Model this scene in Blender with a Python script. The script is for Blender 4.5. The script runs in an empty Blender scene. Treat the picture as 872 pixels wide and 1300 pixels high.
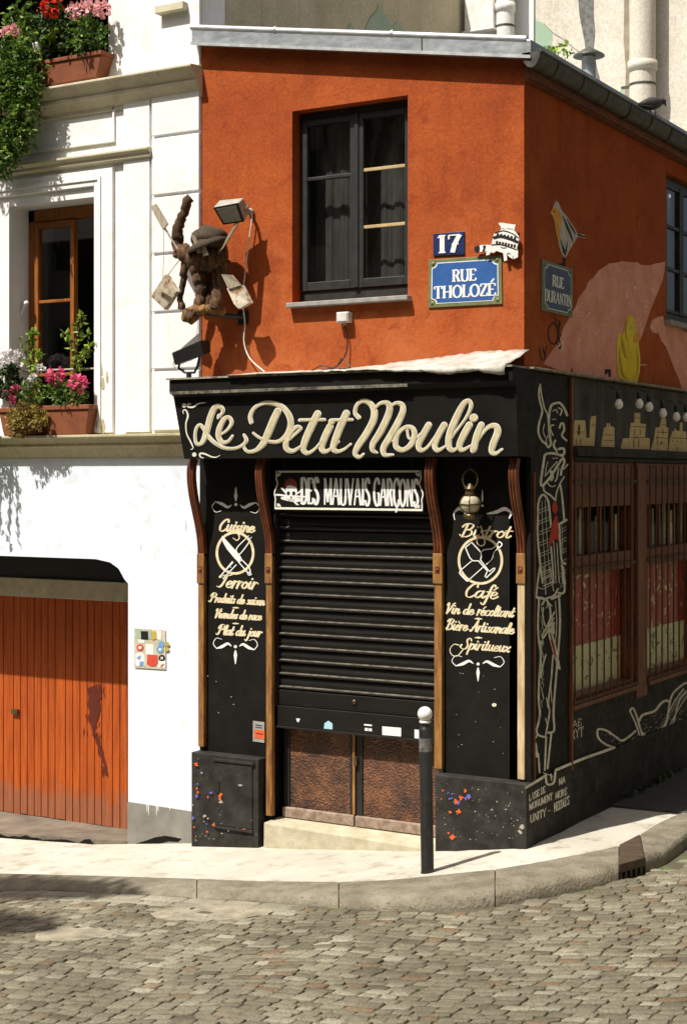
import bpy, bmesh, math, random
from mathutils import Vector, Matrix
from mathutils.geometry import tessellate_polygon
V = Vector
PI = math.pi
rng = random.Random(7)
col = bpy.context.scene.collection

# ------------------------------------------------------------------ survey of the place
# X runs along the bistro front to the right, Y away into the block, Z up; the origin is
# the pavement at the corner of the coral building.  The camera stands across the street.
CU, HZ, FO = 436.0, 605.0, 1985.0
CAM = V((4.81, -10.75, 2.72))
RT = V((0.86, 0.5103, 0.0)); FW = V((-0.5103, 0.86, 0.0)); UP = V((0, 0, 1))

def ray(u, v):
    return FW + RT * ((u - CU) / FO) + UP * ((HZ - v) / FO)
def F(u, v, Y=0.0):
    d = ray(u, v); return CAM + d * ((Y - CAM.y) / d.y)
def S(u, v, X=0.0):
    d = ray(u, v); return CAM + d * ((X - CAM.x) / d.x)
def PL(u, v, p, n):
    d = ray(u, v); return CAM + d * ((p - CAM).dot(n) / d.dot(n))

_GZ = [(-40, -2.4), (-12, -.95), (-5.25, -.60), (-3.75, -.50), (-3.06, -.385), (-2.33, -.305), (-.63, -.135), (0, -.03), (1.5, .06), (6, .25), (40, 1.2)]
def gz(x):
    for (a, za), (b, zb) in zip(_GZ, _GZ[1:]):
        if x <= b:
            t = (x - a) / (b - a); return za + (zb - za) * t
    return _GZ[-1][1]
def lerp(a, b, t): return a + (b - a) * t
def clamp(t, a=0., b=1.): return max(a, min(b, t))
def kh(x):
    K = [(-9, .010), (-3.9, .010), (-2.2, .020), (-1, .046), (0, .075), (.8, .10), (9, .11)]
    for (a, za), (b, zb) in zip(K, K[1:]):
        if x <= b: return lerp(za, zb, clamp((x - a) / (b - a)))
    return .11
def rz(x): return gz(x) - kh(x)
def G(u, v, fn=gz):
    d = ray(u, v); x = 0
    p = None
    for _ in range(30):
        t = (fn(x) - CAM.z) / d.z; p = CAM + d * t; x = x * .4 + p.x * .6
    return p

# ------------------------------------------------------------------ mesh building
class MB:
    def __init__(s): s.v = []; s.f = []; s.m = []; s.sm = []; s.cm = 0; s.cols = None
    def add(s, vs, fs, smooth=False):
        o = len(s.v); s.v += [V(p) for p in vs]
        for f in fs:
            s.f.append(tuple(i + o for i in f)); s.m.append(s.cm); s.sm.append(smooth)
        return s
    def mat(s, i): s.cm = i; return s
    def box(s, x0, x1, y0, y1, z0, z1):
        a = [(x, y, z) for z in (z0, z1) for y in (y0, y1) for x in (x0, x1)]
        return s.add(a, [(0, 2, 3, 1), (4, 5, 7, 6), (0, 1, 5, 4), (2, 6, 7, 3), (0, 4, 6, 2), (1, 3, 7, 5)])
    def hexa(s, b, t):                       # bottom 4, top 4 points (same winding)
        return s.add(list(b) + list(t), [(3, 2, 1, 0), (4, 5, 6, 7), (0, 1, 5, 4), (1, 2, 6, 5), (2, 3, 7, 6), (3, 0, 4, 7)])
    def prism(s, pts, d):                    # planar polygon pushed along d
        n = len(pts); d = V(d); a = [V(p) for p in pts]
        tris = tessellate_polygon([a])
        vs = a + [p + d for p in a]
        fs = [tuple(t) for t in tris] + [tuple(i + n for i in reversed(t)) for t in tris]
        fs += [(i, (i + 1) % n, (i + 1) % n + n, i + n) for i in range(n)]
        return s.add(vs, fs)
    def tube(s, pts, r, n=8, smooth=True, caps=True):
        pts = [V(p) for p in pts]; k = len(pts)
        if k < 2: return s
        rs = r if isinstance(r, (list, tuple)) else [r] * k
        vs = []; prev = None
        for i, p in enumerate(pts):
            t = (pts[min(i + 1, k - 1)] - pts[max(i - 1, 0)])
            if t.length < 1e-9: t = V((0, 0, 1))
            t.normalize()
            if prev is None:
                a = V((0, 0, 1)) if abs(t.z) < .9 else V((1, 0, 0))
                prev = t.cross(a).normalized()
            prev = (prev - t * prev.dot(t)).normalized()
            b = t.cross(prev)
            for j in range(n):
                an = 2 * PI * j / n
                vs.append(p + (prev * math.cos(an) + b * math.sin(an)) * rs[i])
        fs = []
        for i in range(k - 1):
            for j in range(n):
                fs.append((i * n + j, i * n + (j + 1) % n, (i + 1) * n + (j + 1) % n, (i + 1) * n + j))
        s.add(vs, fs, smooth)
        if caps:
            s.add(vs[:n], [tuple(reversed(range(n)))]); s.add(vs[-n:], [tuple(range(n))])
        return s
    def lathe(s, prof, c, n=20, axis=(0, 0, 1), smooth=True):    # prof: (radius, height along axis)
        ax = V(axis).normalized(); a = V((1, 0, 0)) if abs(ax.x) < .9 else V((0, 1, 0))
        e1 = ax.cross(a).normalized(); e2 = ax.cross(e1); c = V(c)
        vs = []
        for (r, h) in prof:
            for j in range(n):
                t = 2 * PI * j / n
                vs.append(c + ax * h + (e1 * math.cos(t) + e2 * math.sin(t)) * max(r, 1e-4))
        fs = []
        for i in range(len(prof) - 1):
            for j in range(n):
                fs.append((i * n + j, i * n + (j + 1) % n, (i + 1) * n + (j + 1) % n, (i + 1) * n + j))
        s.add(vs, fs, smooth)
        return s.add(vs[:n], [tuple(reversed(range(n)))]).add(vs[-n:], [tuple(range(n))])
    def ball(s, c, r, sx=1, sy=1, sz=1, n=14, m=9):
        c = V(c); vs = []; fs = []
        for i in range(m + 1):
            a = PI * i / m
            for j in range(n):
                t = 2 * PI * j / n
                vs.append(c + V((math.sin(a) * math.cos(t) * r * sx, math.sin(a) * math.sin(t) * r * sy, math.cos(a) * r * sz)))
        for i in range(m):
            for j in range(n):
                fs.append((i * n + j, (i + 1) * n + j, (i + 1) * n + (j + 1) % n, i * n + (j + 1) % n))
        return s.add(vs, fs, True)
    def wall(s, outer, holes, fn, depth, back):
        """outer / holes: lists of (a, z); fn(a, z, d) -> point, d = distance behind the face."""
        polys = [[V((a, z, 0)) for a, z in outer]] + [[V((a, z, 0)) for a, z in h] for h in holes]
        flat = [p for q in polys for p in q]
        tris = tessellate_polygon(polys)
        s.add([fn(p.x, p.y, 0) for p in flat], [tuple(t) for t in tris])
        s.add([fn(p.x, p.y, back) for p in flat], [tuple(t) for t in tris])
        for q, dd in [(polys[0], back)] + [(h, depth) for h in polys[1:]]:
            n = len(q)
            s.add([fn(p.x, p.y, 0) for p in q] + [fn(p.x, p.y, dd) for p in q], [(i, (i + 1) % n, (i + 1) % n + n, i + n) for i in range(n)])
        return s
    def build(s, name, mats, parent=None, origin=None, bevel=0, label=None, fix=True, seg=2):
        if not isinstance(mats, (list, tuple)): mats = [mats]
        me = bpy.data.meshes.new(name)
        if parent is not None:
            o0 = V((0, 0, 0)); q = parent
            while q is not None: o0 = o0 + V(q['org']); q = q.parent
        elif origin is not None: o0 = V(origin)
        elif s.v:
            xs = [p.x for p in s.v]; ys = [p.y for p in s.v]; zs = [p.z for p in s.v]
            o0 = V(((min(xs) + max(xs)) / 2, (min(ys) + max(ys)) / 2, min(zs)))
        else: o0 = V((0, 0, 0))
        me.from_pydata([tuple(p - o0) for p in s.v], [], s.f)
        me.polygons.foreach_set('material_index', s.m)
        me.polygons.foreach_set('use_smooth', s.sm)
        if s.cols is not None:
            at = me.attributes.new('tint', 'FLOAT', 'POINT'); at.data.foreach_set('value', s.cols)
        for m in mats: me.materials.append(m)
        if fix:
            bm = bmesh.new(); bm.from_mesh(me); bmesh.ops.recalc_face_normals(bm, faces=bm.faces); bm.to_mesh(me); bm.free()
        me.update()
        o = bpy.data.objects.new(name, me); col.objects.link(o)
        if parent is not None: o.parent = parent; o['org'] = (0., 0., 0.)
        else: o.location = o0; o['org'] = tuple(o0)
        if label: o['label'] = label
        if bevel:
            b = o.modifiers.new('edge', 'BEVEL'); b.width = bevel; b.segments = seg; b.limit_method = 'ANGLE'; b.angle_limit = math.radians(40)
        return o

def thing(name, label, cat, loc, group=None):
    o = bpy.data.objects.new(name, None); col.objects.link(o); o.location = loc; o['org'] = tuple(loc)
    o.empty_display_size = .1
    o['label'] = label; o['category'] = cat
    if group: o['group'] = group
    return o
def tag(o, label, cat, group=None):
    o['label'] = label; o['category'] = cat
    if group: o['group'] = group
    return o
def struct(o, kind='structure', label=None, cat=None):
    o['kind'] = kind
    if label: o['label'] = label
    if cat: o['category'] = cat
    return o

# ------------------------------------------------------------------ painted strokes and lettering
def smooth(pts, n=6, closed=False):
    k = len(pts)
    if k < 3:
        a, b = pts[0], pts[-1]
        return [(lerp(a[0], b[0], i / 4), lerp(a[1], b[1], i / 4)) for i in range(5)]
    out = []
    R = range(k if closed else k - 1)
    for i in R:
        if closed: p0, p1, p2, p3 = pts[i - 1], pts[i], pts[(i + 1) % k], pts[(i + 2) % k]
        else: p0, p1, p2, p3 = pts[max(i - 1, 0)], pts[i], pts[i + 1], pts[min(i + 2, k - 1)]
        for j in range(n):
            t = j / n; t2 = t * t; t3 = t2 * t
            out.append(tuple(.5 * (2 * p1[c] + (p2[c] - p0[c]) * t + (2 * p0[c] - 5 * p1[c] + 4 * p2[c] - p3[c]) * t2 + (3 * p1[c] - p0[c] - 3 * p2[c] + p3[c]) * t3) for c in (0, 1)))
    out.append(tuple(pts[0]) if closed else tuple(pts[-1]))
    return out
class Brush:
    """Paints strokes on a surface: fn(u, v, lift) -> point; every stroke gets a hair more lift than the last."""
    def __init__(s, fn, mb=None, lift=.002): s.fn = fn; s.mb = mb or MB(); s.b = s.l = lift; s.k = 0
    def step(s, d=None):
        if d is None: s.k = (s.k + 1) % 7; s.l = s.b + s.k * .00022; return s.l      # neighbours never share a level
        s.l += d; return s.l
    def stroke(s, pts, w, cal=None, closed=False, sm=True, n=6, taper=0, caps=True):
        P = smooth(pts, n, closed) if sm else [tuple(p) for p in pts] + ([tuple(pts[0])] if closed else [])
        if not sm:
            Q = []
            for a, b in zip(P, P[1:]): Q.append(a)
            Q.append(P[-1]); P = Q
        k = len(P); L = []; 
        for i in range(k):
            a = P[max(i - 1, 0)]; b = P[min(i + 1, k - 1)]
            dx, dy = b[0] - a[0], b[1] - a[1]; l = math.hypot(dx, dy) or 1e-6
            dx /= l; dy /= l
            ww = w
            if isinstance(w, (list, tuple)):
                t = i / (k - 1) * (len(w) - 1); j = min(int(t), len(w) - 2); ww = lerp(w[j], w[j + 1], t - j)
            if cal:                       # broad nib: cal = (thin, dirx, diry)
                c = abs(dx * cal[1] + dy * cal[2]); ww = ww * lerp(cal[0], 1, c ** 1.5)
            if taper:
                e = min(i, k - 1 - i) / max(1, (k - 1) * taper); ww *= lerp(.15, 1, clamp(e))
            L.append((P[i][0] - dy * ww / 2, P[i][1] + dx * ww / 2, P[i][0] + dy * ww / 2, P[i][1] - dx * ww / 2, ww))
        vs = []; fs = []
        for i, q in enumerate(L):
            h = s.step(.000003)
            vs.append(s.fn(q[0], q[1], h)); vs.append(s.fn(q[2], q[3], h))
            if i: fs.append((2 * i - 2, 2 * i - 1, 2 * i + 1, 2 * i))
        s.mb.add(vs, fs)
        if caps and not closed and not taper:
            for i in (0, k - 1):
                if L[i][4] > 0: s.disc(P[i][0], P[i][1], L[i][4] / 2, n=10)
        s.step()
    def disc(s, u, v, r, ry=None, n=16, rot=0):
        h = s.step(); ry = ry or r; c, d = math.cos(rot), math.sin(rot)
        pts = [(r * math.cos(2 * PI * i / n), ry * math.sin(2 * PI * i / n)) for i in range(n)]
        s.mb.add([s.fn(u + a * c - b * d, v + a * d + b * c, h) for a, b in pts], [tuple(range(n))])
        s.step()
    def poly(s, pts, lift=None):
        h = lift or s.step()
        q = [V((a, b, 0)) for a, b in pts]
        s.mb.add([s.fn(a, b, h) for a, b in pts], [tuple(t) for t in tessellate_polygon([q])])
        s.step()
    def build(s, name, mat, parent=None, label=None):
        # painted faces look towards the street
        return s.mb.build(name, mat, parent, label=label, fix=False)

SCR = {  # cursive hand, x-height 1: (advance, strokes, dots)
 'a': (.86, [[(.62,.85),(.4,1),(.12,.75),(.05,.3),(.2,0),(.45,.2),(.62,.65),(.66,.98)], [(.66,.98),(.6,.3),(.72,0),(.95,.3)]]),
 'c': (.64, [[(.6,.8),(.4,1),(.12,.75),(.05,.3),(.22,0),(.5,.1),(.7,.35)]]),
 'd': (.86, [[(.62,.85),(.4,1),(.12,.75),(.05,.3),(.2,0),(.45,.2),(.62,.65)], [(.68,2),(.6,.3),(.72,0),(.95,.3)]]),
 'e': (.64, [[(.08,.4),(.4,.55),(.52,.82),(.35,1),(.12,.75),(.05,.3),(.22,0),(.48,.1),(.7,.35)]]),
 'f': (.5, [[(.72,1.75),(.6,2),(.42,1.7),(.3,.5),(.2,-.6),(.05,-.95),(-.15,-.7)], [(.05,.95),(.65,.95)]]),
 'i': (.42, [[(.15,1),(.1,.3),(.22,0),(.47,.3)]], [(.22,1.5)]),
 'j': (.42, [[(.2,1),(.12,-.5),(-.05,-.95),(-.3,-.7)]], [(.25,1.5)]),
 'l': (.4, [[(.05,.3),(.32,1.4),(.32,1.95),(.18,1.9),(.08,1),(.08,.2),(.22,0),(.45,.3)]]),
 'n': (.76, [[(.1,1),(.05,0)], [(.06,.3),(.25,.85),(.45,1),(.55,.8),(.5,.25),(.6,0),(.82,.3)]]),
 'o': (.68, [[(.35,1),(.1,.75),(.05,.3),(.25,0),(.5,.25),(.55,.75),(.35,1),(.45,.75),(.75,.8)]]),
 'p': (.72, [[(.14,1.05),(0,-.9)], [(.08,.3),(.25,.85),(.5,1),(.62,.6),(.5,.1),(.25,0),(.08,.2)]]),
 'r': (.52, [[(.1,1),(.05,0)], [(.06,.3),(.2,.85),(.38,1.02),(.55,.85)]]),
 's': (.54, [[(.52,.85),(.34,1),(.18,.8),(.35,.5),(.42,.2),(.2,0),(.0,.15)]]),
 't': (.44, [[(.22,1.65),(.1,.3),(.22,0),(.47,.3)], [(-.08,1.05),(.5,1.05)]]),
 'u': (.78, [[(.1,1),(.06,.3),(.2,0),(.42,.3),(.55,1)], [(.55,1),(.5,.3),(.62,0),(.82,.3)]]),
 'x': (.66, [[(-.02,.85),(.15,1),(.3,.5),(.45,0),(.65,.15)], [(.62,.95),(.3,.5),(.0,.05)]]),
 'y': (.7, [[(.1,1),(.06,.3),(.2,0),(.42,.3),(.55,1)], [(.55,1),(.45,-.4),(.25,-.95),(-.05,-.7)]]),
 'A': (1.0, [[(-.1,.2),(.05,0),(.4,.9),(.72,2)], [(.72,2),(.72,1),(.8,0),(1,.15)], [(.1,.75),(.95,.8)]]),
 'B': (.95, [[(.32,1.9),(.15,0)], [(-.05,1.5),(.15,1.9),(.5,2),(.78,1.75),(.65,1.2),(.35,1.05),(.72,.95),(.82,.4),(.5,0),(.1,.05),(-.1,.3)]]),
 'C': (.92, [[(.92,1.55),(.8,2),(.4,1.75),(.08,.9),(.2,.1),(.55,0),(.92,.4)]]),
 'P': (1.08, [[(.32,1.72),(.16,.3),(-.05,0),(-.28,.2)], [(-.1,1.3),(.08,1.85),(.5,2.08),(.92,1.78),(.86,1.3),(.58,1.02),(.3,1.08)]]),
 'S': (.85, [[(.9,1.6),(.7,2),(.38,1.75),(.45,1.2),(.62,.7),(.5,.1),(.1,0),(-.25,.3),(-.2,.7)]]),
 'T': (.82, [[(-.15,1.5),(.1,1.9),(.55,1.78),(1.1,2)], [(.6,1.8),(.42,.6),(.15,0),(-.15,.1)]]),
 'V': (.85, [[(-.05,1.6),(.15,2),(.2,1),(.22,0)], [(.22,0),(.6,1),(.8,1.8),(1,2)]]),
 ' ': (.55, []),
}
def script(br, text, u0, v0, u1, v1, xh, w, shear=.32, asc=None):
    """One written line from baseline start (u0, v0) to baseline end (u1, v1), x-height and nib in the same units."""
    acc = {'é': 'e', 'è': 'e'}
    tot = sum(SCR[acc.get(c, c)][0] for c in text)
    L = math.hypot(u1 - u0, v1 - v0); ex = ((u1 - u0) / tot, (v1 - v0) / tot); x = 0
    cal = (.34, -.35, .94)
    for c in text:
        b = acc.get(c, c); g = SCR[b]
        def T(p, x=x):
            yy = p[1] if p[1] <= 1 or asc is None else 1 + (p[1] - 1) * asc
            hx = p[0] + x
            return (u0 + ex[0] * hx + yy * xh * shear, v0 + ex[1] * hx - yy * xh)
        for st in g[1]: br.stroke([T(p) for p in st], w, cal, n=5)
        for d in (g[2] if len(g) > 2 else []): q = T(d); br.disc(q[0], q[1], w * .5)
        if c in 'éè':
            s_ = 1 if c == 'é' else -1
            br.stroke([T((.3 - .14 * s_, 1.25)), T((.3 + .14 * s_, 1.65))], w * .6)
        x += g[0]
# upright capitals, cell 1 x 1 (x right, y up).  'v' thick strokes, 'h' thin ones; s marks ends that carry a serif
CAP = {
 'A': (.82, [('h', [(.05,0),(.4,1)], '0'), ('v', [(.4,1),(.77,0)], '1'), ('h', [(.16,.33),(.64,.33)], '')]),
 'C': (.74, [('c', [(.7,.75),(.58,.97),(.38,1),(.14,.8),(.08,.5),(.14,.2),(.38,0),(.6,.04),(.7,.25)], '')]),
 'D': (.78, [('v', [(.14,0),(.14,1)], '01'), ('c', [(.14,.98),(.4,.98),(.66,.78),(.7,.5),(.66,.22),(.4,.02),(.14,.02)], '')]),
 'E': (.68, [('v', [(.14,0),(.14,1)], '01'), ('h', [(.14,.97),(.6,.97)], ''), ('h', [(.14,.51),(.5,.51)], ''), ('h', [(.14,.03),(.62,.03)], ''), ('h', [(.6,.97),(.6,.78)], ''), ('h', [(.62,.03),(.62,.24)], '')]),
 'F': (.62, [('v', [(.14,0),(.14,1)], '01'), ('h', [(.14,.97),(.6,.97)], ''), ('h', [(.14,.51),(.5,.51)], '')]),
 'G': (.78, [('c', [(.7,.78),(.58,.97),(.38,1),(.14,.8),(.08,.5),(.14,.2),(.38,0),(.6,.06),(.68,.2)], ''), ('v', [(.66,0),(.66,.45)], ''), ('h', [(.44,.46),(.7,.46)], '')]),
 'H': (.86, [('v', [(.16,0),(.16,1)], '01'), ('v', [(.7,0),(.7,1)], '01'), ('h', [(.16,.5),(.7,.5)], '')]),
 'I': (.36, [('v', [(.18,0),(.18,1)], '01')]),
 'L': (.64, [('v', [(.14,0),(.14,1)], '01'), ('h', [(.14,.03),(.58,.03)], ''), ('h', [(.58,.03),(.58,.26)], '')]),
 'M': (.98, [('h', [(.12,0),(.14,1)], '0'), ('v', [(.14,1),(.48,.1)], ''), ('h', [(.48,.1),(.82,1)], ''), ('v', [(.82,1),(.84,0)], '1')]),
 'N': (.84, [('h', [(.14,0),(.14,1)], '0'), ('v', [(.14,1),(.7,0)], ''), ('h', [(.7,0),(.7,1)], '1')]),
 'O': (.84, [('c', [(.42,1),(.16,.82),(.08,.5),(.16,.18),(.42,0),(.68,.18),(.76,.5),(.68,.82),(.42,1)], '')]),
 'P': (.7, [('v', [(.14,0),(.14,1)], '01'), ('c', [(.14,.98),(.45,.98),(.62,.75),(.45,.48),(.14,.48)], '')]),
 'R': (.78, [('v', [(.14,0),(.14,1)], '01'), ('c', [(.14,.98),(.42,.98),(.6,.76),(.42,.52),(.14,.52)], ''), ('v', [(.4,.52),(.66,0)], '1')]),
 'S': (.64, [('c', [(.54,.8),(.44,.98),(.26,.98),(.1,.78),(.2,.58),(.42,.44),(.54,.24),(.4,.02),(.2,.02),(.08,.2)], '')]),
 'T': (.72, [('v', [(.36,0),(.36,1)], '0'), ('h', [(.04,.97),(.68,.97)], ''), ('h', [(.05,.97),(.05,.76)], ''), ('h', [(.67,.97),(.67,.76)], '')]),
 'U': (.82, [('v', [(.14,1),(.14,.3)], '0'), ('c', [(.14,.35),(.2,.08),(.4,0),(.62,.08),(.68,.35)], ''), ('h', [(.68,.3),(.68,1)], '1')]),
 'V': (.78, [('v', [(.05,1),(.38,0)], '0'), ('h', [(.38,0),(.72,1)], '1')]),
 'Y': (.74, [('v', [(.05,1),(.36,.48)], '0'), ('h', [(.36,.48),(.68,1)], '1'), ('v', [(.36,.48),(.36,0)], '1')]),
 'Z': (.68, [('h', [(.1,.97),(.6,.97)], ''), ('v', [(.6,.97),(.08,.03)], ''), ('h', [(.08,.03),(.62,.03)], ''), ('h', [(.1,.97),(.1,.76)], ''), ('h', [(.62,.03),(.62,.26)], '')]),
 '1': (.5, [('v', [(.26,0),(.26,1)], '01'), ('h', [(.06,.86),(.26,1)], '')]),
 '7': (.62, [('h', [(.06,.96),(.58,.96)], ''), ('h', [(.07,.96),(.07,.74)], ''), ('v', [(.57,.96),(.36,.5),(.24,0)], '1')]),
 '-': (.5, [('h', [(.1,.45),(.4,.45)], '')]),
 ' ': (.4, []),
}
def capitals(br, text, u0, v0, u1, v1, h, wv, wh, serif=0, jit=0, up0=0, r=None):
    """Capitals from baseline start to baseline end, h tall (same units); wv / wh thick and thin stroke widths."""
    base = {'É': 'E', 'Ç': 'C'}
    tot = sum(CAP[base.get(c, c)][0] for c in text); x = 0
    ex = ((u1 - u0) / tot, (v1 - v0) / tot)
    R_ = r or rng
    for c in text:
        g = CAP[base.get(c, c)]
        jx = jit * (R_.random() - .5); jy = jit * (R_.random() - .5); js = 1 + jit * .02 * (R_.random() - .5)
        def T(p, x=x):
            return (u0 + ex[0] * (p[0] + x) + jx, v0 + ex[1] * (p[0] + x) - p[1] * h * js + jy)
        for kind, pts, ends in g[1]:
            w = {'v': wv, 'h': wh, 'c': wv}[kind]
            P = [T(p) for p in pts]
            br.stroke(P, w, (wh / wv, 0, 1) if kind == 'c' else None, sm=len(P) > 2, caps=jit > 0)
            if serif:
                for e in ends:
                    q = P[int(e)] if int(e) < len(P) else P[-1]
                    y = pts[int(e)][1] if int(e) < len(pts) else pts[-1][1]
                    dy = -1 if y < .5 else 1
                    k = serif; lx = ex[0] / (abs(ex[0]) or 1)
                    sl = ex[1] / (ex[0] or 1)
                    br.stroke([(q[0] - k, q[1] - k * sl + dy * wh * .4), (q[0] + k, q[1] + k * sl + dy * wh * .4)], wh, sm=False, caps=False)
        if c == 'É': br.stroke([T((.3, 1.1)), T((.5, 1.32))], wh * 1.3, sm=False)
        if c == 'Ç': br.stroke([T((.4, 0)), T((.48, -.12)), T((.36, -.2))], wh)
        x += g[0]
# ------------------------------------------------------------------ materials
def newmat(name):
    m = bpy.data.materials.new(name); m.use_nodes = True
    nt = m.node_tree; nt.nodes.clear()
    out = nt.nodes.new('ShaderNodeOutputMaterial'); b = nt.nodes.new('ShaderNodeBsdfPrincipled')
    nt.links.new(b.outputs[0], out.inputs[0])
    return m, nt, b
def noise(nt, scale, detail=4, rough=.6, co=None, dist=0, stretch=None):
    n = nt.nodes.new('ShaderNodeTexNoise'); n.inputs['Scale'].default_value = scale; n.inputs['Detail'].default_value = detail
    n.inputs['Roughness'].default_value = rough; n.inputs['Distortion'].default_value = dist
    if co is None:
        g = nt.nodes.new('ShaderNodeNewGeometry'); co = g.outputs['Position']
    if stretch:
        mp = nt.nodes.new('ShaderNodeMapping'); mp.inputs['Scale'].default_value = stretch
        nt.links.new(co, mp.inputs['Vector']); co = mp.outputs[0]
    nt.links.new(co, n.inputs['Vector']); return n.outputs['Fac']
def ramp(nt, fac, stops, interp='LINEAR'):
    r = nt.nodes.new('ShaderNodeValToRGB'); cr = r.color_ramp; cr.interpolation = interp
    while len(cr.elements) > len(stops): cr.elements.remove(cr.elements[-1])
    while len(cr.elements) < len(stops): cr.elements.new(1)
    for e, (p, c) in zip(cr.elements, stops):
        e.position = p; e.color = (*c, 1) if len(c) == 3 else c
    nt.links.new(fac, r.inputs[0]); return r.outputs[0]
def mix(nt, a, b, fac, mode='MIX'):
    m = nt.nodes.new('ShaderNodeMix'); m.data_type = 'RGBA'; m.blend_type = mode
    for s, val in ((0, fac), (6, a), (7, b)):
        if isinstance(val, (int, float)): m.inputs[s].default_value = val
        elif isinstance(val, tuple): m.inputs[s].default_value = (*val[:3], 1)
        else: nt.links.new(val, m.inputs[s])
    return m.outputs[2]
def bump(nt, b, h, strength=.3, dist=.01):
    n = nt.nodes.new('ShaderNodeBump'); n.inputs['Strength'].default_value = strength; n.inputs['Distance'].default_value = dist
    nt.links.new(h, n.inputs['Height']); nt.links.new(n.outputs[0], b.inputs['Normal'])
def math_(nt, op, a, b=None):
    n = nt.nodes.new('ShaderNodeMath'); n.operation = op
    for i, v in enumerate((a, b)):
        if v is None: continue
        if isinstance(v, (int, float)): n.inputs[i].default_value = v
        else: nt.links.new(v, n.inputs[i])
    return n.outputs[0]
def M(name, c, c2=None, scale=6, rough=.7, bs=0, bscale=60, bdist=.004, metal=0, spec=.4, speck=None, speck_scale=30, speck_t=.68, stretch=None, contrast=(.35, .68), detail=5):
    """Base colour c drifting to c2 with a cloudy noise, optional flecks of wear, optional fine relief."""
    m, nt, b = newmat(name)
    c2 = c2 or tuple(x * .8 for x in c)
    cc = ramp(nt, noise(nt, scale, detail, .62, stretch=stretch), [(contrast[0], c2), (contrast[1], c)])
    if speck:
        f = ramp(nt, noise(nt, speck_scale, 6, .7, dist=.4), [(speck_t, (0, 0, 0)), (speck_t + .03, (1, 1, 1))])
        cc = mix(nt, cc, speck, f)
    nt.links.new(cc, b.inputs['Base Color'])
    rr = ramp(nt, noise(nt, scale * 2.3, 3), [(.3, (rough * .8,) * 3), (.7, (min(1, rough * 1.15),) * 3)])
    nt.links.new(rr, b.inputs['Roughness'])
    b.inputs['Metallic'].default_value = metal; b.inputs['Specular IOR Level'].default_value = spec
    if bs: bump(nt, b, noise(nt, bscale, 6, .65), bs, bdist)
    return m
def flat(name, c, rough=.6, spec=.3, metal=0):
    return M(name, c, tuple(x * .88 for x in c), 14, rough, metal=metal, spec=spec)
def glass(name, tint=(1, 1, 1), ior=1.5, rough=.02):
    m, nt, b = newmat(name); out = nt.nodes['Material Output']
    t = nt.nodes.new('ShaderNodeBsdfTransparent'); t.inputs[0].default_value = (*tint, 1)
    g = nt.nodes.new('ShaderNodeBsdfGlossy'); g.inputs['Roughness'].default_value = rough
    lw = nt.nodes.new('ShaderNodeLayerWeight'); fr = math_(nt, 'ADD', math_(nt, 'MULTIPLY', math_(nt, 'POWER', lw.outputs['Facing'], 4.5), .8 * (ior - 1) * 2), .06 * (ior - 1))
    s = nt.nodes.new('ShaderNodeMixShader')
    nt.links.new(fr, s.inputs[0]); nt.links.new(t.outputs[0], s.inputs[1]); nt.links.new(g.outputs[0], s.inputs[2])
    # a faint waviness of old panes
    bp = nt.nodes.new('ShaderNodeBump'); bp.inputs['Strength'].default_value = .06; bp.inputs['Distance'].default_value = .02
    nt.links.new(noise(nt, 3, 2), bp.inputs['Height']); nt.links.new(bp.outputs[0], g.inputs['Normal'])
    nt.links.new(s.outputs[0], out.inputs[0]); nt.nodes.remove(b)
    return m

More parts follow.
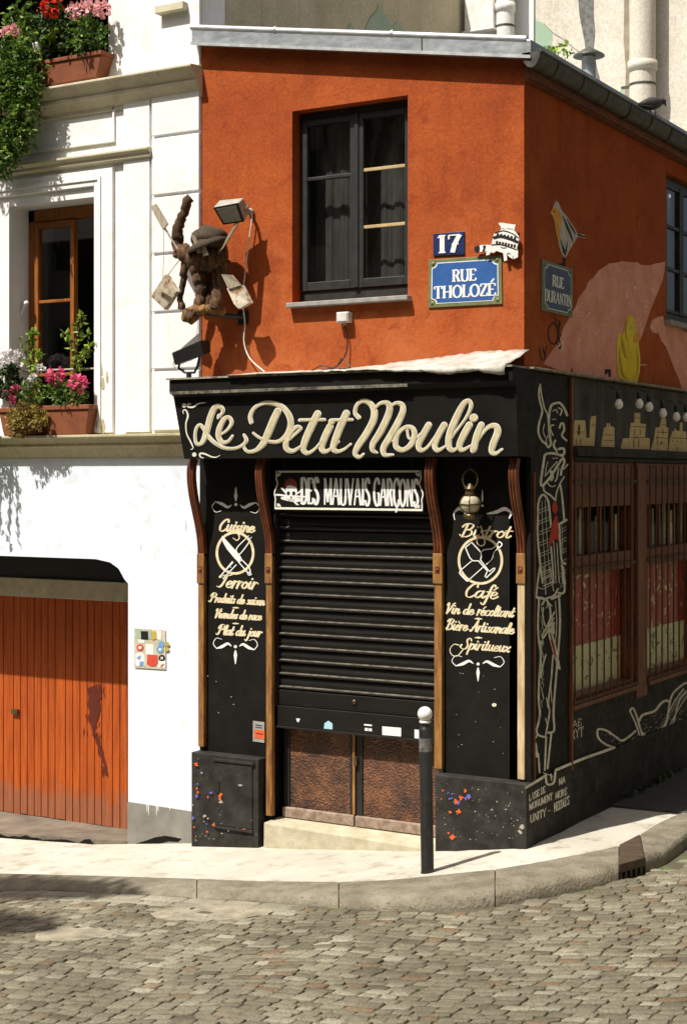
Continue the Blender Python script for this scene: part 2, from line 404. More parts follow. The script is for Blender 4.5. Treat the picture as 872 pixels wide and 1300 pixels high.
def stucco(name, c, c2, c3, relief=.5, grit=.2, wear=None, cool=0):
    m, nt, b = newmat(name)
    a = ramp(nt, noise(nt, 1.7, 6, .68, dist=.3), [(.32, c2), (.6, c)])
    st = ramp(nt, noise(nt, 2.2, 5, .7, stretch=(3, 3, .35)), [(.5, (0, 0, 0)), (.72, (1, 1, 1))])
    a = mix(nt, a, c3, math_(nt, 'MULTIPLY', st, .55))
    fi = ramp(nt, noise(nt, 38, 5, .7), [(.33, (1 - grit,) * 3), (.66, (1 + grit * .5,) * 3)])
    a = mix(nt, a, fi, 1.0, 'MULTIPLY')
    if wear:
        # scoured and faded render: pale bare patches and dark wet stains, denser towards the foot of the wall
        g = nt.nodes.new('ShaderNodeNewGeometry'); sx = nt.nodes.new('ShaderNodeSeparateXYZ'); nt.links.new(g.outputs['Position'], sx.inputs[0])
        k = math_(nt, 'ADD', noise(nt, 2.6, 7, .72, dist=.5), math_(nt, 'MULTIPLY', math_(nt, 'SUBTRACT', 4.4, sx.outputs['Z']), .13))
        a = mix(nt, a, wear[0], math_(nt, 'MULTIPLY', ramp(nt, k, [(.46, (0, 0, 0)), (.70, (1, 1, 1))]), .75))
        k2 = noise(nt, 5.5, 7, .75, dist=.8)
        a = mix(nt, a, wear[1], math_(nt, 'MULTIPLY', ramp(nt, k2, [(.55, (0, 0, 0)), (.66, (1, 1, 1))]), .7))
        k3 = noise(nt, 7, 5, .7, stretch=(2.4, 2.4, .16))
        a = mix(nt, a, wear[1], math_(nt, 'MULTIPLY', ramp(nt, k3, [(.60, (0, 0, 0)), (.74, (1, 1, 1))]), .5))
    if cool:                                # the ground floor is painted a colder white than the storeys above the string course
        g = nt.nodes.new('ShaderNodeNewGeometry'); sx = nt.nodes.new('ShaderNodeSeparateXYZ'); nt.links.new(g.outputs['Position'], sx.inputs[0])
        a = mix(nt, a, (.86, .94, 1.06), math_(nt, 'LESS_THAN', sx.outputs['Z'], cool), 'MULTIPLY')
    nt.links.new(a, b.inputs['Base Color']); b.inputs['Roughness'].default_value = .9; b.inputs['Specular IOR Level'].default_value = .15
    h = math_(nt, 'ADD', noise(nt, 70, 6, .7), math_(nt, 'MULTIPLY', noise(nt, 9, 4), 1.6))
    bump(nt, b, h, relief, .006)
    return m
def foliage(name, c, c2, c3):
    m, nt, b = newmat(name)
    g = nt.nodes.new('ShaderNodeAttribute'); g.attribute_name = 'tint'
    cc = ramp(nt, g.outputs['Fac'], [(0, c2), (.55, c), (1, c3)])
    nt.links.new(cc, b.inputs['Base Color']); b.inputs['Roughness'].default_value = .5; b.inputs['Specular IOR Level'].default_value = .35
    t = nt.nodes.new('ShaderNodeBsdfTranslucent'); nt.links.new(cc, t.inputs[0])
    s = nt.nodes.new('ShaderNodeMixShader'); s.inputs[0].default_value = .3
    nt.links.new(b.outputs[0], s.inputs[1]); nt.links.new(t.outputs[0], s.inputs[2]); nt.links.new(s.outputs[0], nt.nodes['Material Output'].inputs[0])
    return m

m_coral = stucco('coral_render', (.38, .084, .019), (.28, .053, .014), (.225, .044, .014), .6, .26, ((.41, .115, .036), (.22, .040, .013)))
m_white = stucco('white_render', (.80, .80, .79), (.74, .74, .73), (.62, .60, .55), .12, .06, ((.79, .785, .77), (.66, .63, .55)), 2.97)
m_stone = stucco('cream_moulding', (.60, .56, .42), (.50, .46, .32), (.36, .31, .20), .2, .1)
m_course = stucco('ochre_string_course', (.50, .45, .30), (.42, .37, .22), (.30, .25, .14), .25)
m_rear = stucco('weathered_cream_render', (.56, .50, .36), (.47, .41, .28), (.37, .32, .20))
m_rear2 = stucco('pale_render', (.62, .59, .51), (.54, .50, .42), (.42, .38, .30))
m_plinth = M('grey_cement', (.24, .23, .20), (.15, .14, .12), 3, .9, .5, 80, .005)
m_green = M('faded_green_paint', (.25, .38, .27), (.36, .42, .32), 5, .9)
m_greyp = M('grey_mural_paint', (.20, .20, .19), (.09, .09, .085), 22, .9)
m_zinc = M('weathered_zinc', (.47, .50, .52), (.28, .30, .32), 7, .42, .15, 30, .004, metal=.55, stretch=(1, 1, 3))
m_gutter = M('old_dark_zinc', (.10, .095, .08), (.05, .048, .04), 9, .5, .3, 30, .004, metal=.3)
m_black = M('black_shopfront_paint', (.016, .0145, .013), (.009, .008, .0075), 5, .5, .25, 45, .003, spec=.3, speck=(.06, .055, .045), speck_scale=26, speck_t=.74)
m_panel = M('black_signboard_paint', (.013, .012, .010), (.008, .0075, .0065), 4, .55, .1, 30, .002, spec=.13, speck=(.08, .07, .055), speck_scale=17, speck_t=.79)
m_base = M('scuffed_black_base', (.040, .037, .032), (.016, .015, .013), 7, .65, .6, 50, .006, spec=.15, speck=(.20, .175, .14), speck_scale=30, speck_t=.655)
m_wood = M('worn_varnished_oak', (.34, .17, .045), (.13, .05, .013), 9, .6, .3, 60, .003, stretch=(3, 3, .5), speck=(.05, .025, .012), speck_scale=22, speck_t=.7)
m_wood2 = M('red_brown_varnish', (.20, .058, .018), (.075, .022, .009), 8, .45, .2, 60, .003, stretch=(4, 4, .6))
m_wood3 = M('bleached_wood', (.60, .48, .30), (.36, .25, .12), 8, .7, .4, 60, .003, stretch=(4, 4, .6), speck=(.1, .06, .03), speck_scale=16, speck_t=.7)
m_frame = M('slate_grey_joinery', (.030, .031, .029), (.018, .019, .018), 10, .45, .15, 40, .002)
m_redwood = M('casement_varnish', (.33, .115, .018), (.20, .06, .011), 9, .5, .2, 60, .002, stretch=(4, 4, .6))
m_iron = M('rusty_iron', (.10, .042, .022), (.035, .016, .010), 20, .6, .3, 80, .002)
m_blackmetal = M('black_metal', (.012, .012, .012), (.02, .019, .017), 14, .4, .1, 40, .001, spec=.5)
m_grey = M('grey_plastic', (.35, .34, .31), (.25, .24, .21), 18, .55)
m_whitep = M('white_paint', (.78, .77, .73), (.62, .60, .55), 16, .5)
m_offw = M('cream_sign_paint', (.80, .78, .70), (.66, .63, .52), 18, .6, speck=(.10, .09, .07), speck_scale=55, speck_t=.68)
m_tan = M('tan_sign_paint', (.66, .60, .39), (.50, .43, .26), 12, .6, speck=(.12, .10, .06), speck_scale=60, speck_t=.68)
m_gold = M('cream_lettering', (.76, .68, .48), (.58, .48, .29), 22, .6, speck=(.06, .05, .035), speck_scale=60, speck_t=.67)
m_chalk = M('chalk_white_paint', (.76, .73, .62), (.46, .43, .34), 24, .75, speck=(.05, .045, .035), speck_scale=48, speck_t=.645)
m_red = M('red_paint', (.42, .045, .022), (.32, .03, .016), 20, .6)
m_blue = M('blue_enamel', (.038, .115, .33), (.030, .095, .29), 8, .3, spec=.5)
m_navy = M('navy_enamel', (.013, .022, .085), (.02, .032, .10), 9, .3, spec=.5)
m_olive = M('olive_enamel_border', (.17, .19, .085), (.12, .135, .06), 14, .4)
m_enam = M('white_enamel', (.78, .78, .76), (.68, .67, .64), 20, .35)
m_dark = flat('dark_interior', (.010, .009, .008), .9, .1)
m_floor = flat('interior_plaster', (.10, .085, .06), .9, .1)
m_terra = M('terracotta', (.24, .075, .028), (.17, .05, .02), 7, .8, .2, 60, .003)
m_bark = M('bark', (.14, .065, .03), (.05, .024, .013), 20, .9, .9, 60, .012, stretch=(1, 1, .4))
m_drift = M('weathered_driftwood', (.17, .085, .034), (.02, .012, .008), 9, .9, 1.0, 30, .02, stretch=(2.2, 2.2, .6), contrast=(.40, .62))
m_straw = M('dark_straw', (.075, .05, .026), (.028, .018, .010), 60, .9, .8, 120, .006)
m_plank = M('grey_driftwood', (.42, .37, .29), (.24, .19, .13), 18, .8, .3, 60, .003, stretch=(4, 4, .8))
m_tin = M('rusted_tin', (.56, .51, .40), (.30, .13, .04), 16, .6, .3, 40, .003, contrast=(.38, .52))
m_soil = flat('potting_soil', (.03, .02, .012), .95)
m_leaf = foliage('ivy_leaf', (.10, .19, .028), (.022, .055, .010), (.28, .38, .07))
m_leaf2 = foliage('bright_leaf', (.20, .33, .035), (.06, .12, .015), (.36, .48, .07))
m_leaf3 = foliage('bronze_leaf', (.26, .20, .04), (.12, .055, .02), (.40, .34, .08))
m_leafd = foliage('dark_leaf', (.035, .075, .016), (.010, .024, .007), (.09, .16, .03))
m_pink = foliage('pink_petals', (.70, .07, .20), (.5, .03, .12), (.85, .22, .34))
m_redp = foliage('red_petals', (.75, .035, .015), (.55, .02, .01), (.85, .08, .03))
m_whitf = foliage('white_petals', (.75, .72, .72), (.55, .5, .5), (.85, .82, .82))
m_palep = foliage('pale_pink_petals', (.80, .42, .42), (.65, .25, .25), (.85, .6, .6))
m_mural = M('faded_pink_paint', (.74, .36, .27), (.62, .25, .17), 5, .9, .4, 60, .004, speck=(.82, .52, .42), speck_scale=9, speck_t=.62)
m_yellow = M('yellow_mural_paint', (.80, .62, .03), (.62, .44, .02), 7, .85)
m_orangep = M('orange_mural_paint', (.74, .36, .08), (.62, .26, .05), 12, .85)
m_greyb = M('grey_feather_paint', (.56, .54, .47), (.38, .36, .31), 14, .85)
m_darkp = flat('dark_mural_paint', (.025, .022, .018), .85)
m_glass = glass('window_glass'); m_glass2 = glass('old_shop_glass', (.94, .95, .92), ior=1.22)
m_bulb = M('milky_bulb', (.80, .79, .74), (.70, .68, .62), 20, .25, spec=.5)
m_amber = M('frosted_lantern_glass', (.55, .52, .40), (.38, .34, .22), 9, .15, spec=.6)
m_brass = M('tarnished_brass', (.20, .15, .075), (.08, .055, .028), 20, .4, metal=.7)
m_card = M('plywood_card', (.60, .47, .25), (.48, .36, .18), 16, .8)
m_cardline = flat('burnt_line', (.07, .045, .02), .9)
m_blueblot = flat('blue_splash', (.10, .12, .50), .6); m_orblot = flat('orange_splash', (.62, .11, .03), .6); m_whblot = flat('white_splash', (.34, .31, .25), .7)
m_conc = None
def pavement_mat():
    m, nt, b = newmat('worn_pale_asphalt')
    a = ramp(nt, noise(nt, .9, 6, .65, dist=.4), [(.3, (.40, .37, .30)), (.62, (.53, .505, .44))])
    sp = ramp(nt, noise(nt, 160, 3, .7), [(.35, (.78, .78, .78)), (.6, (1.05, 1.05, 1.05))])
    st = ramp(nt, noise(nt, 5, 6, .7), [(.52, (1, 1, 1)), (.74, (.52, .47, .38))])
    a = mix(nt, mix(nt, a, sp, 1, 'MULTIPLY'), st, 1, 'MULTIPLY')
    nt.links.new(a, b.inputs['Base Color']); b.inputs['Roughness'].default_value = .9; b.inputs['Specular IOR Level'].default_value = .2
    bump(nt, b, math_(nt, 'ADD', noise(nt, 140, 4, .7), math_(nt, 'MULTIPLY', noise(nt, 8, 4), 1.5)), .5, .006)
    return m
m_pave = pavement_mat()
m_asph = M('dark_asphalt', (.060, .056, .050), (.040, .037, .033), 5, .9, .5, 150, .004)
m_liplight = M('painted_lip_light', (.13, .115, .085), (.05, .045, .036), 14, .6, contrast=(.42, .6))
m_kerb = M('granite_kerb', (.27, .24, .175), (.15, .13, .09), 5, .9, 1.0, 42, .02, speck=(.115, .10, .075), speck_scale=26, speck_t=.6)
m_joint = M('sandy_joint', (.095, .083, .055), (.062, .058, .034), 2.5, .95, .6, 120, .006, speck=(.08, .125, .02), speck_scale=3.2, speck_t=.58)
def cobble_mat():
    m, nt, b = newmat('granite_setts')
    g = nt.nodes.new('ShaderNodeAttribute'); g.attribute_name = 'tint'
    a = ramp(nt, g.outputs['Fac'], [(0, (.104, .093, .064)), (.3, (.155, .140, .099)), (.6, (.195, .178, .130)), (.88, (.30, .28, .22)), (.91, (.158, .115, .07)), (1, (.172, .126, .08))])
    sp = ramp(nt, noise(nt, 70, 6, .8), [(.34, (.5, .5, .5)), (.66, (1.35, 1.35, 1.35))])
    big = ramp(nt, noise(nt, 1.1, 6, .68, dist=.4), [(.32, (.66, .63, .56)), (.52, (1, .99, .95)), (.68, (1.22, 1.2, 1.14))])
    a = mix(nt, mix(nt, a, sp, 1, 'MULTIPLY'), big, 1, 'MULTIPLY')
    nt.links.new(a, b.inputs['Base Color']); b.inputs['Roughness'].default_value = .72; b.inputs['Specular IOR Level'].default_value = .3
    bump(nt, b, math_(nt, 'ADD', noise(nt, 60, 5, .7), math_(nt, 'MULTIPLY', noise(nt, 18, 3), 1.5)), .8, .012)
    return m
m_cobble = cobble_mat()
def plank_mat():
    """Painted boards: grooves every 9 cm are modelled; colour is worn towards the foot by splash."""
    m, nt, b = newmat('oxide_red_boards')
    g = nt.nodes.new('ShaderNodeNewGeometry'); sx = nt.nodes.new('ShaderNodeSeparateXYZ'); nt.links.new(g.outputs['Position'], sx.inputs[0])
    a = ramp(nt, noise(nt, 3, 6, .7, stretch=(5, 5, .5)), [(.3, (.31, .050, .007)), (.65, (.45, .092, .009))])
    f = math_(nt, 'ADD', math_(nt, 'MULTIPLY', sx.outputs['Z'], -1.6), math_(nt, 'MULTIPLY', noise(nt, 9, 5, .7), .9))
    dust = ramp(nt, f, [(.80, (0, 0, 0)), (1.35, (1, 1, 1))])
    a = mix(nt, a, (.30, .10, .045), dust)
    wv = ramp(nt, noise(nt, 16, 6, .75, stretch=(3, 3, .12)), [(.40, (.74, .72, .70)), (.62, (1.08, 1.08, 1.08))]); a = mix(nt, a, wv, 1, 'MULTIPLY')
    ch = ramp(nt, noise(nt, 45, 6, .75), [(.70, (0, 0, 0)), (.73, (1, 1, 1))])
    a = mix(nt, a, (.42, .22, .13), math_(nt, 'MULTIPLY', ch, .7))
    nt.links.new(a, b.inputs['Base Color']); b.inputs['Roughness'].default_value = .65; b.inputs['Specular IOR Level'].default_value = .3
    bump(nt, b, noise(nt, 30, 5, .7, stretch=(4, 4, .3)), .3, .004)
    return m
m_boards = plank_mat()
def rust_panel():
    m, nt, b = newmat('rusted_pressed_metal')
    vo = nt.nodes.new('ShaderNodeTexVoronoi'); vo.inputs['Scale'].default_value = 62
    g = nt.nodes.new('ShaderNodeNewGeometry'); nt.links.new(g.outputs['Position'], vo.inputs['Vector'])
    a = ramp(nt, noise(nt, 6, 6, .7), [(.36, (.028, .013, .008)), (.5, (.075, .030, .013)), (.66, (.15, .060, .022))])
    k = ramp(nt, vo.outputs['Distance'], [(.1, (.45, .45, .45)), (.6, (1.35, 1.35, 1.35))])
    a = mix(nt, a, k, 1, 'MULTIPLY')
    nt.links.new(a, b.inputs['Base Color']); b.inputs['Roughness'].default_value = .6
    bump(nt, b, math_(nt, 'ADD', vo.outputs['Distance'], noise(nt, 40, 4)), .8, .01)
    return m
m_rust = rust_panel()
def shutter_mat():
    m, nt, b = newmat('grimy_black_shutter')
    a = ramp(nt, noise(nt, 5, 6, .7, stretch=(.6, 1, 3)), [(.3, (.005, .0045, .004)), (.7, (.013, .0115, .0095))])
    nt.links.new(a, b.inputs['Base Color']); b.inputs['Roughness'].default_value = .38; b.inputs['Specular IOR Level'].default_value = .45
    bump(nt, b, noise(nt, 50, 4), .15, .003)
    return m
m_shut = shutter_mat()
def fleck(name, base, cols, scale, t):
    m, nt, b = newmat(name); c = base
    for i, k in enumerate(cols):
        n = noise(nt, scale * (1 + .37 * i), 5, .6, dist=.6)
        c = mix(nt, c, k, ramp(nt, n, [(t, (0, 0, 0)), (t + .02, (1, 1, 1))])) if not isinstance(c, tuple) else mix(nt, c, k, ramp(nt, n, [(t, (0, 0, 0)), (t + .02, (1, 1, 1))]))
    nt.links.new(c, b.inputs['Base Color']); b.inputs['Roughness'].default_value = .6
    return m
m_poster1 = fleck('red_painted_glass_panel', (.40, .034, .022), [(.20, .014, .011), (.50, .06, .035), (.85, .70, .48)], 7, .60)
m_poster2 = fleck('faded_fabric_panel', (.74, .68, .46), [(.44, .44, .22), (.80, .74, .52), (.22, .20, .11)], 5, .58)
m_slip = M('pale_curtain', (.78, .74, .60), (.58, .53, .40), 9, .9, stretch=(5, 5, .6))
# ------------------------------------------------------------------ shared plants
def leaf(mb, p, d, size, w=.6, tint=.5, up=V((0, 0, 1))):
    d = d.normalized(); sd = d.cross(up)
    if sd.length < 1e-3: sd = V((1, 0, 0))
    sd.normalize(); nn = sd.cross(d)
    a = p; b = p + d * size * .45 + sd * size * w * .5 + nn * size * .10; c = p + d * size - nn * size * .12; e = p + d * size * .45 - sd * size * w * .5 + nn * size * .10
    mb.add([a, b, c, e], [(0, 1, 2), (0, 2, 3)])
    mb.cols = (mb.cols or []) + [clamp(tint + .08)] * 0
    mb.tl += [clamp(tint)] * 4
def leafmb():
    m = MB(); m.tl = []; return m
def rdir(r, flat=1.0):
    while 1:
        v = V((r.uniform(-1, 1), r.uniform(-1, 1), r.uniform(-1, 1)))
        if .05 < v.length < 1: v.z *= flat; return v.normalized()
def bushy(mb, c, rad, n, size, r, bias=V((0, -.4, -.2)), hollow=.35):
    """n leaves through an ellipsoid of radii rad, mostly in its outer part, gathered in little sprays."""
    c = V(c); rad = V(rad); k = max(1, n // 7)
    for _ in range(k):
        d = rdir(r); f = lerp(hollow, 1, r.random() ** .6)
        q = c + V((d.x * rad.x, d.y * rad.y, d.z * rad.z)) * f
        tt = r.gauss(.5, .22)
        for _ in range(7):
            p = q + rdir(r) * size * 1.1 * r.random()
            leaf(mb, p, (d * .6 + rdir(r) + bias), size * r.uniform(.6, 1.2), r.uniform(.5, .8), tt + r.gauss(0, .14), up=rdir(r))
def leafbuild(mb, name, mat, parent=None):
    mb.cols = mb.tl
    return mb.build(name, mat, parent, fix=False)
def petals(mb, c, rad, n, size, r):
    c = V(c)
    for _ in range(n):
        d = rdir(r); p = c + d * rad * r.uniform(.6, 1)
        leaf(mb, p, d + rdir(r) * .8, size, .95, r.gauss(.55, .25), up=rdir(r))

# ------------------------------------------------------------------ key lines of the front
XB = F(256, 400).x                       # party line between the white and the coral building
ZT = F(645, 466, -.40).z                 # top of the shop fascia
ZF = F(440, 581, -.30).z                 # underside of the fascia
ZE_L = F(256, 54, -.10).z; ZE_R = F(668, 70, -.10).z    # eave heights
XL = F(250, 800, -.09).x - .005          # left end of the shopfront
XS = .075                                  # side plane of the shopfront
XO = F(668, 996, -.16).x                  # outer face of the base on the side street
def eave(x): return lerp(ZE_L, ZE_R, (x - XB) / (0 - XB))
ZSL = F(668, 996, -.16).z                # top of the base blocks

# ------------------------------------------------------------------ ground
def kerb_lines():
    inn = [(-160, 1107), (-60, 1108), (0, 1110), (120, 1113), (250, 1117), (330, 1120), (430, 1121), (490, 1119), (560, 1112), (628, 1105), (672, 1098), (714, 1090), (750, 1083), (785, 1075), (812, 1061), (834, 1047), (853, 1038), (872, 1031)]
    out = [(-160, 1125), (-60, 1126), (0, 1127), (120, 1128), (250, 1132), (330, 1135), (430, 1139), (490, 1141), (560, 1140), (628, 1131), (672, 1124), (714, 1115), (750, 1107), (785, 1098), (818, 1089), (842, 1078), (862, 1064), (882, 1048)]
    I = [G(*p) for p in inn]; O = [G(*p) for p in out]
    for k in range(1, 14):                # on up the side street
        y = I[17].y + k * .7
        I.append(V((I[17].x + .02 * k, y, gz(I[17].x)))); O.append(V((O[17].x + .02 * k, y, gz(O[17].x))))
    for k in range(1, 8):                 # and down the hill to the left
        d = (I[1] - I[2]).normalized(); p = I[0] + d * .9; q = O[0] + d * .9
        I.insert(0, V((p.x, p.y, gz(p.x)))); O.insert(0, V((q.x, q.y, gz(q.x))))
    return I, O
KI, KO = kerb_lines()
def front_edge_y(x):                      # outer kerb line along the front, for keeping setts clear
    for a, b in zip(KO, KO[1:]):
        if a.x <= x <= b.x and b.x > a.x:
            return lerp(a.y, b.y, (x - a.x) / (b.x - a.x))
    return None

def build_ground():
    # pavement between the walls and the kerb, lofted in 10 strips
    mb = MB(); n = len(KI); N = 10; vs = []
    back = []
    for p in KI:
        if p.x < -.6 and p.y < .4: back.append(V((p.x, .10, 0)))
        elif p.y < .4: t = clamp((p.x + .6) / 1.5); back.append(V((-.5, .10 + t * .9, 0)))
        else: back.append(V((-.5, p.y + .7, 0)))
    for p, b in zip(KI, back):
        for j in range(N + 1):
            q = p.lerp(b, j / N); q.z = gz(q.x) + (0 if j in (0,) else .004 * math.sin(q.x * 9 + q.y * 7))
            vs.append(q)
    fs = [(i * (N + 1) + j, (i + 1) * (N + 1) + j, (i + 1) * (N + 1) + j + 1, i * (N + 1) + j + 1) for i in range(n - 1) for j in range(N)]
    mb.add(vs, fs, True); struct(mb.build('pavement', m_pave))
    # darker asphalt patch round the corner, a sheet just over the pavement
    pts = [(742, 1019), (772, 1024), (812, 1029), (872, 1034), (880, 1020), (900, 965), (868, 968), (800, 992)]
    mb = MB(); P = [G(u, v) + V((0, 0, .016)) for u, v in pts]
    mb.prism(P, (0, 0, -.03)); struct(mb.build('asphalt_patch', m_asph))
    # kerb stones: rounded section, joints between stones
    mb = MB()
    def stone(i0, i1, g0=.004, g1=.004):
        ring = []
        idx = list(range(i0, i1 + 1))
        seq = [(KI[i], KO[i]) for i in idx]
        d0 = (seq[1][0] - seq[0][0]).normalized() * g0; d1 = (seq[-1][0] - seq[-2][0]).normalized() * g1
        seq[0] = (seq[0][0] + d0, seq[0][1] + d0); seq[-1] = (seq[-1][0] - d1, seq[-1][1] - d1)
        rows = []
        for a, b in seq:
            w = (b - a); h = kh(b.x) + .03
            wn = w.normalized()
            jz = V((0, 0, .004 * math.sin(a.x * 7.3 + a.y * 5.1)))
            b = b + wn * .010 * math.sin(b.x * 5.7 + b.y * 4.3) + jz
            rows.append([a + V((0, 0, -.25)), a + V((0, 0, .006)), a + wn * .02 + V((0, 0, .012)), a.lerp(b, .55) + V((0, 0, .010)), b - wn * .045 + V((0, 0, .001)), b - wn * .008 + V((0, 0, -.012)), b + wn * .016 + V((0, 0, -.035)), b + wn * .028 + V((0, 0, -h * .7)), b + wn * .035 + V((0, 0, -h - .2))])
        k = len(rows[0]); vs = [p for r_ in rows for p in r_]
        fs = [(i * k + j, (i + 1) * k + j, (i + 1) * k + j + 1, i * k + j + 1) for i in range(len(rows) - 1) for j in range(k - 1)]
        mb.add(vs, fs, True)
        mb.add(rows[0], [tuple(range(k))]); mb.add(rows[-1], [tuple(reversed(range(k)))])
    cuts = [0, 3, 5, 7, 9, 11, 13, 16, 20]
    off = 7
    segs = [(0, 3), (3, 6), (6, 9), (9, 11), (11, 13), (13, 16), (16, 20), (21, 25), (25, 28), (28, 31), (31, 34), (34, 37)]
    for a, b in segs:
        if b < len(KI): stone(a, b)
    # sandy mortar filling the joints a little below the stones
    mb.mat(1); rows = []
    for a, b in zip(KI, KO):
        wn = (b - a).normalized(); h = kh(b.x) + .03
        rows.append([a + V((0, 0, -.02)), a.lerp(b, .6) + V((0, 0, .001)), b - wn * .06 + V((0, 0, -.008)), b - wn * .022 + V((0, 0, -.03)), b - wn * .004 + V((0, 0, -h * .7)), b + wn * .002 + V((0, 0, -h - .2))])
    k = 6; mb.add([p for q in rows for p in q], [(i * k + j, (i + 1) * k + j, (i + 1) * k + j + 1, i * k + j + 1) for i in range(len(rows) - 1) for j in range(k - 1)], True)
    struct(mb.build('kerb', [m_kerb, m_joint]))
    # iron gully block set in the kerb
    t = thing('drain_inlet', 'rusty iron drain inlet set into the granite kerb at the corner', 'drain', tuple(KI[20].lerp(KO[20], .5)))
    a, b = KI[20], KI[21]; c, d = KO[21], KO[20]
    u = (b - a).normalized() * .008
    z = V((0, 0, .016)); dn = V((0, 0, -.18)); w1 = (d - a).normalized() * .045; w2 = (c - b).normalized() * .045
    m = MB(); m.hexa([a + u + V((0, 0, -.05)), b - u + V((0, 0, -.05)), c - u + w2 + V((0, 0, -.05)), d + u + w1 + V((0, 0, -.05))], [a + u + z, b - u + z, c - u + w2 + z, d + u + w1 + z])
    m.build('cover', m_ironk, t, bevel=.008)
    m = MB(); q0 = d + u + w1 * .6; q1 = c - u + w2 * .6
    for k in range(5):
        p = q0.lerp(q1, (k + .1) / 5); q = q0.lerp(q1, (k + .55) / 5); inn = -(w1 * 1.5)
        m.hexa([p + dn, q + dn, q + dn + inn, p + dn + inn], [p + V((0, 0, -.052)), q + V((0, 0, -.052)), q + V((0, 0, -.052)) + inn, p + V((0, 0, -.052)) + inn])
    m.build('grille', m_ironk, t)
    # the road: one sheet to the horizon, with the setts standing on it
    mb = MB(); xs = sorted(set([-60, -40, -20] + [x for x, _ in _GZ] + [i * .5 for i in range(-24, 25)] + [20, 60])); ys = [-70, -40, -25, -16, -12, -9, -7, -5, -3, -1.5, 0, 2, 5, 9, 20, 60]
    vs = [V((x, y, rz(x) - .010)) for x in xs for y in ys]; k = len(ys)
    mb.add(vs, [(i * k + j, (i + 1) * k + j, (i + 1) * k + j + 1, i * k + j + 1) for i in range(len(xs) - 1) for j in range(k - 1)])
    struct(mb.build('road_bed', m_joint))
    r = random.Random(11); mb = MB(); tl = []
    def warp(s, t): return s + .03 * math.sin(t * 2.1), t + (.055 * max(0, s + 1.2) ** 2 if s > -1.2 else .02 * (s + 1.2)) + .03 * math.sin(s * 1.3 + t)
    def sett(x0, x1, y0, y1, tint, h=0):
        j = lambda a: r.gauss(0, a)
        cs = [(x0 + j(.005), y0 + j(.005)), (x1 + j(.005), y0 + j(.005)), (x1 + j(.005), y1 + j(.005)), (x0 + j(.005), y1 + j(.005))]
        cx = sum(c[0] for c in cs) / 4; cy = sum(c[1] for c in cs) / 4
        tz = r.gauss(0, .0022) + h; tx = r.gauss(0, .013); ty = r.gauss(0, .013)
        vs = []
        W = [warp(*c) for c in cs]; wc = warp(cx, cy)
        for (f, dz) in ((1.0, -.05), (1.0, -.008), (.975, -.001), (.84, .002)):
            for c in W:
                x = wc[0] + (c[0] - wc[0]) * f; y = wc[1] + (c[1] - wc[1]) * f
                vs.append((x, y, rz(x) + dz + tz + tx * (x - wc[0]) + ty * (y - wc[1])))
        mb.add(vs, [(0, 1, 5, 4), (1, 2, 6, 5), (2, 3, 7, 6), (3, 0, 4, 7), (4, 5, 9, 8), (5, 6, 10, 9), (6, 7, 11, 10), (7, 4, 8, 11), (8, 9, 13, 12), (9, 10, 14, 13), (10, 11, 15, 14), (11, 8, 12, 15), (12, 13, 14, 15)], True)
        tl.extend([tint] * 16)
    y = -9.2; row = 0
    while y < 2.6:
        d = r.uniform(.068, .090); x = -8.2 + r.random() * .1
        while x < 5.2:
            w = r.uniform(.095, .165)
            cx, cy = warp(x + w / 2, y + d / 2)
            e = front_edge_y(cx)
            ok = (e is not None and cy < e - .10) or (cx > KO[24].x + .2 and cy > -2) or (e is None and cx > 1.2)
            if cy > 0 and cx < KO[26].x + .16: ok = False
            if ok and not (cx < -.9 and cy > (e or 0) - .33):
                wide = cx > -6.6
                if wide: sett(x + .005, x + w - .005, y + .005, y + d - .005, clamp(r.gauss(.48, .2)) if r.random() > .03 else r.uniform(.9, 1))
            x += w
        y += d; row += 1
    # two courses of long gutter stones along the straight kerb
    for k in range(2):
        x = -8
        while x < -.95:
            w = r.uniform(.22, .42); e = front_edge_y(x + w / 2)
            if e is not None:
                y1 = e - .05 - .135 * k - .0
                m0 = len(mb.v)
                def W0(s, t): return s, t
                _w = warp
                cs = [(x + .004, y1 - .125), (x + w - .004, y1 - .125), (x + w - .004, y1), (x + .004, y1)]
                wc = (x + w / 2, y1 - .06); vs = []
                for (f, dz) in ((1.0, -.05), (1.0, -.007), (.97, -.0015), (.85, .002)):
                    for c in cs:
                        xx = wc[0] + (c[0] - wc[0]) * f; yy = wc[1] + (c[1] - wc[1]) * f
                        vs.append((xx, yy, rz(xx) + dz - .004))
                mb.add(vs, [(0, 1, 5, 4), (1, 2, 6, 5), (2, 3, 7, 6), (3, 0, 4, 7), (4, 5, 9, 8), (5, 6, 10, 9), (6, 7, 11, 10), (7, 4, 8, 11), (8, 9, 13, 12), (9, 10, 14, 13), (10, 11, 15, 14), (11, 8, 12, 15), (12, 13, 14, 15)], True)
                tl.extend([clamp(r.gauss(.80, .08), 0, .88)] * 16)
            x += w
    r4 = random.Random(19)  # pools of sunlight on the road, put in as pale raised sheets
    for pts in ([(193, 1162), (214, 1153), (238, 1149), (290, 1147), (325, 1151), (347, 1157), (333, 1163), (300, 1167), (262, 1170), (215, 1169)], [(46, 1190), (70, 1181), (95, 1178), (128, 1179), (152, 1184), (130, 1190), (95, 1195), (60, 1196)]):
        q_ = MB(); q_.prism([G(u, v, rz) + V((0, 0, .006)) for u, v in [(a_ + r4.gauss(0, 2.2), b_ + r4.gauss(0, 1.1)) for a_, b_ in smooth(pts, 4, True)[:-1]]], (0, 0, -.03)); struct(q_.build('sun_patch', m_sunpatch))
    mb.cols = tl
    struct(mb.build('cobbled_road', m_cobble, fix=False))
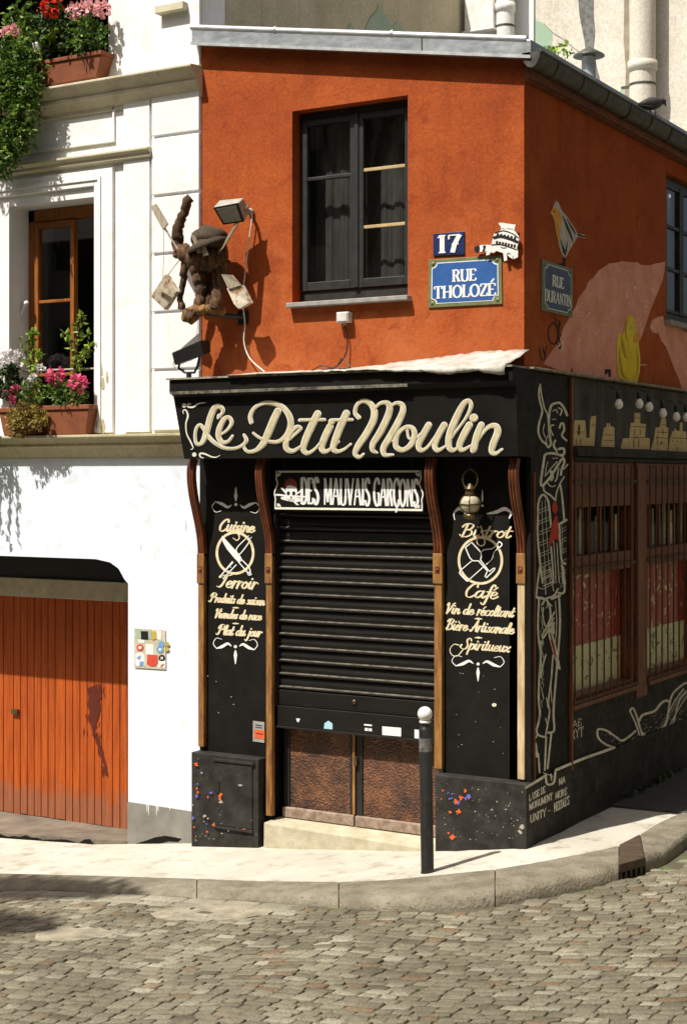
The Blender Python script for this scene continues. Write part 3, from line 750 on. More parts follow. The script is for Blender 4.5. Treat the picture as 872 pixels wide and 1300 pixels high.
m_sunpatch = M('painted_sun_patch', (.33, .295, .215), (.19, .168, .12), 9, .9, .7, 60, .008, speck=(.13, .115, .08), speck_scale=14, speck_t=.6)
m_ironk = M('brown_cast_iron', (.085, .055, .035), (.045, .03, .02), 12, .7, .4, 60, .004)
build_ground()

# ------------------------------------------------------------------ white building
def profile(mb, prof, x0, x1, y0=0.0, z0=0.0):
    return mb.prism([V((x0, y0 + y, z0 + z)) for y, z in prof], (x1 - x0, 0, 0))
def build_white():
    R = thing('white_building', 'white rendered house with cornices and a red garage door, adjoining the coral bistro', 'building', (-5, 0, gz(-5)))
    xw0, xw1 = F(12, 400).x, F(122, 400).x
    zw1 = F(67, 256).z; zw0 = F(67, 551).z
    gx1 = F(163, 900).x
    gz1 = F(100, 709).z; gz0 = F(120, 740).z
    zc = F(220, 90, -.15).z
    ux0, ux1 = -7.2, F(138, 50).x
    arch = [(-8.6, -1.2), (gx1, -1.2), (gx1, F(163, 741).z), (F(158, 735).x, F(158, 735).z), (F(151, 722).x, F(151, 722).z), (F(140, 714).x, F(140, 714).z), (F(122, 710).x, gz1), (-8.6, gz1)]
    mb = MB()
    mb.wall([(-10, -1.6), (XB, -1.6), (XB, 8.2), (-10, 8.2)], [[(xw0, zw0), (xw1, zw0), (xw1, zw1), (xw0, zw1)], list(arch), [(ux0, zc), (ux1, zc), (ux1, 7.9), (ux0, 7.9)]], lambda a, z, d: V((a, d, z)), .34, .345)
    mb.build('wall', m_white, R)
    # party wall that rises over the coral building
    mb = MB(); mb.box(XB - .3, XB - .004, .36, 5.2, -1, 8.2); mb.build('party_wall', m_rear, R)
    mb = MB(); mb.box(-10, XB - .004, -.05, 5.2, 8.21, 8.3); mb.build('roof', m_zinc, R)
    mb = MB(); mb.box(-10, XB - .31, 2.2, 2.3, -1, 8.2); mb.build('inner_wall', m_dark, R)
    # mural scraps on the party wall
    br = Brush(lambda u, v, l: S(u, v, XB + l))
    br.poly([(462, 40), (470, 22), (478, 14), (481, 4), (486, 16), (492, 22), (498, 34), (505, 26), (512, 36), (516, 42), (490, 45)])
    br.poly([(440, 38), (446, 28), (451, 40)])
    br.build('mural_patch', m_green, R)
    # string course at first floor level
    z = F(150, 551, -.15).z; k = 1.0
    mb = MB(); profile(mb, [(.02, 0), (-.15, 0), (-.15, -.022), (-.135, -.034), (-.09, -.085), (-.10, -.088), (-.10, -.104), (-.085, -.112), (-.012, -.195), (-.012, -.205), (.02, -.205)], -10, XB + .02, 0, z)
    mb.build('string_course', m_course, R, bevel=.004)
    # main cornice with its ledge
    z = F(230, 82, -.17).z
    mb = MB(); profile(mb, [(.02, .015), (-.17, 0), (-.17, -.02), (-.155, -.03), (-.085, -.115), (-.097, -.118), (-.097, -.142), (-.085, -.15), (-.022, -.215), (-.022, -.25), (.02, -.25)], -10, XB + .012, 0, z)
    mb.build('cornice', m_stone, R, bevel=.004)
    # second moulding over the window
    z = F(140, 192, -.08).z
    mb = MB(); profile(mb, [(.01, 0), (-.085, 0), (-.085, -.02), (-.05, -.05), (-.055, -.055), (-.055, -.075), (.01, -.1)], -10, F(190, 190, -.06).x, 0, z)
    mb.build('moulding', m_stone, R, bevel=.003)
    # sunk frieze panel: raised border
    z0 = F(100, 183, -.02).z; z1 = F(100, 142, -.02).z; x0 = -7.0; x1 = F(143, 160, -.02).x
    mb = MB()
    mb.box(x0, x1, -.022, .01, z1, z1 + .022); mb.box(x0, x1, -.022, .01, z0 - .022, z0); mb.box(x1, x1 + .02, -.022, .01, z0 - .022, z1 + .022)
    mb.build('frieze_panel', m_white, R, bevel=.003)
    # window surround in two steps
    zt = F(100, 218, -.03).z; xr = F(143, 400, -.03).x; xr2 = F(132, 400, -.045).x
    mb = MB()
    mb.box(xw1 + .003, xr, -.03, .01, zw0 + .003, zt); mb.box(-8, xw1 + .003, -.03, .01, zw1 + .09, zt)
    mb.build('window_surround', m_white, R, bevel=.004)
    mb = MB(); mb.box(xw1 + .05, xw1 + .085, -.042, -.031, zw0 + .003, zt - .06); mb.box(-8, xw1 + .049, -.042, -.031, zt - .095, zt - .06)
    mb.build('surround_bead', m_white, R, bevel=.004)
    # flat pilaster strip, then rusticated blocks
    zs0 = F(170, 550, -.03).z; zs1 = F(170, 118, -.03).z
    mb = MB(); mb.box(F(157, 400, -.028).x, F(190, 400, -.028).x, -.028, .01, zs0 + .01, zs1); mb.build('pilaster_strip', m_white, R, bevel=.004)
    cuts = [F(200, v, -.03).z for v in (118, 174, 249, 323, 397, 470, 548)]
    for i in range(6):
        mb = MB(); mb.box(F(193, 400, -.03).x, XB - .003, -.034, .01, cuts[i + 1] + .012, cuts[i] - .012)
        mb.build('quoin', m_white, R, bevel=.006)
    br = Brush(lambda u, v, l: F(u, v, -.03 - l)); r = random.Random(13)
    for (u, v, w_, h_) in ((128, 470, 3.5, 9), (131, 486, 2.5, 8), (136, 478, 1.5, 8), (126, 535, 4, 12), (131, 541, 3, 9)):
        br.poly([(u + w_ * math.cos(a * .7) * r.uniform(.6, 1.3), v + h_ * math.sin(a * .7) * r.uniform(.6, 1.3)) for a in range(9)])
    br.build('wall_stain', m_course, R)
    br = Brush(lambda u, v, l: F(u, v, -l))
    for (u, v, l_) in ((152, 712, 0), (178, 690, 9), (235, 660, 14), (200, 900, 0)):
        if l_: br.stroke([(u, v), (u + 1.5, v + l_ * .5), (u + .5, v + l_)], [.5, .7, .2])
    br.build('hairline_crack', m_course, R)
    # small slab ledge by the upper window, and a stub of sill
    mb = MB(); mb.box(F(200, 10, -.06).x, F(236, 10, -.06).x, -.10, .01, F(215, 14, -.1).z, F(215, 4, -.1).z); mb.build('upper_sill', m_stone, R, bevel=.005)
    mb = MB(); mb.box(F(205, 30, -.03).x, XB, -.03, .01, F(215, 88, -.03).z, 8.1); mb.build('upper_strip', m_white, R, bevel=.005)
    # grey cement plinth
    mb = MB(); x0 = gx1 + .002; x1 = XB - .02; zt0 = F(170, 1019, -.012).z; zt1 = F(240, 1030, -.012).z
    mb.hexa([(x0, -.014, -1), (x1, -.014, -1), (x1, .01, -1), (x0, .01, -1)], [(x0, -.014, zt0), (x1, -.014, zt1), (x1, .01, zt1), (x0, .01, zt0)])
    pl = mb.build('plinth', m_plinth, R)
    br = Brush(lambda u, v, l: F(u, v, -.014 - l)); br.poly([(167, 1073), (176, 1070), (186, 1067), (197, 1063), (210, 1061), (222, 1063), (231, 1065), (226, 1069), (214, 1068), (203, 1071), (193, 1074), (180, 1077), (168, 1079)]); br.build('broken_hollow', m_dark, pl)
    br = Brush(lambda u, v, l: F(u, v, -.014 - l))
    for u, v, l_ in ((187, 1022, 9), (189, 1022, 13), (199, 1023, 12), (201, 1023, 7), (216, 1025, 4)): br.stroke([(u, v), (u, v + l_ * .6), (u, v + l_)], [1.2, .8, .4])
    br.build('drip_stain', m_whitep, pl)
    # ---- casement window
    Y = .26; W = MB(); zb = zw0 + .004; zt = zw1 - .004
    def bx(m, u0, u1, za, zc_, y0, y1): m.box(F(u0, 400, Y).x, F(u1, 400, Y).x, y0, y1, za, zc_)
    xl = xw0 + .0; 
    W.box(xl, F(44, 400, Y).x, Y, Y + .08, zb, zt); W.box(xl, xw1 + .1, Y, Y + .08, zt - .11, zt); 
    win = W.build('window', m_redwood, R, bevel=.004)
    m = MB(); a, b = F(46, 400, Y).x, F(96, 400, Y).x; st = .045; zs = zb + .03; ze = zt - .12
    m.box(a, a + st, Y - .02, Y + .04, zs, ze); m.box(b - st, b, Y - .02, Y + .04, zs, ze)
    m.box(a + st, b - st, Y - .02, Y + .04, ze - .06, ze); m.box(a + st, b - st, Y - .02, Y + .04, zs, zs + .09)
    h = (ze - zs)
    for q in (.62, .27): m.box(a + st, b - st, Y - .012, Y + .03, zs + h * q - .014, zs + h * q + .014)
    m.build('sash', m_redwood, win, bevel=.004)
    m = MB(); m.box(a + st - .01, b - st + .01, Y + .005, Y + .011, zs + .05, ze - .02); m.build('pane', m_glass, win)
    m = MB()
    for (p, q) in (((F(33, 386, Y - .10)), F(19, 422, Y - .12)),): m.tube([p, q], [.016, .012], 8)
    m.ball(F(34, 385, Y - .10), .024); m.build('stay', m_whitep, win)
    # curtain-dark room behind
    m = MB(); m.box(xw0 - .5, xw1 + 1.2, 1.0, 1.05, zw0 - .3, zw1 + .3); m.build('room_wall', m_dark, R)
    # ---- garage
    yd = .71
    m = MB(); za = F(80, 1042, yd).z; zbm = F(80, 760, yd).z
    x = -8.7; d = MB(); r = random.Random(3)
    while x < gx1 + .7:
        w = .088 if r.random() > .25 else .13
        d.box(x + .004, x + w - .004, yd + r.uniform(0, .003), yd + .04, za + r.uniform(0, .012), zbm); x += w
    d.box(-8.7, gx1 + .7, yd + .012, yd + .05, za + .02, zbm)
    gd = d.build('garage_door', m_boards, R, bevel=.003, seg=1)
    br = Brush(lambda u, v, l: F(u, v, yd - l), lift=.004)  # irregular dark mark with thin runs on the boards
    br.poly([(111, 874), (120, 870), (127, 876), (130, 884), (126, 890), (128, 900), (125, 912), (121, 921), (117, 926), (114, 915), (115, 903), (111, 896), (113, 886)])
    br.stroke([(122, 932), (125, 945), (129, 958), (134, 972), (137, 986)], [4, 2.5, 5, 3, 1])
    br.poly([(128, 972), (133, 974), (138, 983), (134, 984), (130, 979)])
    r = random.Random(31)
    for _ in range(46):
        a = r.random(); u, v = r.gauss(121, 5.5), 866 + 66 * a
        br.stroke([(u, v), (u + r.gauss(0, .6), v + r.uniform(2, 6)), (u + r.gauss(0, .8), v + r.uniform(6, 14))], [.4, r.uniform(.8, 2.2), .3], n=3)
    for _ in range(16):
        a = r.random(); u, v = lerp(122, 136, a) + r.gauss(0, 2), lerp(930, 985, a); br.stroke([(u, v), (u + .6, v + 4), (u + 1.2, v + r.uniform(6, 11))], [.3, r.uniform(.7, 1.8), .3], n=3)
    br.build('dark_mark', m_darkmark, gd)
    m = MB(); m.box(F(17, 903, yd).x, F(25, 903, yd).x, yd - .03, yd, F(20, 906, yd).z, F(20, 900, yd).z); m.build('handle', m_brass, gd)
    m = MB(); m.box(-8.7, gx1 + .7, yd - .05, yd + .05, zbm + .003, F(80, 736, yd - .05).z); m.build('lintel', m_lint, R, bevel=.006)
    m = MB(); m.box(-8.7, gx1 + .7, yd - .02, yd + .05, F(80, 735, yd - .05).z, gz1 + .5); m.build('shutter_box', m_blackmetal, R)
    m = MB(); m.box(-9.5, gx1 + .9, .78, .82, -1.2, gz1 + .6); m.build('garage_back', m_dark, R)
    # ramp up to the garage door
    m = MB(); x1 = gx1 + .3
    for (xa, xb_) in [(-9 + i * .5, -8.5 + i * .5) for i in range(30)]:
        if xa > gx1: break
        xb_ = min(xb_, gx1 - .001); h0 = gz(xa) + .05; h1 = gz(xb_) + .045
        m.hexa([(xa, -.02, -1.4), (xb_, -.02, -1.4), (xb_, .77, -1.4), (xa, .77, -1.4)], [(xa, -.02, h0), (xb_, -.02, h1), (xb_, .75, za + .004), (xa, .75, za + .004)])
    th = m.build('threshold', m_ramp, R)
    br = Brush(lambda u, v, l: F(u, v, -.02 - l)); r = random.Random(17); up_ = []; dn = []
    for i in range(23):
        u = -4 + i * 7.4; v = 1063 + (u / 163) * 14; up_.append((u, v - 3.0 + r.gauss(0, 1.6))); dn.append((u, v + 4))
    br.poly(up_ + dn[::-1]); br.build('broken_edge', m_dark, th)
    return R
m_darkmark = flat('dark_red_mark', (.10, .018, .008), .6)
m_lint = M('beige_lintel', (.44, .40, .28), (.34, .30, .2), 8, .85)
m_ramp = M('worn_brown_cement', (.20, .165, .12), (.10, .085, .065), 4, .9, .6, 60, .008)
build_white()

# ------------------------------------------------------------------ coral building with the bistro
def build_corner():
    R = thing('corner_building', 'coral rendered corner house with a black painted bistro front below', 'building', (-1.5, 1.5, gz(-1.5)))
    zb = ZT - .35
    wx0, wx1 = F(371, 250).x, F(517.5, 250).x; wz1 = F(444, 131).z; wz0 = F(444, 380).z
    mb = MB()
    mb.wall([(XB, zb), (0, zb), (0, ZE_R + .05), (XB, ZE_L + .05)], [[(wx0, wz0), (wx1, wz0), (wx1, wz1), (wx0, wz1)]], lambda a, z, d: V((a, d, z)), .15, .35)
    mb.build('wall', m_coral, R)
    # street side: window far along
    ZG = S(760, 138, 0).z
    sy0 = S(845, 320).y; sz1 = S(852, 222).z; sz0 = S(852, 408).z
    mb = MB()
    mb.wall([(.35, zb), (8, zb), (8, ZE_R + .05), (.35, ZE_R + .05)], [[(sy0, sz0), (sy0 + 1.15, sz0), (sy0 + 1.15, sz1), (sy0, sz1)]], lambda a, z, d: V((-d, a, z)), .12, .35)
    mb.build('wall', m_coral, R)
    # eave board under the side gutter
    zg0 = S(663, 97, .0).z; 
    mb = MB(); mb.box(.002, .05, -.02, 8, S(700, 118, .04).z, S(700, 100, .04).z); mb.box(.05, .075, -.03, 8, S(700, 114, .06).z, S(700, 96, .06).z)
    mb.build('eave_board', m_coralboard, R, bevel=.006)
    # zinc roof, a single slope down to the side street
    mb = MB(); pts = []
    zt = lambda x: eave(x) + .13
    x0, x1 = XB - .03, .10
    mb.hexa([(x0, -.10, eave(x0)), (x1, -.10, eave(x1)), (x1, 5.0, eave(x1)), (x0, 5.0, eave(x0))], [(x0, -.10, zt(x0)), (x1, -.10, zt(x1)), (x1, 5.0, zt(x1)), (x0, 5.0, zt(x0))])
    rf = mb.build('roof', m_zinc, R, bevel=.006)
    mb = MB(); mb.tube([V((x0 - .01, -.085, zt(x0) + .01)), V((x1 - .04, -.085, zt(x1) + .01))], .026, 10)
    for f in (.27, .62): 
        xx = lerp(x0, x1, f); mb.tube([V((xx - .012, -.085, zt(xx) + .01)), V((xx + .012, -.085, zt(xx) + .01))], .031, 10)
    mb.build('roll', m_zincl, rf)
    mb = MB(); mb.prism([V((x0 - .002, -.112, eave(x0) - .012)), V((x1, -.112, eave(x1) - .012)), V((x1, -.112, eave(x1) + .012)), V((x0 - .002, -.112, eave(x0) + .012))], (0, .014, 0)); mb.build('drip', m_zincl, rf)
    mb = MB()
    for f in (.705,):
        xx = lerp(x0, x1, f); mb.box(xx, xx + .006, -.106, -.09, eave(xx) + .012, zt(xx) - .01)
    mb.build('joint', m_gutter, rf)
    # half-round gutter along the side
    zgt = S(674, 59, .16).z
    mb = MB(); k = 10; pr = []
    for i in range(k + 1):
        a = PI * i / k; pr.append((.10 - .072 * math.cos(a), zgt - .115 * math.sin(a)))
    pr2 = [(x_ * 1, z_ + .006) for x_, z_ in pr]
    y0, y1 = -.10, 8
    vs = [V((x_, y, z_)) for y in (y0, y1) for x_, z_ in pr]; n = k + 1
    mb.add(vs, [(i, i + 1, n + i + 1, n + i) for i in range(k)], True)
    mb.add([V((x_, y0, z_)) for x_, z_ in pr], [tuple(range(n))])
    mb.tube([V((.172, y0, zgt)), V((.172, y1, zgt))], .012, 8)
    g = mb.build('gutter', m_gutter, R, fix=False)
    for i in range(14):
        y = .25 + i * .52; mb = MB()
        mb.tube([V((.10 - .076 * math.cos(PI * j / 8), y, zgt - .119 * math.sin(PI * j / 8))) for j in range(9)], .007, 6)
        mb.build('bracket', m_gutter, g)
    # ---- first floor window, front
    Y = .12
    X = lambda u: F(u, 250, Y).x
    fx0 = X(377); fx1 = wx1 + .0
    m = MB(); t = .055
    m.box(fx0 - .03, fx0 + t, Y, Y + .08, wz0 + .002, wz1 - .002); m.box(fx1 - .03, fx1 + .04, Y, Y + .08, wz0 + .002, wz1 - .002)
    m.box(fx0 + t, fx1 - .03, Y, Y + .08, wz1 - .06, wz1 - .002); m.box(fx0 + t, fx1 - .03, Y, Y + .08, wz0 + .002, wz0 + .10)
    win = m.build('window', m_frame, R, bevel=.004)
    mx = (X(446) + X(462)) / 2
    for (a, b, bars) in ((fx0 + t + .003, mx - .012, (.655,)), (mx + .012, fx1 - .033, ())):
        m = MB(); s = .05; z0, z1 = wz0 + .103, wz1 - .063
        m.box(a, a + s, Y - .018, Y + .035, z0, z1); m.box(b - s, b, Y - .018, Y + .035, z0, z1)
        m.box(a + s, b - s, Y - .018, Y + .035, z1 - s, z1); m.box(a + s, b - s, Y - .018, Y + .035, z0, z0 + .07)
        for q in bars: m.box(a + s, b - s, Y - .012, Y + .03, z0 + (z1 - z0) * q - .014, z0 + (z1 - z0) * q + .014)
        m.build('sash', m_frame, win, bevel=.004)
        m = MB(); m.box(a + s - .01, b - s + .01, Y + .006, Y + .012, z0 + .04, z1 - .02); m.build('pane', m_glass, win)
    m = MB(); m.box(mx - .022, mx + .022, Y - .032, Y - .004, wz0 + .103, wz1 - .063); m.build('mullion', m_frame, win, bevel=.008)
    m = MB()
    for v in (213, 286):
        m = MB(); m.box(mx + .06, fx1 - .085, Y - .010, Y + .002, F(490, v, Y).z - .013, F(490, v, Y).z + .013); m.build('glazing_bar', m_barelit, win, bevel=.003)
    m = MB(); m.box(F(363, 386, -.07).x, F(517, 380, -.07).x, -.075, .12, wz0 - .042, wz0 - .004); m.build('sill', m_sill, win, bevel=.006)
    m = MB(); m.box(wx0 - .4, wx1 + .4, 1.1, 1.15, wz0 - .4, wz1 + .4); m.build('room_wall', m_floor, R)
    m = MB(); 
    n_ = 60
    for i in range(n_):
        xa_, xb2 = lerp(fx0, fx1, i / n_), lerp(fx0, fx1, (i + 1) / n_); ya_, yb2 = (Y + .16 + .008 * math.sin(q_ * .9) + .004 * math.sin(q_ * 2.3) for q_ in (i, i + 1))
        m.add([(xa_, ya_, wz0), (xb2, yb2, wz0), (xb2, yb2, wz1), (xa_, ya_, wz1)], [(0, 1, 2, 3)], True)
    m.build('curtain', m_net, win)
    # ---- side window upstairs
    m = MB(); xx = -.06
    m.box(xx - .06, xx, sy0 + .001, sy0 + .08, sz0 + .001, sz1 - .001); m.box(xx - .06, xx, sy0 + 1.07, sy0 + 1.149, sz0 + .001, sz1 - .001)
    m.box(xx - .06, xx, sy0 + .08, sy0 + 1.07, sz1 - .07, sz1 - .001); m.box(xx - .06, xx, sy0 + .08, sy0 + 1.07, sz0 + .001, sz0 + .09)
    w2 = m.build('window', m_frame, R, bevel=.004)
    m = MB(); ya, yb = sy0 + .09, sy0 + .56
    for (a, b) in ((ya, yb), (yb + .01, sy0 + 1.06)):
        m.box(xx - .03, xx + .02, a, a + .05, sz0 + .09, sz1 - .07); m.box(xx - .03, xx + .02, b - .05, b, sz0 + .09, sz1 - .07)
        for q in (.0, .33, .66, .97): m.box(xx - .025, xx + .015, a + .05, b - .05, lerp(sz0 + .09, sz1 - .07, q), lerp(sz0 + .09, sz1 - .07, q) + .03)
    m.build('sash', m_frame, w2, bevel=.003)
    m = MB(); m.box(xx - .012, xx - .006, sy0 + .08, sy0 + 1.07, sz0 + .08, sz1 - .06); m.build('pane', m_glass, w2)
    m = MB(); m.box(-.1, .07, sy0 - .06, sy0 + 1.2, sz0 - .05, sz0 - .003); m.build('sill', m_sill, w2, bevel=.005)
    m = MB(); m.box(-1.25, -1.2, .9, 7.9, zb, ZE_R - .1); m.build('room_wall', m_floor, R)

    # ================= shopfront
    YP = -.04
    pil = [(250.5, 259), (336.5, 345.5), (549.5, 561), (655, 666)]
    pv = [948, 1036, 976, 990]
    px = [(F(a, 800, -.09).x, F(b, 800, -.09).x) for a, b in pil]
    # carcass behind everything: left, right and above the doorway
    m = MB()
    m.box(XL, px[1][0] + .02, YP, .3, -.8, ZT - .02); m.box(px[2][1] - .02, XS - .003, YP, .3, -.8, ZT - .02)
    m.box(px[1][0] + .02, px[2][1] - .02, .04, .3, F(450, 660, .04).z, ZT - .02)
    m.build('shopfront', m_panel, R)
    # fascia
    xl = F(215, 483, -.40).x; xr = F(651, 470, -.40).x
    Zm = ZT - .135
    m = MB(); m.prism([V((xl, .0, ZT)), V((xl, -.40, ZT)), V((xl, -.40, ZT - .10)), V((xl, -.35, Zm)), V((xl, -.30, ZF)), V((xl, -.0, ZF))], (xr - xl, 0, 0))
    xlb = F(234, 582, -.30).x
    for i_, p_ in enumerate(m.v):                                  # the board narrows towards its foot
        if p_.x < xl + .01: m.v[i_] = V((lerp(xl, xlb, clamp((ZT - .10 - p_.z) / (ZT - .10 - ZF))), p_.y, p_.z))
    fa = m.build('fascia', m_panel, R, bevel=.004)
    m = MB(); m.box(xl + .01, xl + (xr - xl) * .72, -.404, -.399, ZT - .118, ZT - .094); m.build('trim', m_lead2, fa)
    m = MB(); m.box(xl - .02, xr, -.42, .0, ZT + .002, ZT + .016); m.build('cap', m_lead, fa)
    # lead flashing climbing to the wall, crumpled at the corner
    r = random.Random(5); nx, ny = 60, 7; vs = []
    xa = F(300, 470, -.3).x; xe = .045
    for i in range(nx + 1):
        s = i / nx; rise = lerp(.045, .135, clamp((s - .35) / .5)); ov = lerp(0, .085, clamp((s - .55) / .3)) * (.75 + .25 * math.sin(s * 23) * math.sin(s * 11 + 1))
        for j in range(ny + 1):
            t = j / ny; x = lerp(xa, xe, s)
            if t < .72: y = lerp(-.003, -.424, t / .72); z = ZT + .02 + rise * (1 - t / .72) ** 1.2
            else: y = -.427 - .02 * math.sin((t - .72) * 9); z = ZT + .02 - (t - .72) / .28 * ov
            z += r.gauss(0, .0035) * clamp(s * 2); y += r.gauss(0, .003) * (0 < j)
            vs.append(V((x, y, z)))
    m = MB(); m.add(vs, [(i * (ny + 1) + j, (i + 1) * (ny + 1) + j, (i + 1) * (ny + 1) + j + 1, i * (ny + 1) + j + 1) for i in range(nx) for j in range(ny)], True)
    o = m.build('flashing', m_flash, R, fix=False); sm = o.modifiers.new('t', 'SOLIDIFY'); sm.thickness = .004
    # fascia lettering
    p0 = V((0, -.35, Zm)); nrm = V((0, -(Zm - ZF), -.05)).normalized()
    fas = lambda u, v, l: PL(u, v, p0 + nrm * l, nrm)
    A = lambda pts: [(210 + x / 3.9636, 490 + y / 3.9636) for x, y in pts]
    B = lambda pts: [(430 + x / 3.9636, 490 + y / 3.9636) for x, y in pts]
    K = 1 / 3.9636
    W = [
     (A([(266,160),(285,140),(290,118),(272,104),(248,112),(228,155),(212,215),(196,265),(178,292),(157,288),(150,255),(156,215),(174,196),(194,215),(215,250),(250,286),(300,312),(352,314),(392,296),(408,272),(396,246)]), [15,17,20,26,30,31,30,24,18,16,16,16,18,20,20,18,16,18,20,14]),
     (A([(278,246),(312,222),(334,186),(322,160),(296,168),(272,215),(268,255),(288,284),(318,278),(338,250)]), [13,16,19,21,24,28,26,22,18,12]),
     (A([(432,182),(428,150),(448,112),(492,88),(542,87),(592,108),(624,152),(630,200),(608,250),(568,280),(518,278),(474,260),(442,236)]), [22,22,20,20,22,26,30,30,26,20,16,14,12]),
     (A([(566,126),(545,170),(518,235),(492,290),(456,324),(416,330),(396,306),(404,276)]), [34,36,36,32,22,16,15,14]),
     (A([(606,286),(650,246),(680,216),(664,206),(636,226),(610,270),(608,312),(640,328),(680,306),(700,286)]), [13,16,18,20,26,28,26,22,16,12]),
     (A([(766,140),(736,200),(704,272),(694,318),(718,338),(756,314),(790,272)]), [36,36,34,28,20,15,12]), (A([(676,172),(735,171),(800,170)]), 17),
     (A([(828,204),(800,262),(786,312),(808,330),(846,306),(872,280)]), [34,34,30,22,15,12]),
     (B([(38,138),(10,200),(-18,272),(-28,314),(-4,330),(32,316),(60,292)]), [36,36,34,28,20,15,12]), (B([(-34,172),(20,171),(66,170)]), 17),
     (B([(100,158),(82,134),(92,96),(124,76),(158,88),(178,124),(172,176),(136,244),(98,300),(82,340),(104,358),(124,342)]), [24,20,20,22,26,32,34,34,32,24,18,12]),
     (B([(178,118),(206,90),(238,84),(256,106),(244,158),(206,236),(172,290),(170,322),(192,336)]), [14,18,24,30,34,34,30,22,12]),
     (B([(256,112),(284,88),(316,92),(322,126),(296,188),(256,258),(224,312),(232,346),(272,346)]), [14,18,24,30,34,34,30,22,13]),
     (B([(262,272),(282,276),(300,236),(338,208),(372,214),(380,250),(362,296),(324,322),(290,308),(286,276),(300,240),(338,210),(352,262),(386,262),(410,240)]), [10,12,20,22,24,28,28,24,26,26,20,14,12,12,10]),
     (B([(452,196),(424,246),(400,300),(416,324),(448,306),(492,246),(520,200)]), [32,32,28,22,16,16,18]), (B([(530,196),(500,248),(482,300),(500,324),(538,302)]), [32,32,28,22,12]),
     (B([(540,304),(584,236),(640,160),(664,104),(654,76),(626,92),(590,160),(558,240),(552,300),(574,324),(606,304)]), [12,14,16,20,22,28,34,34,30,22,12]),
     (B([(656,196),(628,246),(606,300),(624,322),(664,300)]), [34,34,30,22,12]),
     (B([(716,196),(694,250),(676,322)]), [32,34,32]), (B([(684,306),(716,250),(752,208),(788,202),(798,232),(776,290),(768,328),(790,340),(820,318)]), [12,14,22,30,34,34,28,20,12]),
    ]
    DOT = [(210 + 836 * K, 490 + 180 * K, 17 * K), (430 + 678 * K, 490 + 161 * K, 22 * K), (210 + 272 * K, 490 + 152 * K, 13 * K)]
    b1 = Brush(fas, lift=.004); b2 = Brush(fas, lift=.0075)
    for pts, w in W:
        ws = w if isinstance(w, list) else [w, w]
        b1.stroke(pts, [x * K * 1.06 for x in ws], n=8)
        b2.stroke(pts, [max(.4, (x - 9) * K) for x in ws], n=8)
    for u, v, q in DOT: b1.disc(u, v, q); b2.disc(u, v, q - 1.3)
    b1.build('lettering_outline', m_offw, fa); b2.build('lettering', m_tan, fa)
    b3 = Brush(fas, lift=.004); q = 210; 
    b3.disc(210 + 95 * K, 490 + 98 * K, 11 * K); b3.disc(210 + 146 * K, 490 + 345 * K, 11 * K)
    b3.stroke(A([(128,92),(116,90),(114,104),(140,106),(170,88),(206,84)]), [5*K,6*K,8*K,9*K,6*K,2*K])
    b3.stroke(A([(92,140),(90,124),(104,122),(114,150),(104,190),(108,240),(130,285),(140,312),(128,320)]), [3*K,5*K,7*K,9*K,7*K,6*K,8*K,5*K,3*K])
    b3.stroke(A([(192,362),(176,356),(176,340),(200,342),(232,356),(256,358),(276,348)]), [4*K,7*K,9*K,9*K,7*K,5*K,2*K])
    b3.build('flourish', m_offw, fa)
    # ---- pilasters with fluted scroll brackets
    for i, ((x0, x1), v1) in enumerate(zip(px, pv)):
        um = sum(pil[i]) / 2
        zt_ = F(um, 586, -.2).z; zs = F(um, 706, -.1).z; zk = F(um, 738, -.1).z; z1 = F(um, v1, -.09).z
        w = x1 - x0
        m = MB(); m.box(x0 + .006, x1 - .006, -.085, YP + .001, z1, zs)
        mat = m_wood if i < 3 else m_wood3
        P = m.build('pilaster', mat, R, bevel=.004)
        m = MB(); m.box(x0 - .002, x1 + .002, -.095, -.084, zk - .02, zs + .02); m.build('block', m_wood, P, bevel=.006)
        m = MB(); zc_ = (zk + zs) / 2 - .01; xc = (x0 + x1) / 2
        m.box(xc - .020, xc + .020, -.0975, -.0945, zc_ - .026, zc_ + .026); m.lathe([(.012, 0), (.014, .003), (.006, .006)], (xc, -.097, zc_), 10, (0, -1, 0)); m.build('rosette', m_wood2, P)
        H = zt_ - zs; prof = []
        for k in range(15):
            t = k / 14
            y = lerp(-.09, -.245, (1 - math.cos(PI * clamp((t - .0) / .86))) / 2) if t < .86 else -.245 + .03 * ((t - .86) / .14) ** 2
            prof.append((y, zs + .02 + H * t))
        m = MB()
        m.prism([V((x0, y + .010, z)) for y, z in prof] + [V((x0, min(YP, y + .048), z)) for y, z in reversed(prof)], (w, 0, 0))
        sc = m.build('scroll', m_wood2, P)
        m = MB()
        for k in range(3):
            xx = x0 + w * (k + .5) / 3
            m.tube([V((xx, y + .010, z)) for y, z in prof], w / 6.2, 8)
            m.ball(V((xx, prof[-1][0] + .01, prof[-1][1])), w / 5)
        m.build('flute', m_wood2 if i < 3 else m_wood2, P)
    # ---- left and right painted panels
    fp = lambda u, v, l: F(u, v, YP - l)
    def scrolls(br, cu, v, wd, dn, sk):
        # scroll pair with a dot and a drop, dn = +1 hanging below / -1 standing above
        for s in (-1, 1):
            dv = sk * s * wd
            br.stroke([(cu + s * wd * .62, v - 7.5 * dn + dv), (cu + s * wd * .86, v - 9 * dn + dv), (cu + s * wd, v - 2 * dn + dv), (cu + s * wd * .85, v + 4 * dn + dv)], [.6, .8, 1.0, 1.2], n=6)
            br.stroke([(cu + s * wd * .85, v + 4 * dn + dv), (cu + s * wd * .6, v + 1.5 * dn + dv * .8), (cu + s * wd * .35, v - 2.5 * dn + dv * .5), (cu + s * wd * .18, v + .5 * dn)], [1, 4.0, 3.2, .6], n=6)
        br.disc(cu, v + 1 * dn, 2.0)
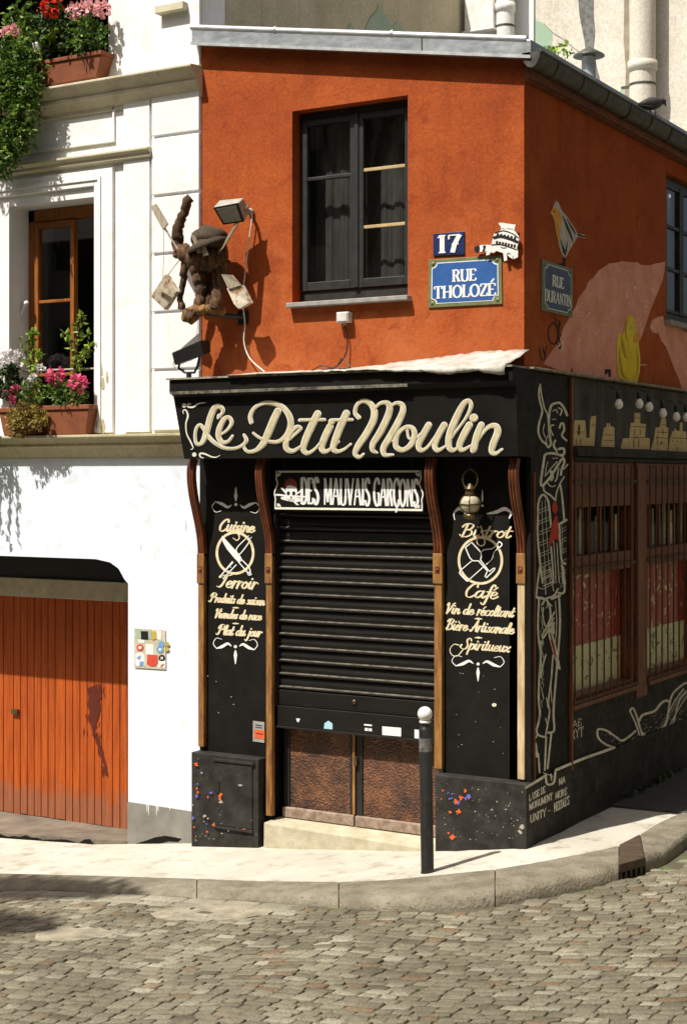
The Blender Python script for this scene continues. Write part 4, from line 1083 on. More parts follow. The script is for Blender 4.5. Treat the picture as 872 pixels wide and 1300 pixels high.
        br.stroke([(cu, v + 6 * dn), (cu, v + 12 * dn), (cu, v + 23 * dn)], [1.5, 4.4, .6])
    b = Brush(fp)
    script(b, 'Cuisine', 277.5, 674, 322, 676, 7.6, 2.9)
    script(b, 'Terroir', 277, 745, 325, 748, 8.2, 2.9)
    script(b, 'Produits de saison', 266.5, 764, 335, 768.5, 5.6, 2.2)
    script(b, 'Viandes de race', 272.5, 784, 331, 787.5, 5.6, 2.2)
    script(b, 'Plat du jour', 276, 805.5, 331, 808.5, 6.2, 2.3)
    b.stroke([(300, 666), (302, 676), (304, 682), (301, 686), (296, 683)], [1.5, 2, 1.8, 1.4, 1])
    b.stroke([(298.5 + 23 * math.cos(t * PI / 12), 702 + 26 * math.sin(t * PI / 12)) for t in range(24)], 3.2, closed=True, n=4)
    for v in (771.5, 791.5): b.stroke([(295, v), (299, v), (303.5, v + .3)], [.5, 2.2, .5])
    LET = b.build('lettering', m_gold, R)
    b = Brush(fp, lift=.0045)
    scrolls(b, 299, 820, 28, 1, .03); scrolls(b, 299.5, 641.5, 30, -1, .02)
    # crossed knife and fork
    b.poly([(281.5, 680), (286, 684), (304, 704), (307, 709), (303, 714), (298, 709), (288, 697), (283, 688)])
    b.stroke([(303, 714), (307, 711)], 1.3); b.stroke([(303.5, 714), (313, 725), (317, 728)], 1.4); b.stroke([(307, 710.5), (316, 720), (318, 726)], 1.4); b.stroke([(317, 726), (319, 729), (316, 730), (314, 727)], 1.3)
    b.stroke([(300, 700), (305, 703), (318, 686)], 1.3); b.stroke([(300, 700), (302, 694), (313, 683)], 1.3); b.stroke([(313, 683), (316, 680)], .9); b.stroke([(316, 685), (319.5, 682)], .9)
    b.stroke([(296, 714), (281, 730), (283, 735), (300, 717)], 1.3, sm=False); b.stroke([(281, 730), (295, 713)], 1.3)
    for q in ((284, 731), (288, 726), (293, 720)): b.disc(q[0], q[1], .7)
    b.build('crossed_cutlery_marking', m_enam, R)
    b = Brush(fp)
    script(b, 'Bistrot', 584, 681, 647, 683, 8.2, 2.7)
    script(b, 'Café', 589, 757.5, 630, 760.5, 8.6, 2.9)
    script(b, 'Vin de récoltant', 565, 778.5, 651, 783.5, 6.6, 2.4)
    script(b, 'Bière Artisanale', 565.5, 799, 651, 805, 6.8, 2.4)
    script(b, 'Spiritueux', 586, 823.5, 646, 828, 6.8, 2.4)
    b.stroke([(610, 668), (614, 682), (615, 690), (610, 693), (605.5, 689), (606, 683)], [1.6, 2, 1.8, 1.6, 1.2, .8])
    b.stroke([(609.5 + 27.2 * math.cos(t * PI / 12), 711.5 + 29.2 * math.sin(t * PI / 12)) for t in range(24)], 3.2, closed=True, n=4)
    b.stroke([(588, 824), (580, 833), (573, 831), (571, 824), (576, 818), (582, 819)], [1.6, 1.2, 1, 1, 1, 1.4])
    for v, u in ((785.5, 607), (809.5, 607)): b.stroke([(u - 5, v), (u, v), (u + 5, v + .4)], [.5, 2.6, .5])
    b.build('lettering', m_gold, R)
    b = Brush(fp, lift=.0045)
    scrolls(b, 606.5, 842, 33, 1, .02)
    b.stroke([(577, 660), (576, 652), (582, 646), (588, 648), (592, 655)], [1, 1.4, 4.5, 4, 1.2]); b.stroke([(618, 652), (630, 650), (640, 646), (648, 651), (646, 658)], [1.2, 4.5, 4.8, 3, 1.4]); b.disc(612, 642, 1.5); b.stroke([(612, 622), (612, 632), (612, 637)], [.6, 2.6, 1.2])
    # wine glass and bottle
    b.stroke([(590.5, 695), (598.5, 688.5), (610, 701), (611, 706), (609.5, 711), (618, 722), (621, 725.5), (626, 721.5), (628, 721), (627, 724), (617, 733.5), (615.5, 732), (617, 728), (618.5, 725), (607, 712), (600, 712), (596, 708), (590.5, 695)], 1.5, sm=False)
    b.stroke([(611, 701), (614, 698), (624, 696.5), (630, 692), (633, 687.5)], 1.1); b.stroke([(633, 687.5), (636.5, 690), (636, 693), (632, 696)], 1.6); b.stroke([(632, 696), (627, 701), (624, 710), (617, 716.5)], 1.1); b.stroke([(614, 719), (604, 728), (595, 736)], 1.2); b.stroke([(598, 712.5), (584.5, 724)], 1.2); b.stroke([(584.5, 725), (583.5, 728), (592, 737), (594.5, 736.5)], 1.8)
    b.build('glass_and_bottle_marking', m_enam, R)
    # flecks of flung paint on the black panels
    b = Brush(fp, lift=.005); r = random.Random(21)
    for _ in range(14):
        b.disc(r.uniform(570, 644), r.uniform(850, 970), r.uniform(.25, .6), r.uniform(.25, .5))
    for _ in range(5): b.disc(r.uniform(262, 332), r.uniform(850, 940), r.uniform(.3, .7), r.uniform(.3, .6))
    b.disc(627, 895, 3, 2.4); b.build('paint_speck', m_chalk, R)
    # ---- roller shutter
    xs0, xs1 = px[1][1] - .02, px[2][0] + .02
    zt_ = F(450, 640, .03).z; zb_ = F(450, 893, .0).z
    m = MB(); z = zt_; pit = .1085; pr = []
    while z - pit > zb_ - .02:
        pr += [(.022, z), (.010, z - .02), (.004, z - .05), (.010, z - .076), (.010, z - .078), (-.014, z - .086), (-.016, z - .094), (-.010, z - .100), (.018, z - .103)]
        z -= pit
    zbar = z
    n = len(pr); vs = [V((x, y, zz)) for x in (xs0, xs1) for y, zz in pr]
    m.add(vs, [(i, i + 1, n + i + 1, n + i) for i in range(n - 1)])
    m.m = [1 if i % 9 == 4 else 0 for i in range(n - 1)]  # lip tops coloured paler to stand for the light they catch
    sh = m.build('roller_shutter', [m_shut, m_liplight], R, fix=False)
    zq = F(450, 930, -.02).z
    m = MB(); m.box(xs0, xs1, -.012, .02, (zbar + zq) / 2 + .02, zbar - .004); m.box(xs0, xs1, -.03, .02, zq, (zbar + zq) / 2 + .016); m.box(xs0, xs1, -.038, -.005, zq - .018, zq - .001); m.build('bottom_rail', m_shut, sh, bevel=.004)
    for xx in (xs0 - .0, xs1 - .03):
        m = MB(); m.box(xx, xx + .03, -.03, .03, zq - .02, zt_); m.build('guide', m_blackmetal, sh)
    m = MB(); m.lathe([(.02, 0), (.02, .012), (.008, .016)], F(450, 891, -.012), 10, (0, -1, 0)); m.build('lock', m_brass, sh)
    fr = lambda u, v, l: F(u, v, -.03 - l)
    for mat, polys in ((m_enam, [[(485, 922), (509, 924), (509, 935), (485, 933)], [(526, 926), (535, 927), (535, 938), (526, 937)], [(376, 912), (381, 912.4), (379, 917), (377, 916)], [(462, 919), (472, 920), (472, 922), (462, 921)], [(463, 924), (467, 924.3), (467, 928), (463, 927.6)], [(468, 924.5), (472, 924.8), (472, 928.4), (468, 928)]]), (m_cyan, [[(412, 918), (417, 915), (422, 918.5), (422, 926), (411, 925)]])):
        for p in polys: b = Brush(fr); b.poly(p); b.build('sticker', mat, sh)
    # ---- double door under the shutter
    yd = .07; zd1 = zq - .0; zd0 = F(440, 1047, yd).z
    xm = F(451.5, 990, yd).x
    for k, (a, c_) in enumerate(((xs0 + .03, xm - .006), (xm + .006, xs1 - .005))):
        m = MB(); m.box(a, a + .055, yd, yd + .05, zd0, zd1 + .15); m.box(c_ - .05, c_, yd, yd + .05, zd0, zd1 + .15); m.box(a + .055, c_ - .05, yd, yd + .05, zd1 + .02, zd1 + .15)
        dr = m.build('door', m_blackmetal, R, bevel=.004)
        m = MB(); m.box(a + .05, c_ - .045, yd + .015, yd + .03, zd0, zd1 + .03); m.build('door_panel', m_rust, dr)
        m = MB(); m.box(a, c_, yd - .025, yd + .014, zd0, zd0 + .085); m.build('kick_rail', m_kick, dr, bevel=.008)
        if k == 1:
            m = MB(); m.box(a - .01, a + .02, yd - .03, yd - .002, F(452, 972, yd).z, F(452, 960, yd).z); m.build('padlock', m_brass, dr, bevel=.004)
    m = MB(); m.box(xm - .022, xm + .0, yd - .014, yd - .001, zd0 + .09, zd1); m.build('astragal', m_wood, R)
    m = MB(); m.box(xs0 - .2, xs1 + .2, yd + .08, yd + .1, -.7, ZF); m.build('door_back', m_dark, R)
    # step
    m = MB(); x0, x1 = F(334, 1060, -.16).x, F(556, 1070, -.16).x; zt2 = zd0 - .004
    m.hexa([(x0, -.17, -.7), (x1, -.17, -.7), (x1, .08, -.7), (x0, .08, -.7)], [(x0, -.155, F(336, 1044, -.155).z), (x1, -.155, F(336, 1044, -.155).z - .03), (x1, .08, zt2), (x0, .08, zt2)])
    m.build('doorstep', m_step, R, bevel=.015)
    # ---- base blocks
    yb = -.16
    x0, x1 = F(243, 1000, yb).x, F(328, 1000, yb).x; zt2 = F(243, 954.6, yb).z
    m = MB(); m.box(x0, x1, yb, YP - .001, -.8, zt2); lb = m.build('base_block', m_base, R, bevel=.008)
    f3 = lambda u, v, l: F(u, v, yb - l)
    m = MB(); m.box(F(273.5, 1000, yb).x, F(321, 1000, yb).x, yb - .012, yb + .002, F(297, 1050, yb).z, F(297, 969, yb).z); ht = m.build('hatch', m_base, lb, bevel=.004)
    m = MB(); m.box(F(271, 1000, yb).x, F(323.5, 1000, yb).x, yb - .022, yb, F(297, 969, yb).z + .003, F(297, 965, yb).z); m.box(F(274, 1000, yb).x, F(322, 1000, yb).x, yb - .02, yb, F(297, 1054, yb).z, F(297, 1050, yb).z - .003); m.build('batten', m_base, lb, bevel=.003)
    m = MB(); m.box(F(275, 1000, yb).x, F(280, 1000, yb).x, yb - .02, yb - .012, F(277, 1006, yb).z, F(277, 992, yb).z); m.build('hatch_lock', m_blackmetal, lb)
    r = random.Random(9)
    def blots(par, mat, cs, fn, rr=1.0):
        b = Brush(fn, lift=.016 if par is lb else .004)
        for (u, v, a) in cs:
            n = 9; pts = [(u + a * (1 + .45 * r.gauss(0, 1)) * math.cos(2 * PI * i / n) * rr, v + a * (1 + .45 * r.gauss(0, 1)) * math.sin(2 * PI * i / n)) for i in range(n)]
            b.poly(pts)
        b.build('paint_stain', mat, par)
    blots(lb, m_orblot, [(249, 970, 2.6), (280, 1012, 3.2), (251, 1006, 1.6), (250, 1002, 1.5), (264, 1012, 1.3), (310, 1053, 1.8), (272, 1048, 1.5), (247, 1050, 1.2), (263, 1056, 1.2), (249, 1062, 1)], f3)
    blots(lb, m_blueblot, [(250, 1010, 2), (268, 1006, 1.6), (251, 995, .9), (245, 1039, 1.6), (262, 1046, 1)], f3)
    blots(lb, m_whblot, [(281, 1018, 2.2), (260, 1036, 2), (264, 1039, 1.4), (305, 997, 1.8), (244, 1022, 1.4), (256, 981, 1)] + [(r.uniform(246, 326), r.uniform(1040, 1070), r.uniform(.3, 1)) for _ in range(16)], f3)
    # right block turns the corner and runs on along the side street
    x0 = F(552, 1000, yb).x
    m = MB(); m.box(x0, XO, yb, YP - .001, -.6, ZSL); m.box(XS + .001, XO, YP - .001, 8, -.6, ZSL)
    rb = m.build('base_block', m_base, R, bevel=.010)
    blots(rb, m_orblot, [(585, 1013, 3.4), (590, 1004, 2.4), (578, 1017, 2.8), (594, 1012, 2), (582, 1030, 2.6), (571, 1031, 1.6), (574, 1062, 3), (569, 1058, 1.4), (562, 1004, 1), (560, 1014, 1)], f3)
    blots(rb, m_blueblot, [(595, 1011, 3), (591, 1014, 2.2), (572, 1014, 2), (581, 1020, 2.4), (569, 1007, 1), (574, 1008, 1.2), (555, 1012, 1)], f3)
    blots(rb, m_whblot, [(r.uniform(560, 664), r.uniform(1000, 1066), r.uniform(.25, .9)) for _ in range(46)] + [(642, 1027, 1.2), (624, 1028, 1.2), (603, 1030, 1), (661, 1050, 2.5), (660, 1056, 2.6)], f3)
    # ================= side street front
    fs = lambda u, v, l: S(u, v, XS + l)
    zsill = S(722, 897, XS).z; zled = S(760, 577, XS).z
    yw = [S(724, 700, XS).y]
    Y1 = yw[0]
    m = MB(); m.box(-.10, XS, YP - .0, Y1 - .03, ZSL + .001, ZT - .01); m.build('side_panel', m_panel, R)
    m = MB(); m.box(px[3][1] + .002, XS + .012, -.075, YP - .0, ZSL + .001, ZT + .0); m.build('corner_post', m_panel, R, bevel=.004)
    m = MB(); m.box(XS + .0, XS + .022, YP + .01, YP + .035, ZSL + .001, S(664, 600, XS).z); m.build('edge_strip', m_wood2, R, bevel=.003)
    m = MB(); m.box(-.10, XS - .004, Y1 - .03, 8, ZSL - .1, zsill); m.build('stall_riser', m_base, R)
    m = MB(); m.box(-.10, XS - .02, Y1 - .03, 8, zled + .05, ZT - .012); m.build('frieze', m_frieze, R)
    m = MB(); m.box(-.1, XS + .06, Y1 - .0, 8, zled - .02, zled + .05); m.box(-.1, XS + .03, Y1, 8, zled - .06, zled - .022); m.build('ledge', m_base, R, bevel=.008)
    m = MB(); m.box(.003, XS + .05, -.1, 8, ZT + .002, ZT + .018); m.build('side_flashing', m_lead, R, bevel=.004)
    m = MB(); m.box(XS - .02, XS + .022, Y1 - .03, Y1 + .004, zsill - .5, ZT - .012); m.build('edge_strip', m_wood2, R, bevel=.003)
    # shop windows with iron bars
    zmid = S(722, 724, XS).z; ztop = S(722, 612, XS).z; z2 = S(722, 640, XS).z
    post = S(820, 700, XS).y - S(806, 700, XS).y
    Wd = S(806, 700, XS).y - Y1
    y = Y1 + .005
    k = 0
    while y < 7:
        y1 = y + Wd
        m = MB(); t = .05
        m.box(-.045, XS - .012, y, y + t, zsill + .002, zled - .062); m.box(-.06, XS - .012, y1 - t, y1, zsill + .002, zled - .062)
        m.box(-.06, XS - .012, y + t, y1 - t, zsill + .002, zsill + .06); m.box(-.06, XS - .012, y + t, y1 - t, z2 - .03, zled - .062); m.box(-.06, XS - .012, y + t, y1 - t, zmid - .05, zmid + .10)
        w = m.build('shop_window', m_wood2, R, bevel=.003)
        m = MB(); nm = 5
        for i in range(1, nm):
            yy = lerp(y + t, y1 - t, i / nm); m = MB(); m.box(-.045, -.012, yy - .02, yy + .02, zmid + .10, z2 - .03); m.build('muntin', m_wood2, w, bevel=.003)
        m = MB(); m.box(-.034, -.028, y + t - .01, y1 - t + .01, zsill + .05, z2 - .02); m.build('pane', m_glass2, w)
        m = MB(); nb = 10
        for i in range(nb):
            yy = lerp(y + .02, y1 - .02, i / (nb - 1)); m.tube([V((XS + .025, yy, zsill + .02)), V((XS + .025, yy, ztop + .14))], .007, 6, caps=False)
        for zz in (zsill + .02, zmid, ztop): m.box(XS + .014, XS + .022, y - .02, y1 + .02, zz - .014, zz + .014)
        m.build('window_bars', m_iron, w)
        # what hangs just behind the glass
        m = MB(); m.box(-.060, -.052, y + .03, y1 - .03, lerp(zsill, zmid, .39), zmid); m.build('red_panel', m_poster1, w)
        m = MB(); nf = 22
        for i in range(nf):
            ya, yb2 = lerp(y, y1, i / nf), lerp(y, y1, (i + 1) / nf); o_ = .012 * (i % 2)
            m.add([(-.038 - o_, ya, zsill + .04), (-.05 + o_, yb2, zsill + .04), (-.05 + o_, yb2, lerp(zsill, zmid, .40)), (-.038 - o_, ya, lerp(zsill, zmid, .40))], [(0, 1, 2, 3)])
        m.build('half_curtain', m_poster2, w)
        r2 = random.Random(40 + k); m = MB()
        for i in range(9):
            yy = lerp(y + .06, y1 - .1, i / 8) + r2.uniform(-.02, .02); hh = r2.uniform(.75, 1.0)
            if r2.random() < .8: m.box(-.075, -.07, yy, yy + r2.uniform(.03, .08), zmid + .08, lerp(zmid, z2, hh))
        m.build('paper_strip', m_slip, w)
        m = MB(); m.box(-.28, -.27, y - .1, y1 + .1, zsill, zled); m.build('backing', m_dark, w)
        m = MB(); m.box(-.06, XS + .008, y1 + .003, y1 + post - .003, zsill - .12, zled - .062); m.build('window_post', m_wood2, R, bevel=.004)
        m = MB(); m.box(XS - .01, XS + .03, y - .003, y1 + .003, zsill - .035, zsill + .0); m.build('window_sill', m_wood2, R, bevel=.003)
        y = y1 + post; k += 1
    # painted stroller on the corner panel
    T1 = lambda pts: [(670 + x / 4.817, 470 + y_ / 4.817) for x, y_ in pts]
    T2 = lambda pts: [(670 + x / 4.643, 720 + y_ / 4.643) for x, y_ in pts]
    b = Brush(fs); q = .21
    for pts, w in [
      (T1([(74,88),(66,140),(72,190),(86,250),(66,330),(64,385),(84,430),(110,452),(124,472),(140,452)]), 1.7), (T1([(74,88),(82,150),(100,230),(118,270),(124,330)]), 1.2),
      (T1([(140,452),(132,400),(126,320),(132,250),(146,212),(176,200),(196,202),(222,235),(238,276)]), 2.0), (T1([(186,230),(206,245),(196,275)]), 1.2),
      (T1([(152,398),(136,360),(142,338),(156,336)]), 1.2), (T1([(192,352),(202,326),(216,330),(220,366),(206,398),(234,430)]), 1.7), (T1([(166,430),(156,460),(172,490),(176,500)]), 1.8),
      (T1([(98,545),(106,515),(150,508),(206,520),(222,500),(214,478),(186,482)]), 2.0), (T1([(206,520),(222,560),(206,600),(200,640)]), 1.8), (T1([(98,545),(86,620),(78,690),(90,705),(130,660),(176,590),(204,545)]), 2.0),
      (T1([(112,640),(140,600),(176,560)]), 1.0), (T1([(92,705),(100,740),(136,765),(160,790)]), 1.6), (T1([(140,620),(148,650),(142,670)]), 2.4), (T1([(164,680),(176,660),(186,600)]), 1.2), (T1([(120,690),(132,706),(150,712),(166,704)]), 1.0),
      (T1([(216,605),(242,576)]), 1.2), (T1([(196,690),(220,652)]), 1.2), (T1([(196,700),(206,760),(216,860),(220,916)]), 1.6), (T1([(166,800),(176,740),(196,690)]), 1.2),
      (T1([(60,900),(62,820),(78,770),(100,765),(122,800),(132,870),(140,960)]), 1.7), (T1([(60,900),(58,1000),(70,1150),(88,1300)]), 1.7), (T1([(184,945),(234,916)]), 2.0), (T1([(190,945),(196,1060),(206,1165),(228,1185)]), 1.6), (T1([(140,1080),(150,1200),(156,1300)]), 1.4), (T1([(206,1190),(214,1300)]), 1.4),
    ]: b.stroke(pts, w * 1.5)
    for i in range(8):        # checks of the jacket
        yv = 845 + i * 66; xl_ = 62 + max(0, (yv - 1000)) * .09; xr_ = 132 + max(0, yv - 900) * .045
        for dd in (0, 18): b.stroke(T1([(xl_, yv + dd + 14), (xr_, yv + dd - 16)]), .65)
        if yv > 940: 
            for dd in (0, 18): b.stroke(T1([(196, yv + dd + 4), (232, yv + dd - 22)]), .6)
    b.stroke(T1([(84,800),(90,1000),(112,1300)]), .65); b.stroke(T1([(104,790),(114,1000),(134,1300)]), .65); b.stroke(T1([(206,950),(212,1120)]), .6)
    for pts, w in [
      (T2([(70,0),(56,90),(48,175)]), 1.6), (T2([(48,178),(86,184)]), 2.2), (T2([(88,190),(150,168),(176,128)]), 1.6), (T2([(140,186),(186,166)]), 2.2), (T2([(180,152),(214,140),(206,0)]), 1.7), (T2([(92,0),(104,160)]), .8), (T2([(130,0),(150,140)]), .8),
      (T2([(86,30),(136,10)]), .7), (T2([(88,70),(140,50)]), .7), (T2([(90,110),(144,90)]), .7), (T2([(58,120),(82,128)]), .7),
      (T2([(64,186),(58,330),(62,420),(74,520),(66,640),(62,780),(70,860),(60,920),(50,960),(62,990),(108,1004)]), 1.7), (T2([(182,176),(188,330),(172,560),(152,800),(150,880),(154,940),(148,970),(116,976)]), 1.7),
      (T2([(84,220),(104,190),(126,230),(132,290),(120,340),(132,380)]), 1.5), (T2([(90,240),(86,290),(100,345)]), 1.2), (T2([(154,266),(88,396),(96,410),(150,300)]), 1.4), (T2([(120,380),(150,500),(186,604),(160,470),(136,378)]), 1.5), (T2([(104,516),(84,590),(76,650)]), 1.3), (T2([(88,570),(98,540)]), 1.0), (T2([(146,520),(138,640),(120,790),(126,850),(118,910),(104,990)]), 1.3), (T2([(108,770),(118,830)]), 1.0), (T2([(102,890),(114,930)]), 1.0),
      (T2([(54,990),(36,1030),(48,1110),(54,1106),(46,1040)]), 1.4), (T2([(60,1100),(68,1210)]), 1.5), (T2([(106,1006),(98,1196)]), 1.5), (T2([(136,984),(124,1100),(114,1186)]), 1.5),
    ]: b.stroke(pts, w * 1.5)
    for i in range(22):          # folds and shading of coat and trousers
        yv = 210 + i * 27; b.stroke(T2([(72 + (i % 3) * 5, yv), (80 + (i % 3) * 6, yv + 26), (78 + (i % 4) * 5, yv + 52)]), .5, sm=False, caps=False)
    for pts, w in [(T1([(150,960),(158,1080),(166,1200),(170,1300)]), .8), (T1([(176,1060),(182,1180),(190,1300)]), .9), (T1([(120,470),(110,430),(120,400)]), .9), (T1([(100,330),(92,370),(104,410)]), .9), (T1([(150,250),(170,240),(180,262)]), .9), (T1([(148,300),(168,300)]), .8), (T1([(120,560),(110,600),(104,650)]), .8), (T1([(150,540),(180,536)]), .8), (T2([(160,200),(168,330),(158,470)]), .8), (T2([(110,240),(118,210),(140,230)]), .9), (T2([(140,560),(134,690),(140,800)]), .7)]: b.stroke(pts, w * 1.3)
    b.poly(T2([(138,330),(156,320),(156,390),(146,404),(132,380)])); b.disc(670 + 72 / 4.643, 720 + 448 / 4.643, 3.0, 3.4)
    b.build('painted_stroller', m_chalk, R)
    b = Brush(fs, lift=.006); b.poly(T1([(152,808),(172,808),(182,850),(168,882),(148,862),(146,830)])); b.poly(T1([(164,890),(178,892),(188,980),(186,1050),(170,1030),(150,1050),(124,1086),(128,1030),(144,950)])); b.stroke(T2([(136,430),(152,490),(164,530)]), 1.4); b.build('painted_tie', m_redtie, R)
    # long white line and knitted scarf along the base
    fo = lambda u, v, l: S(u, v, XO + l)
    T3 = lambda pts: [(660 + x / 4.113, 860 + y_ / 4.113) for x, y_ in pts]
    b = Brush(fo)
    b.stroke(T3([(30,575),(90,540),(133,512)]), 3.4, sm=False); b.stroke(T3([(186,484),(330,424),(420,392),(490,366)]), 3.4)
    b.stroke(T3([(133,514),(138,552),(152,560),(176,546),(184,486)]), 2.6); b.stroke(T3([(160,505),(164,536)]), 1.6); b.stroke(T3([(120,498),(170,516)]), 1.0)
    # "lettered note"
    rr = random.Random(2)
    capitals(b, 'L USE DE', 671, 1017.5, 692, 1006, 8.5, 1.0, .9, jit=.5, r=rr); capitals(b, 'MONUMENT', 671.5, 1029, 701, 1014.5, 8.5, 1.0, .9, jit=.5, r=rr); capitals(b, 'UNITY -', 672.5, 1045, 698, 1033, 10, 1.1, .9, jit=.5, r=rr)
    capitals(b, 'MA', 709, 997, 717, 993.5, 8.5, 1.0, .9, jit=.4, r=rr); capitals(b, 'MORE', 704.5, 1015, 719, 1008.5, 9, 1.0, .9, jit=.4, r=rr); capitals(b, 'NEEDLES', 703, 1031, 722, 1021, 11, 1.0, .9, jit=.5, r=rr)
    b.build('chalk_writing', m_chalk, rb)
    b = Brush(lambda u, v, l: S(u, v, XS - .004 + l))
    capitals(b, 'NAE', 720, 927, 738, 921, 9, .8, .7, jit=.6, r=rr); capitals(b, 'FRYT', 720, 941, 740, 934, 12, .9, .7, jit=.6, r=rr)
    SC = [([(492,366),(450,352),(412,322),(402,290),(410,270),(450,278),(500,312),(530,330),(566,310),(600,280)], 2.6), ([(500,372),(540,404),(590,408),(636,384),(650,350)], 3.0), ([(572,174),(588,160),(606,200),(636,300),(660,366),(690,394),(712,396),(728,370)], 2.4), ([(572,176),(600,236),(622,300)], 2.0), ([(620,228),(640,196),(700,176),(730,140),(756,122),(778,126)], 3.0), ([(640,290),(690,332),(740,290),(766,220),(780,130),(800,80),(850,36),(880,26)], 2.4), ([(728,384),(770,300),(800,230),(830,120),(872,70)], 1.8), ([(780,330),(808,390),(840,330),(880,240)], 2.4), ([(846,330),(872,320)], 2.4), ([(700,320),(750,250),(790,150),(850,60)], 1.2), ([(740,330),(800,210),(872,90)], 1.2)]
    for pts, w in SC: b.stroke(T3(pts), w)
    r3 = random.Random(8)
    def inside(p, poly):
        c = False; j = len(poly) - 1
        for i in range(len(poly)):
            if (poly[i][1] > p[1]) != (poly[j][1] > p[1]) and p[0] < (poly[j][0] - poly[i][0]) * (p[1] - poly[i][1]) / (poly[j][1] - poly[i][1]) + poly[i][0]: c = not c
            j = i
        return c
    body = [(412,275),(500,315),(600,285),(625,230),(700,180),(770,130),(850,45),(880,40),(880,240),(810,385),(790,340),(725,385),(660,360),(590,400),(520,385),(430,330)]
    for _ in range(330):
        p = (r3.uniform(410, 880), r3.uniform(40, 400))
        if inside(p, body):
            s_ = r3.uniform(4, 9); b.stroke(T3([p, (p[0] + s_, p[1] - s_ * .8)]), .45, sm=False, caps=False)
    for i in range(24):
        t = i / 23; p = (lerp(700, 850, t), lerp(318, 62, t ** .8)); b.stroke(T3([p, (p[0] + 22, p[1] + 16)]), .55, sm=False, caps=False)
    b.build('painted_scarf', m_chalk, R)
    # ---- murals on the coral side wall
    fm = lambda u, v, l: S(u, v, l)
    T4 = lambda pts: [(640 + x / 3.759, 200 + y_ / 3.759) for x, y_ in pts]
    b = Brush(fm)
    b.poly(T4([(185,985),(225,925),(262,872),(280,815),(300,780),(345,700),(352,670),(385,630),(400,592),(425,570),(448,540),(478,520),(500,505),(530,503),(560,494),(600,500),(635,500),(650,512),(690,515),(720,506),(766,498),(762,545),(752,590),(728,650),(700,720),(676,790),(652,860),(640,880),(646,1000),(632,1078),(540,1062),(330,1040),(322,1000),(308,1036)]))
    b.poly(T4([(692,805),(706,775),(728,762),(756,756),(762,775),(800,800),(872,835),(900,840),(900,1120),(850,1112),(832,1060),(806,1000),(786,945),(768,900),(745,870),(735,840),(715,838),(700,828)]))
    mu = b.build('mural', m_mural, R)
    b = Brush(fm, lift=.004); r = random.Random(77)
    for _ in range(70):
        x = r.uniform(230, 720); y = r.uniform(520, 1030)
        if x > 690 - (y - 520) * .12 or x < 470 - (y - 520) * .58: continue
        a = r.uniform(-.9, .3); l = r.uniform(18, 60); b.stroke(T4([(x, y), (x + l * .5 * math.cos(a), y + l * .5 * math.sin(a) - 5), (x + l * math.cos(a), y + l * math.sin(a))]), r.uniform(.5, 2.2), taper=.4, n=4)
    b.build('brush_marks', m_mural2, mu)
    b = Brush(fm, lift=.0055)
    b.poly(T4([(542,1052),(536,960),(536,880),(542,842),(552,836),(562,856),(576,800),(584,766),(600,752),(616,762),(626,800),(630,850),(640,890),(648,960),(644,1030),(632,1076),(590,1066)]))
    b.build('painted_duck', m_yellow, mu)
    b = Brush(fm, lift=.007); b.poly(T4([(612,870),(622,846),(640,842),(652,854),(646,872),(628,886),(616,888)])); b.build('painted_beak', m_orangep, mu)
    b = Brush(fm, lift=.007); b.stroke(T4([(600,800),(604,818)]), 2, n=4); b.build('painted_eye', m_greyb, mu)
    b = Brush(fm, lift=.007); b.stroke(T4([(556,850),(566,900),(578,950),(600,960)]), [1.5, 4, 3, .6], taper=.3); b.stroke(T4([(548,900),(552,980),(566,1040),(600,1062)]), [1, 3.4, 3, .8], taper=.3); b.stroke(T4([(584,780),(578,830),(586,880)]), [.6, 2.2, .6]); b.stroke(T4([(630,910),(636,970),(630,1040)]), [.5, 2.4, .6]); b.build('painted_shade', m_ochrep, mu)
    b = Brush(fm)
    b.stroke(T4([(235,785),(210,820),(214,870),(240,890),(256,850),(248,800),(232,790)]), 1.7); b.stroke(T4([(262,780),(258,850),(268,900),(262,910),(250,880)]), 1.7); b.stroke(T4([(250,770),(240,800)]), 1.4); b.stroke(T4([(268,790),(256,830),(270,850)]), 1.3)
    b.stroke(T4([(168,910),(176,960),(190,962),(196,935),(180,925)]), 1.2); b.stroke(T4([(184,905),(192,940)]), 1.1); b.stroke(T4([(202,900),(190,960)]), 1.1); b.stroke(T4([(236,755),(242,772)]), 1.2)
    b.poly(T4([(478,1010),(508,1010),(508,1045),(496,1048),(494,1026),(478,1040)])); b.build('signature', m_darkp, R)
    # robin painted over the street plate
    b = Brush(fm); b.poly(T4([(226,262),(236,225),(246,206),(258,214),(272,250),(300,284),(330,330),(348,362),(382,368),(386,386),(348,378),(330,410),(306,450),(292,480),(284,482),(262,430),(248,370),(238,310)])); bi = b.build('painted_robin', m_greyb, R)
    b = Brush(fm, lift=.0045); b.poly(T4([(218,262),(232,240),(246,240),(266,262),(272,300),(266,350),(262,410),(256,400),(244,350),(236,290)])); b.build('painted_breast', m_orangep, bi)
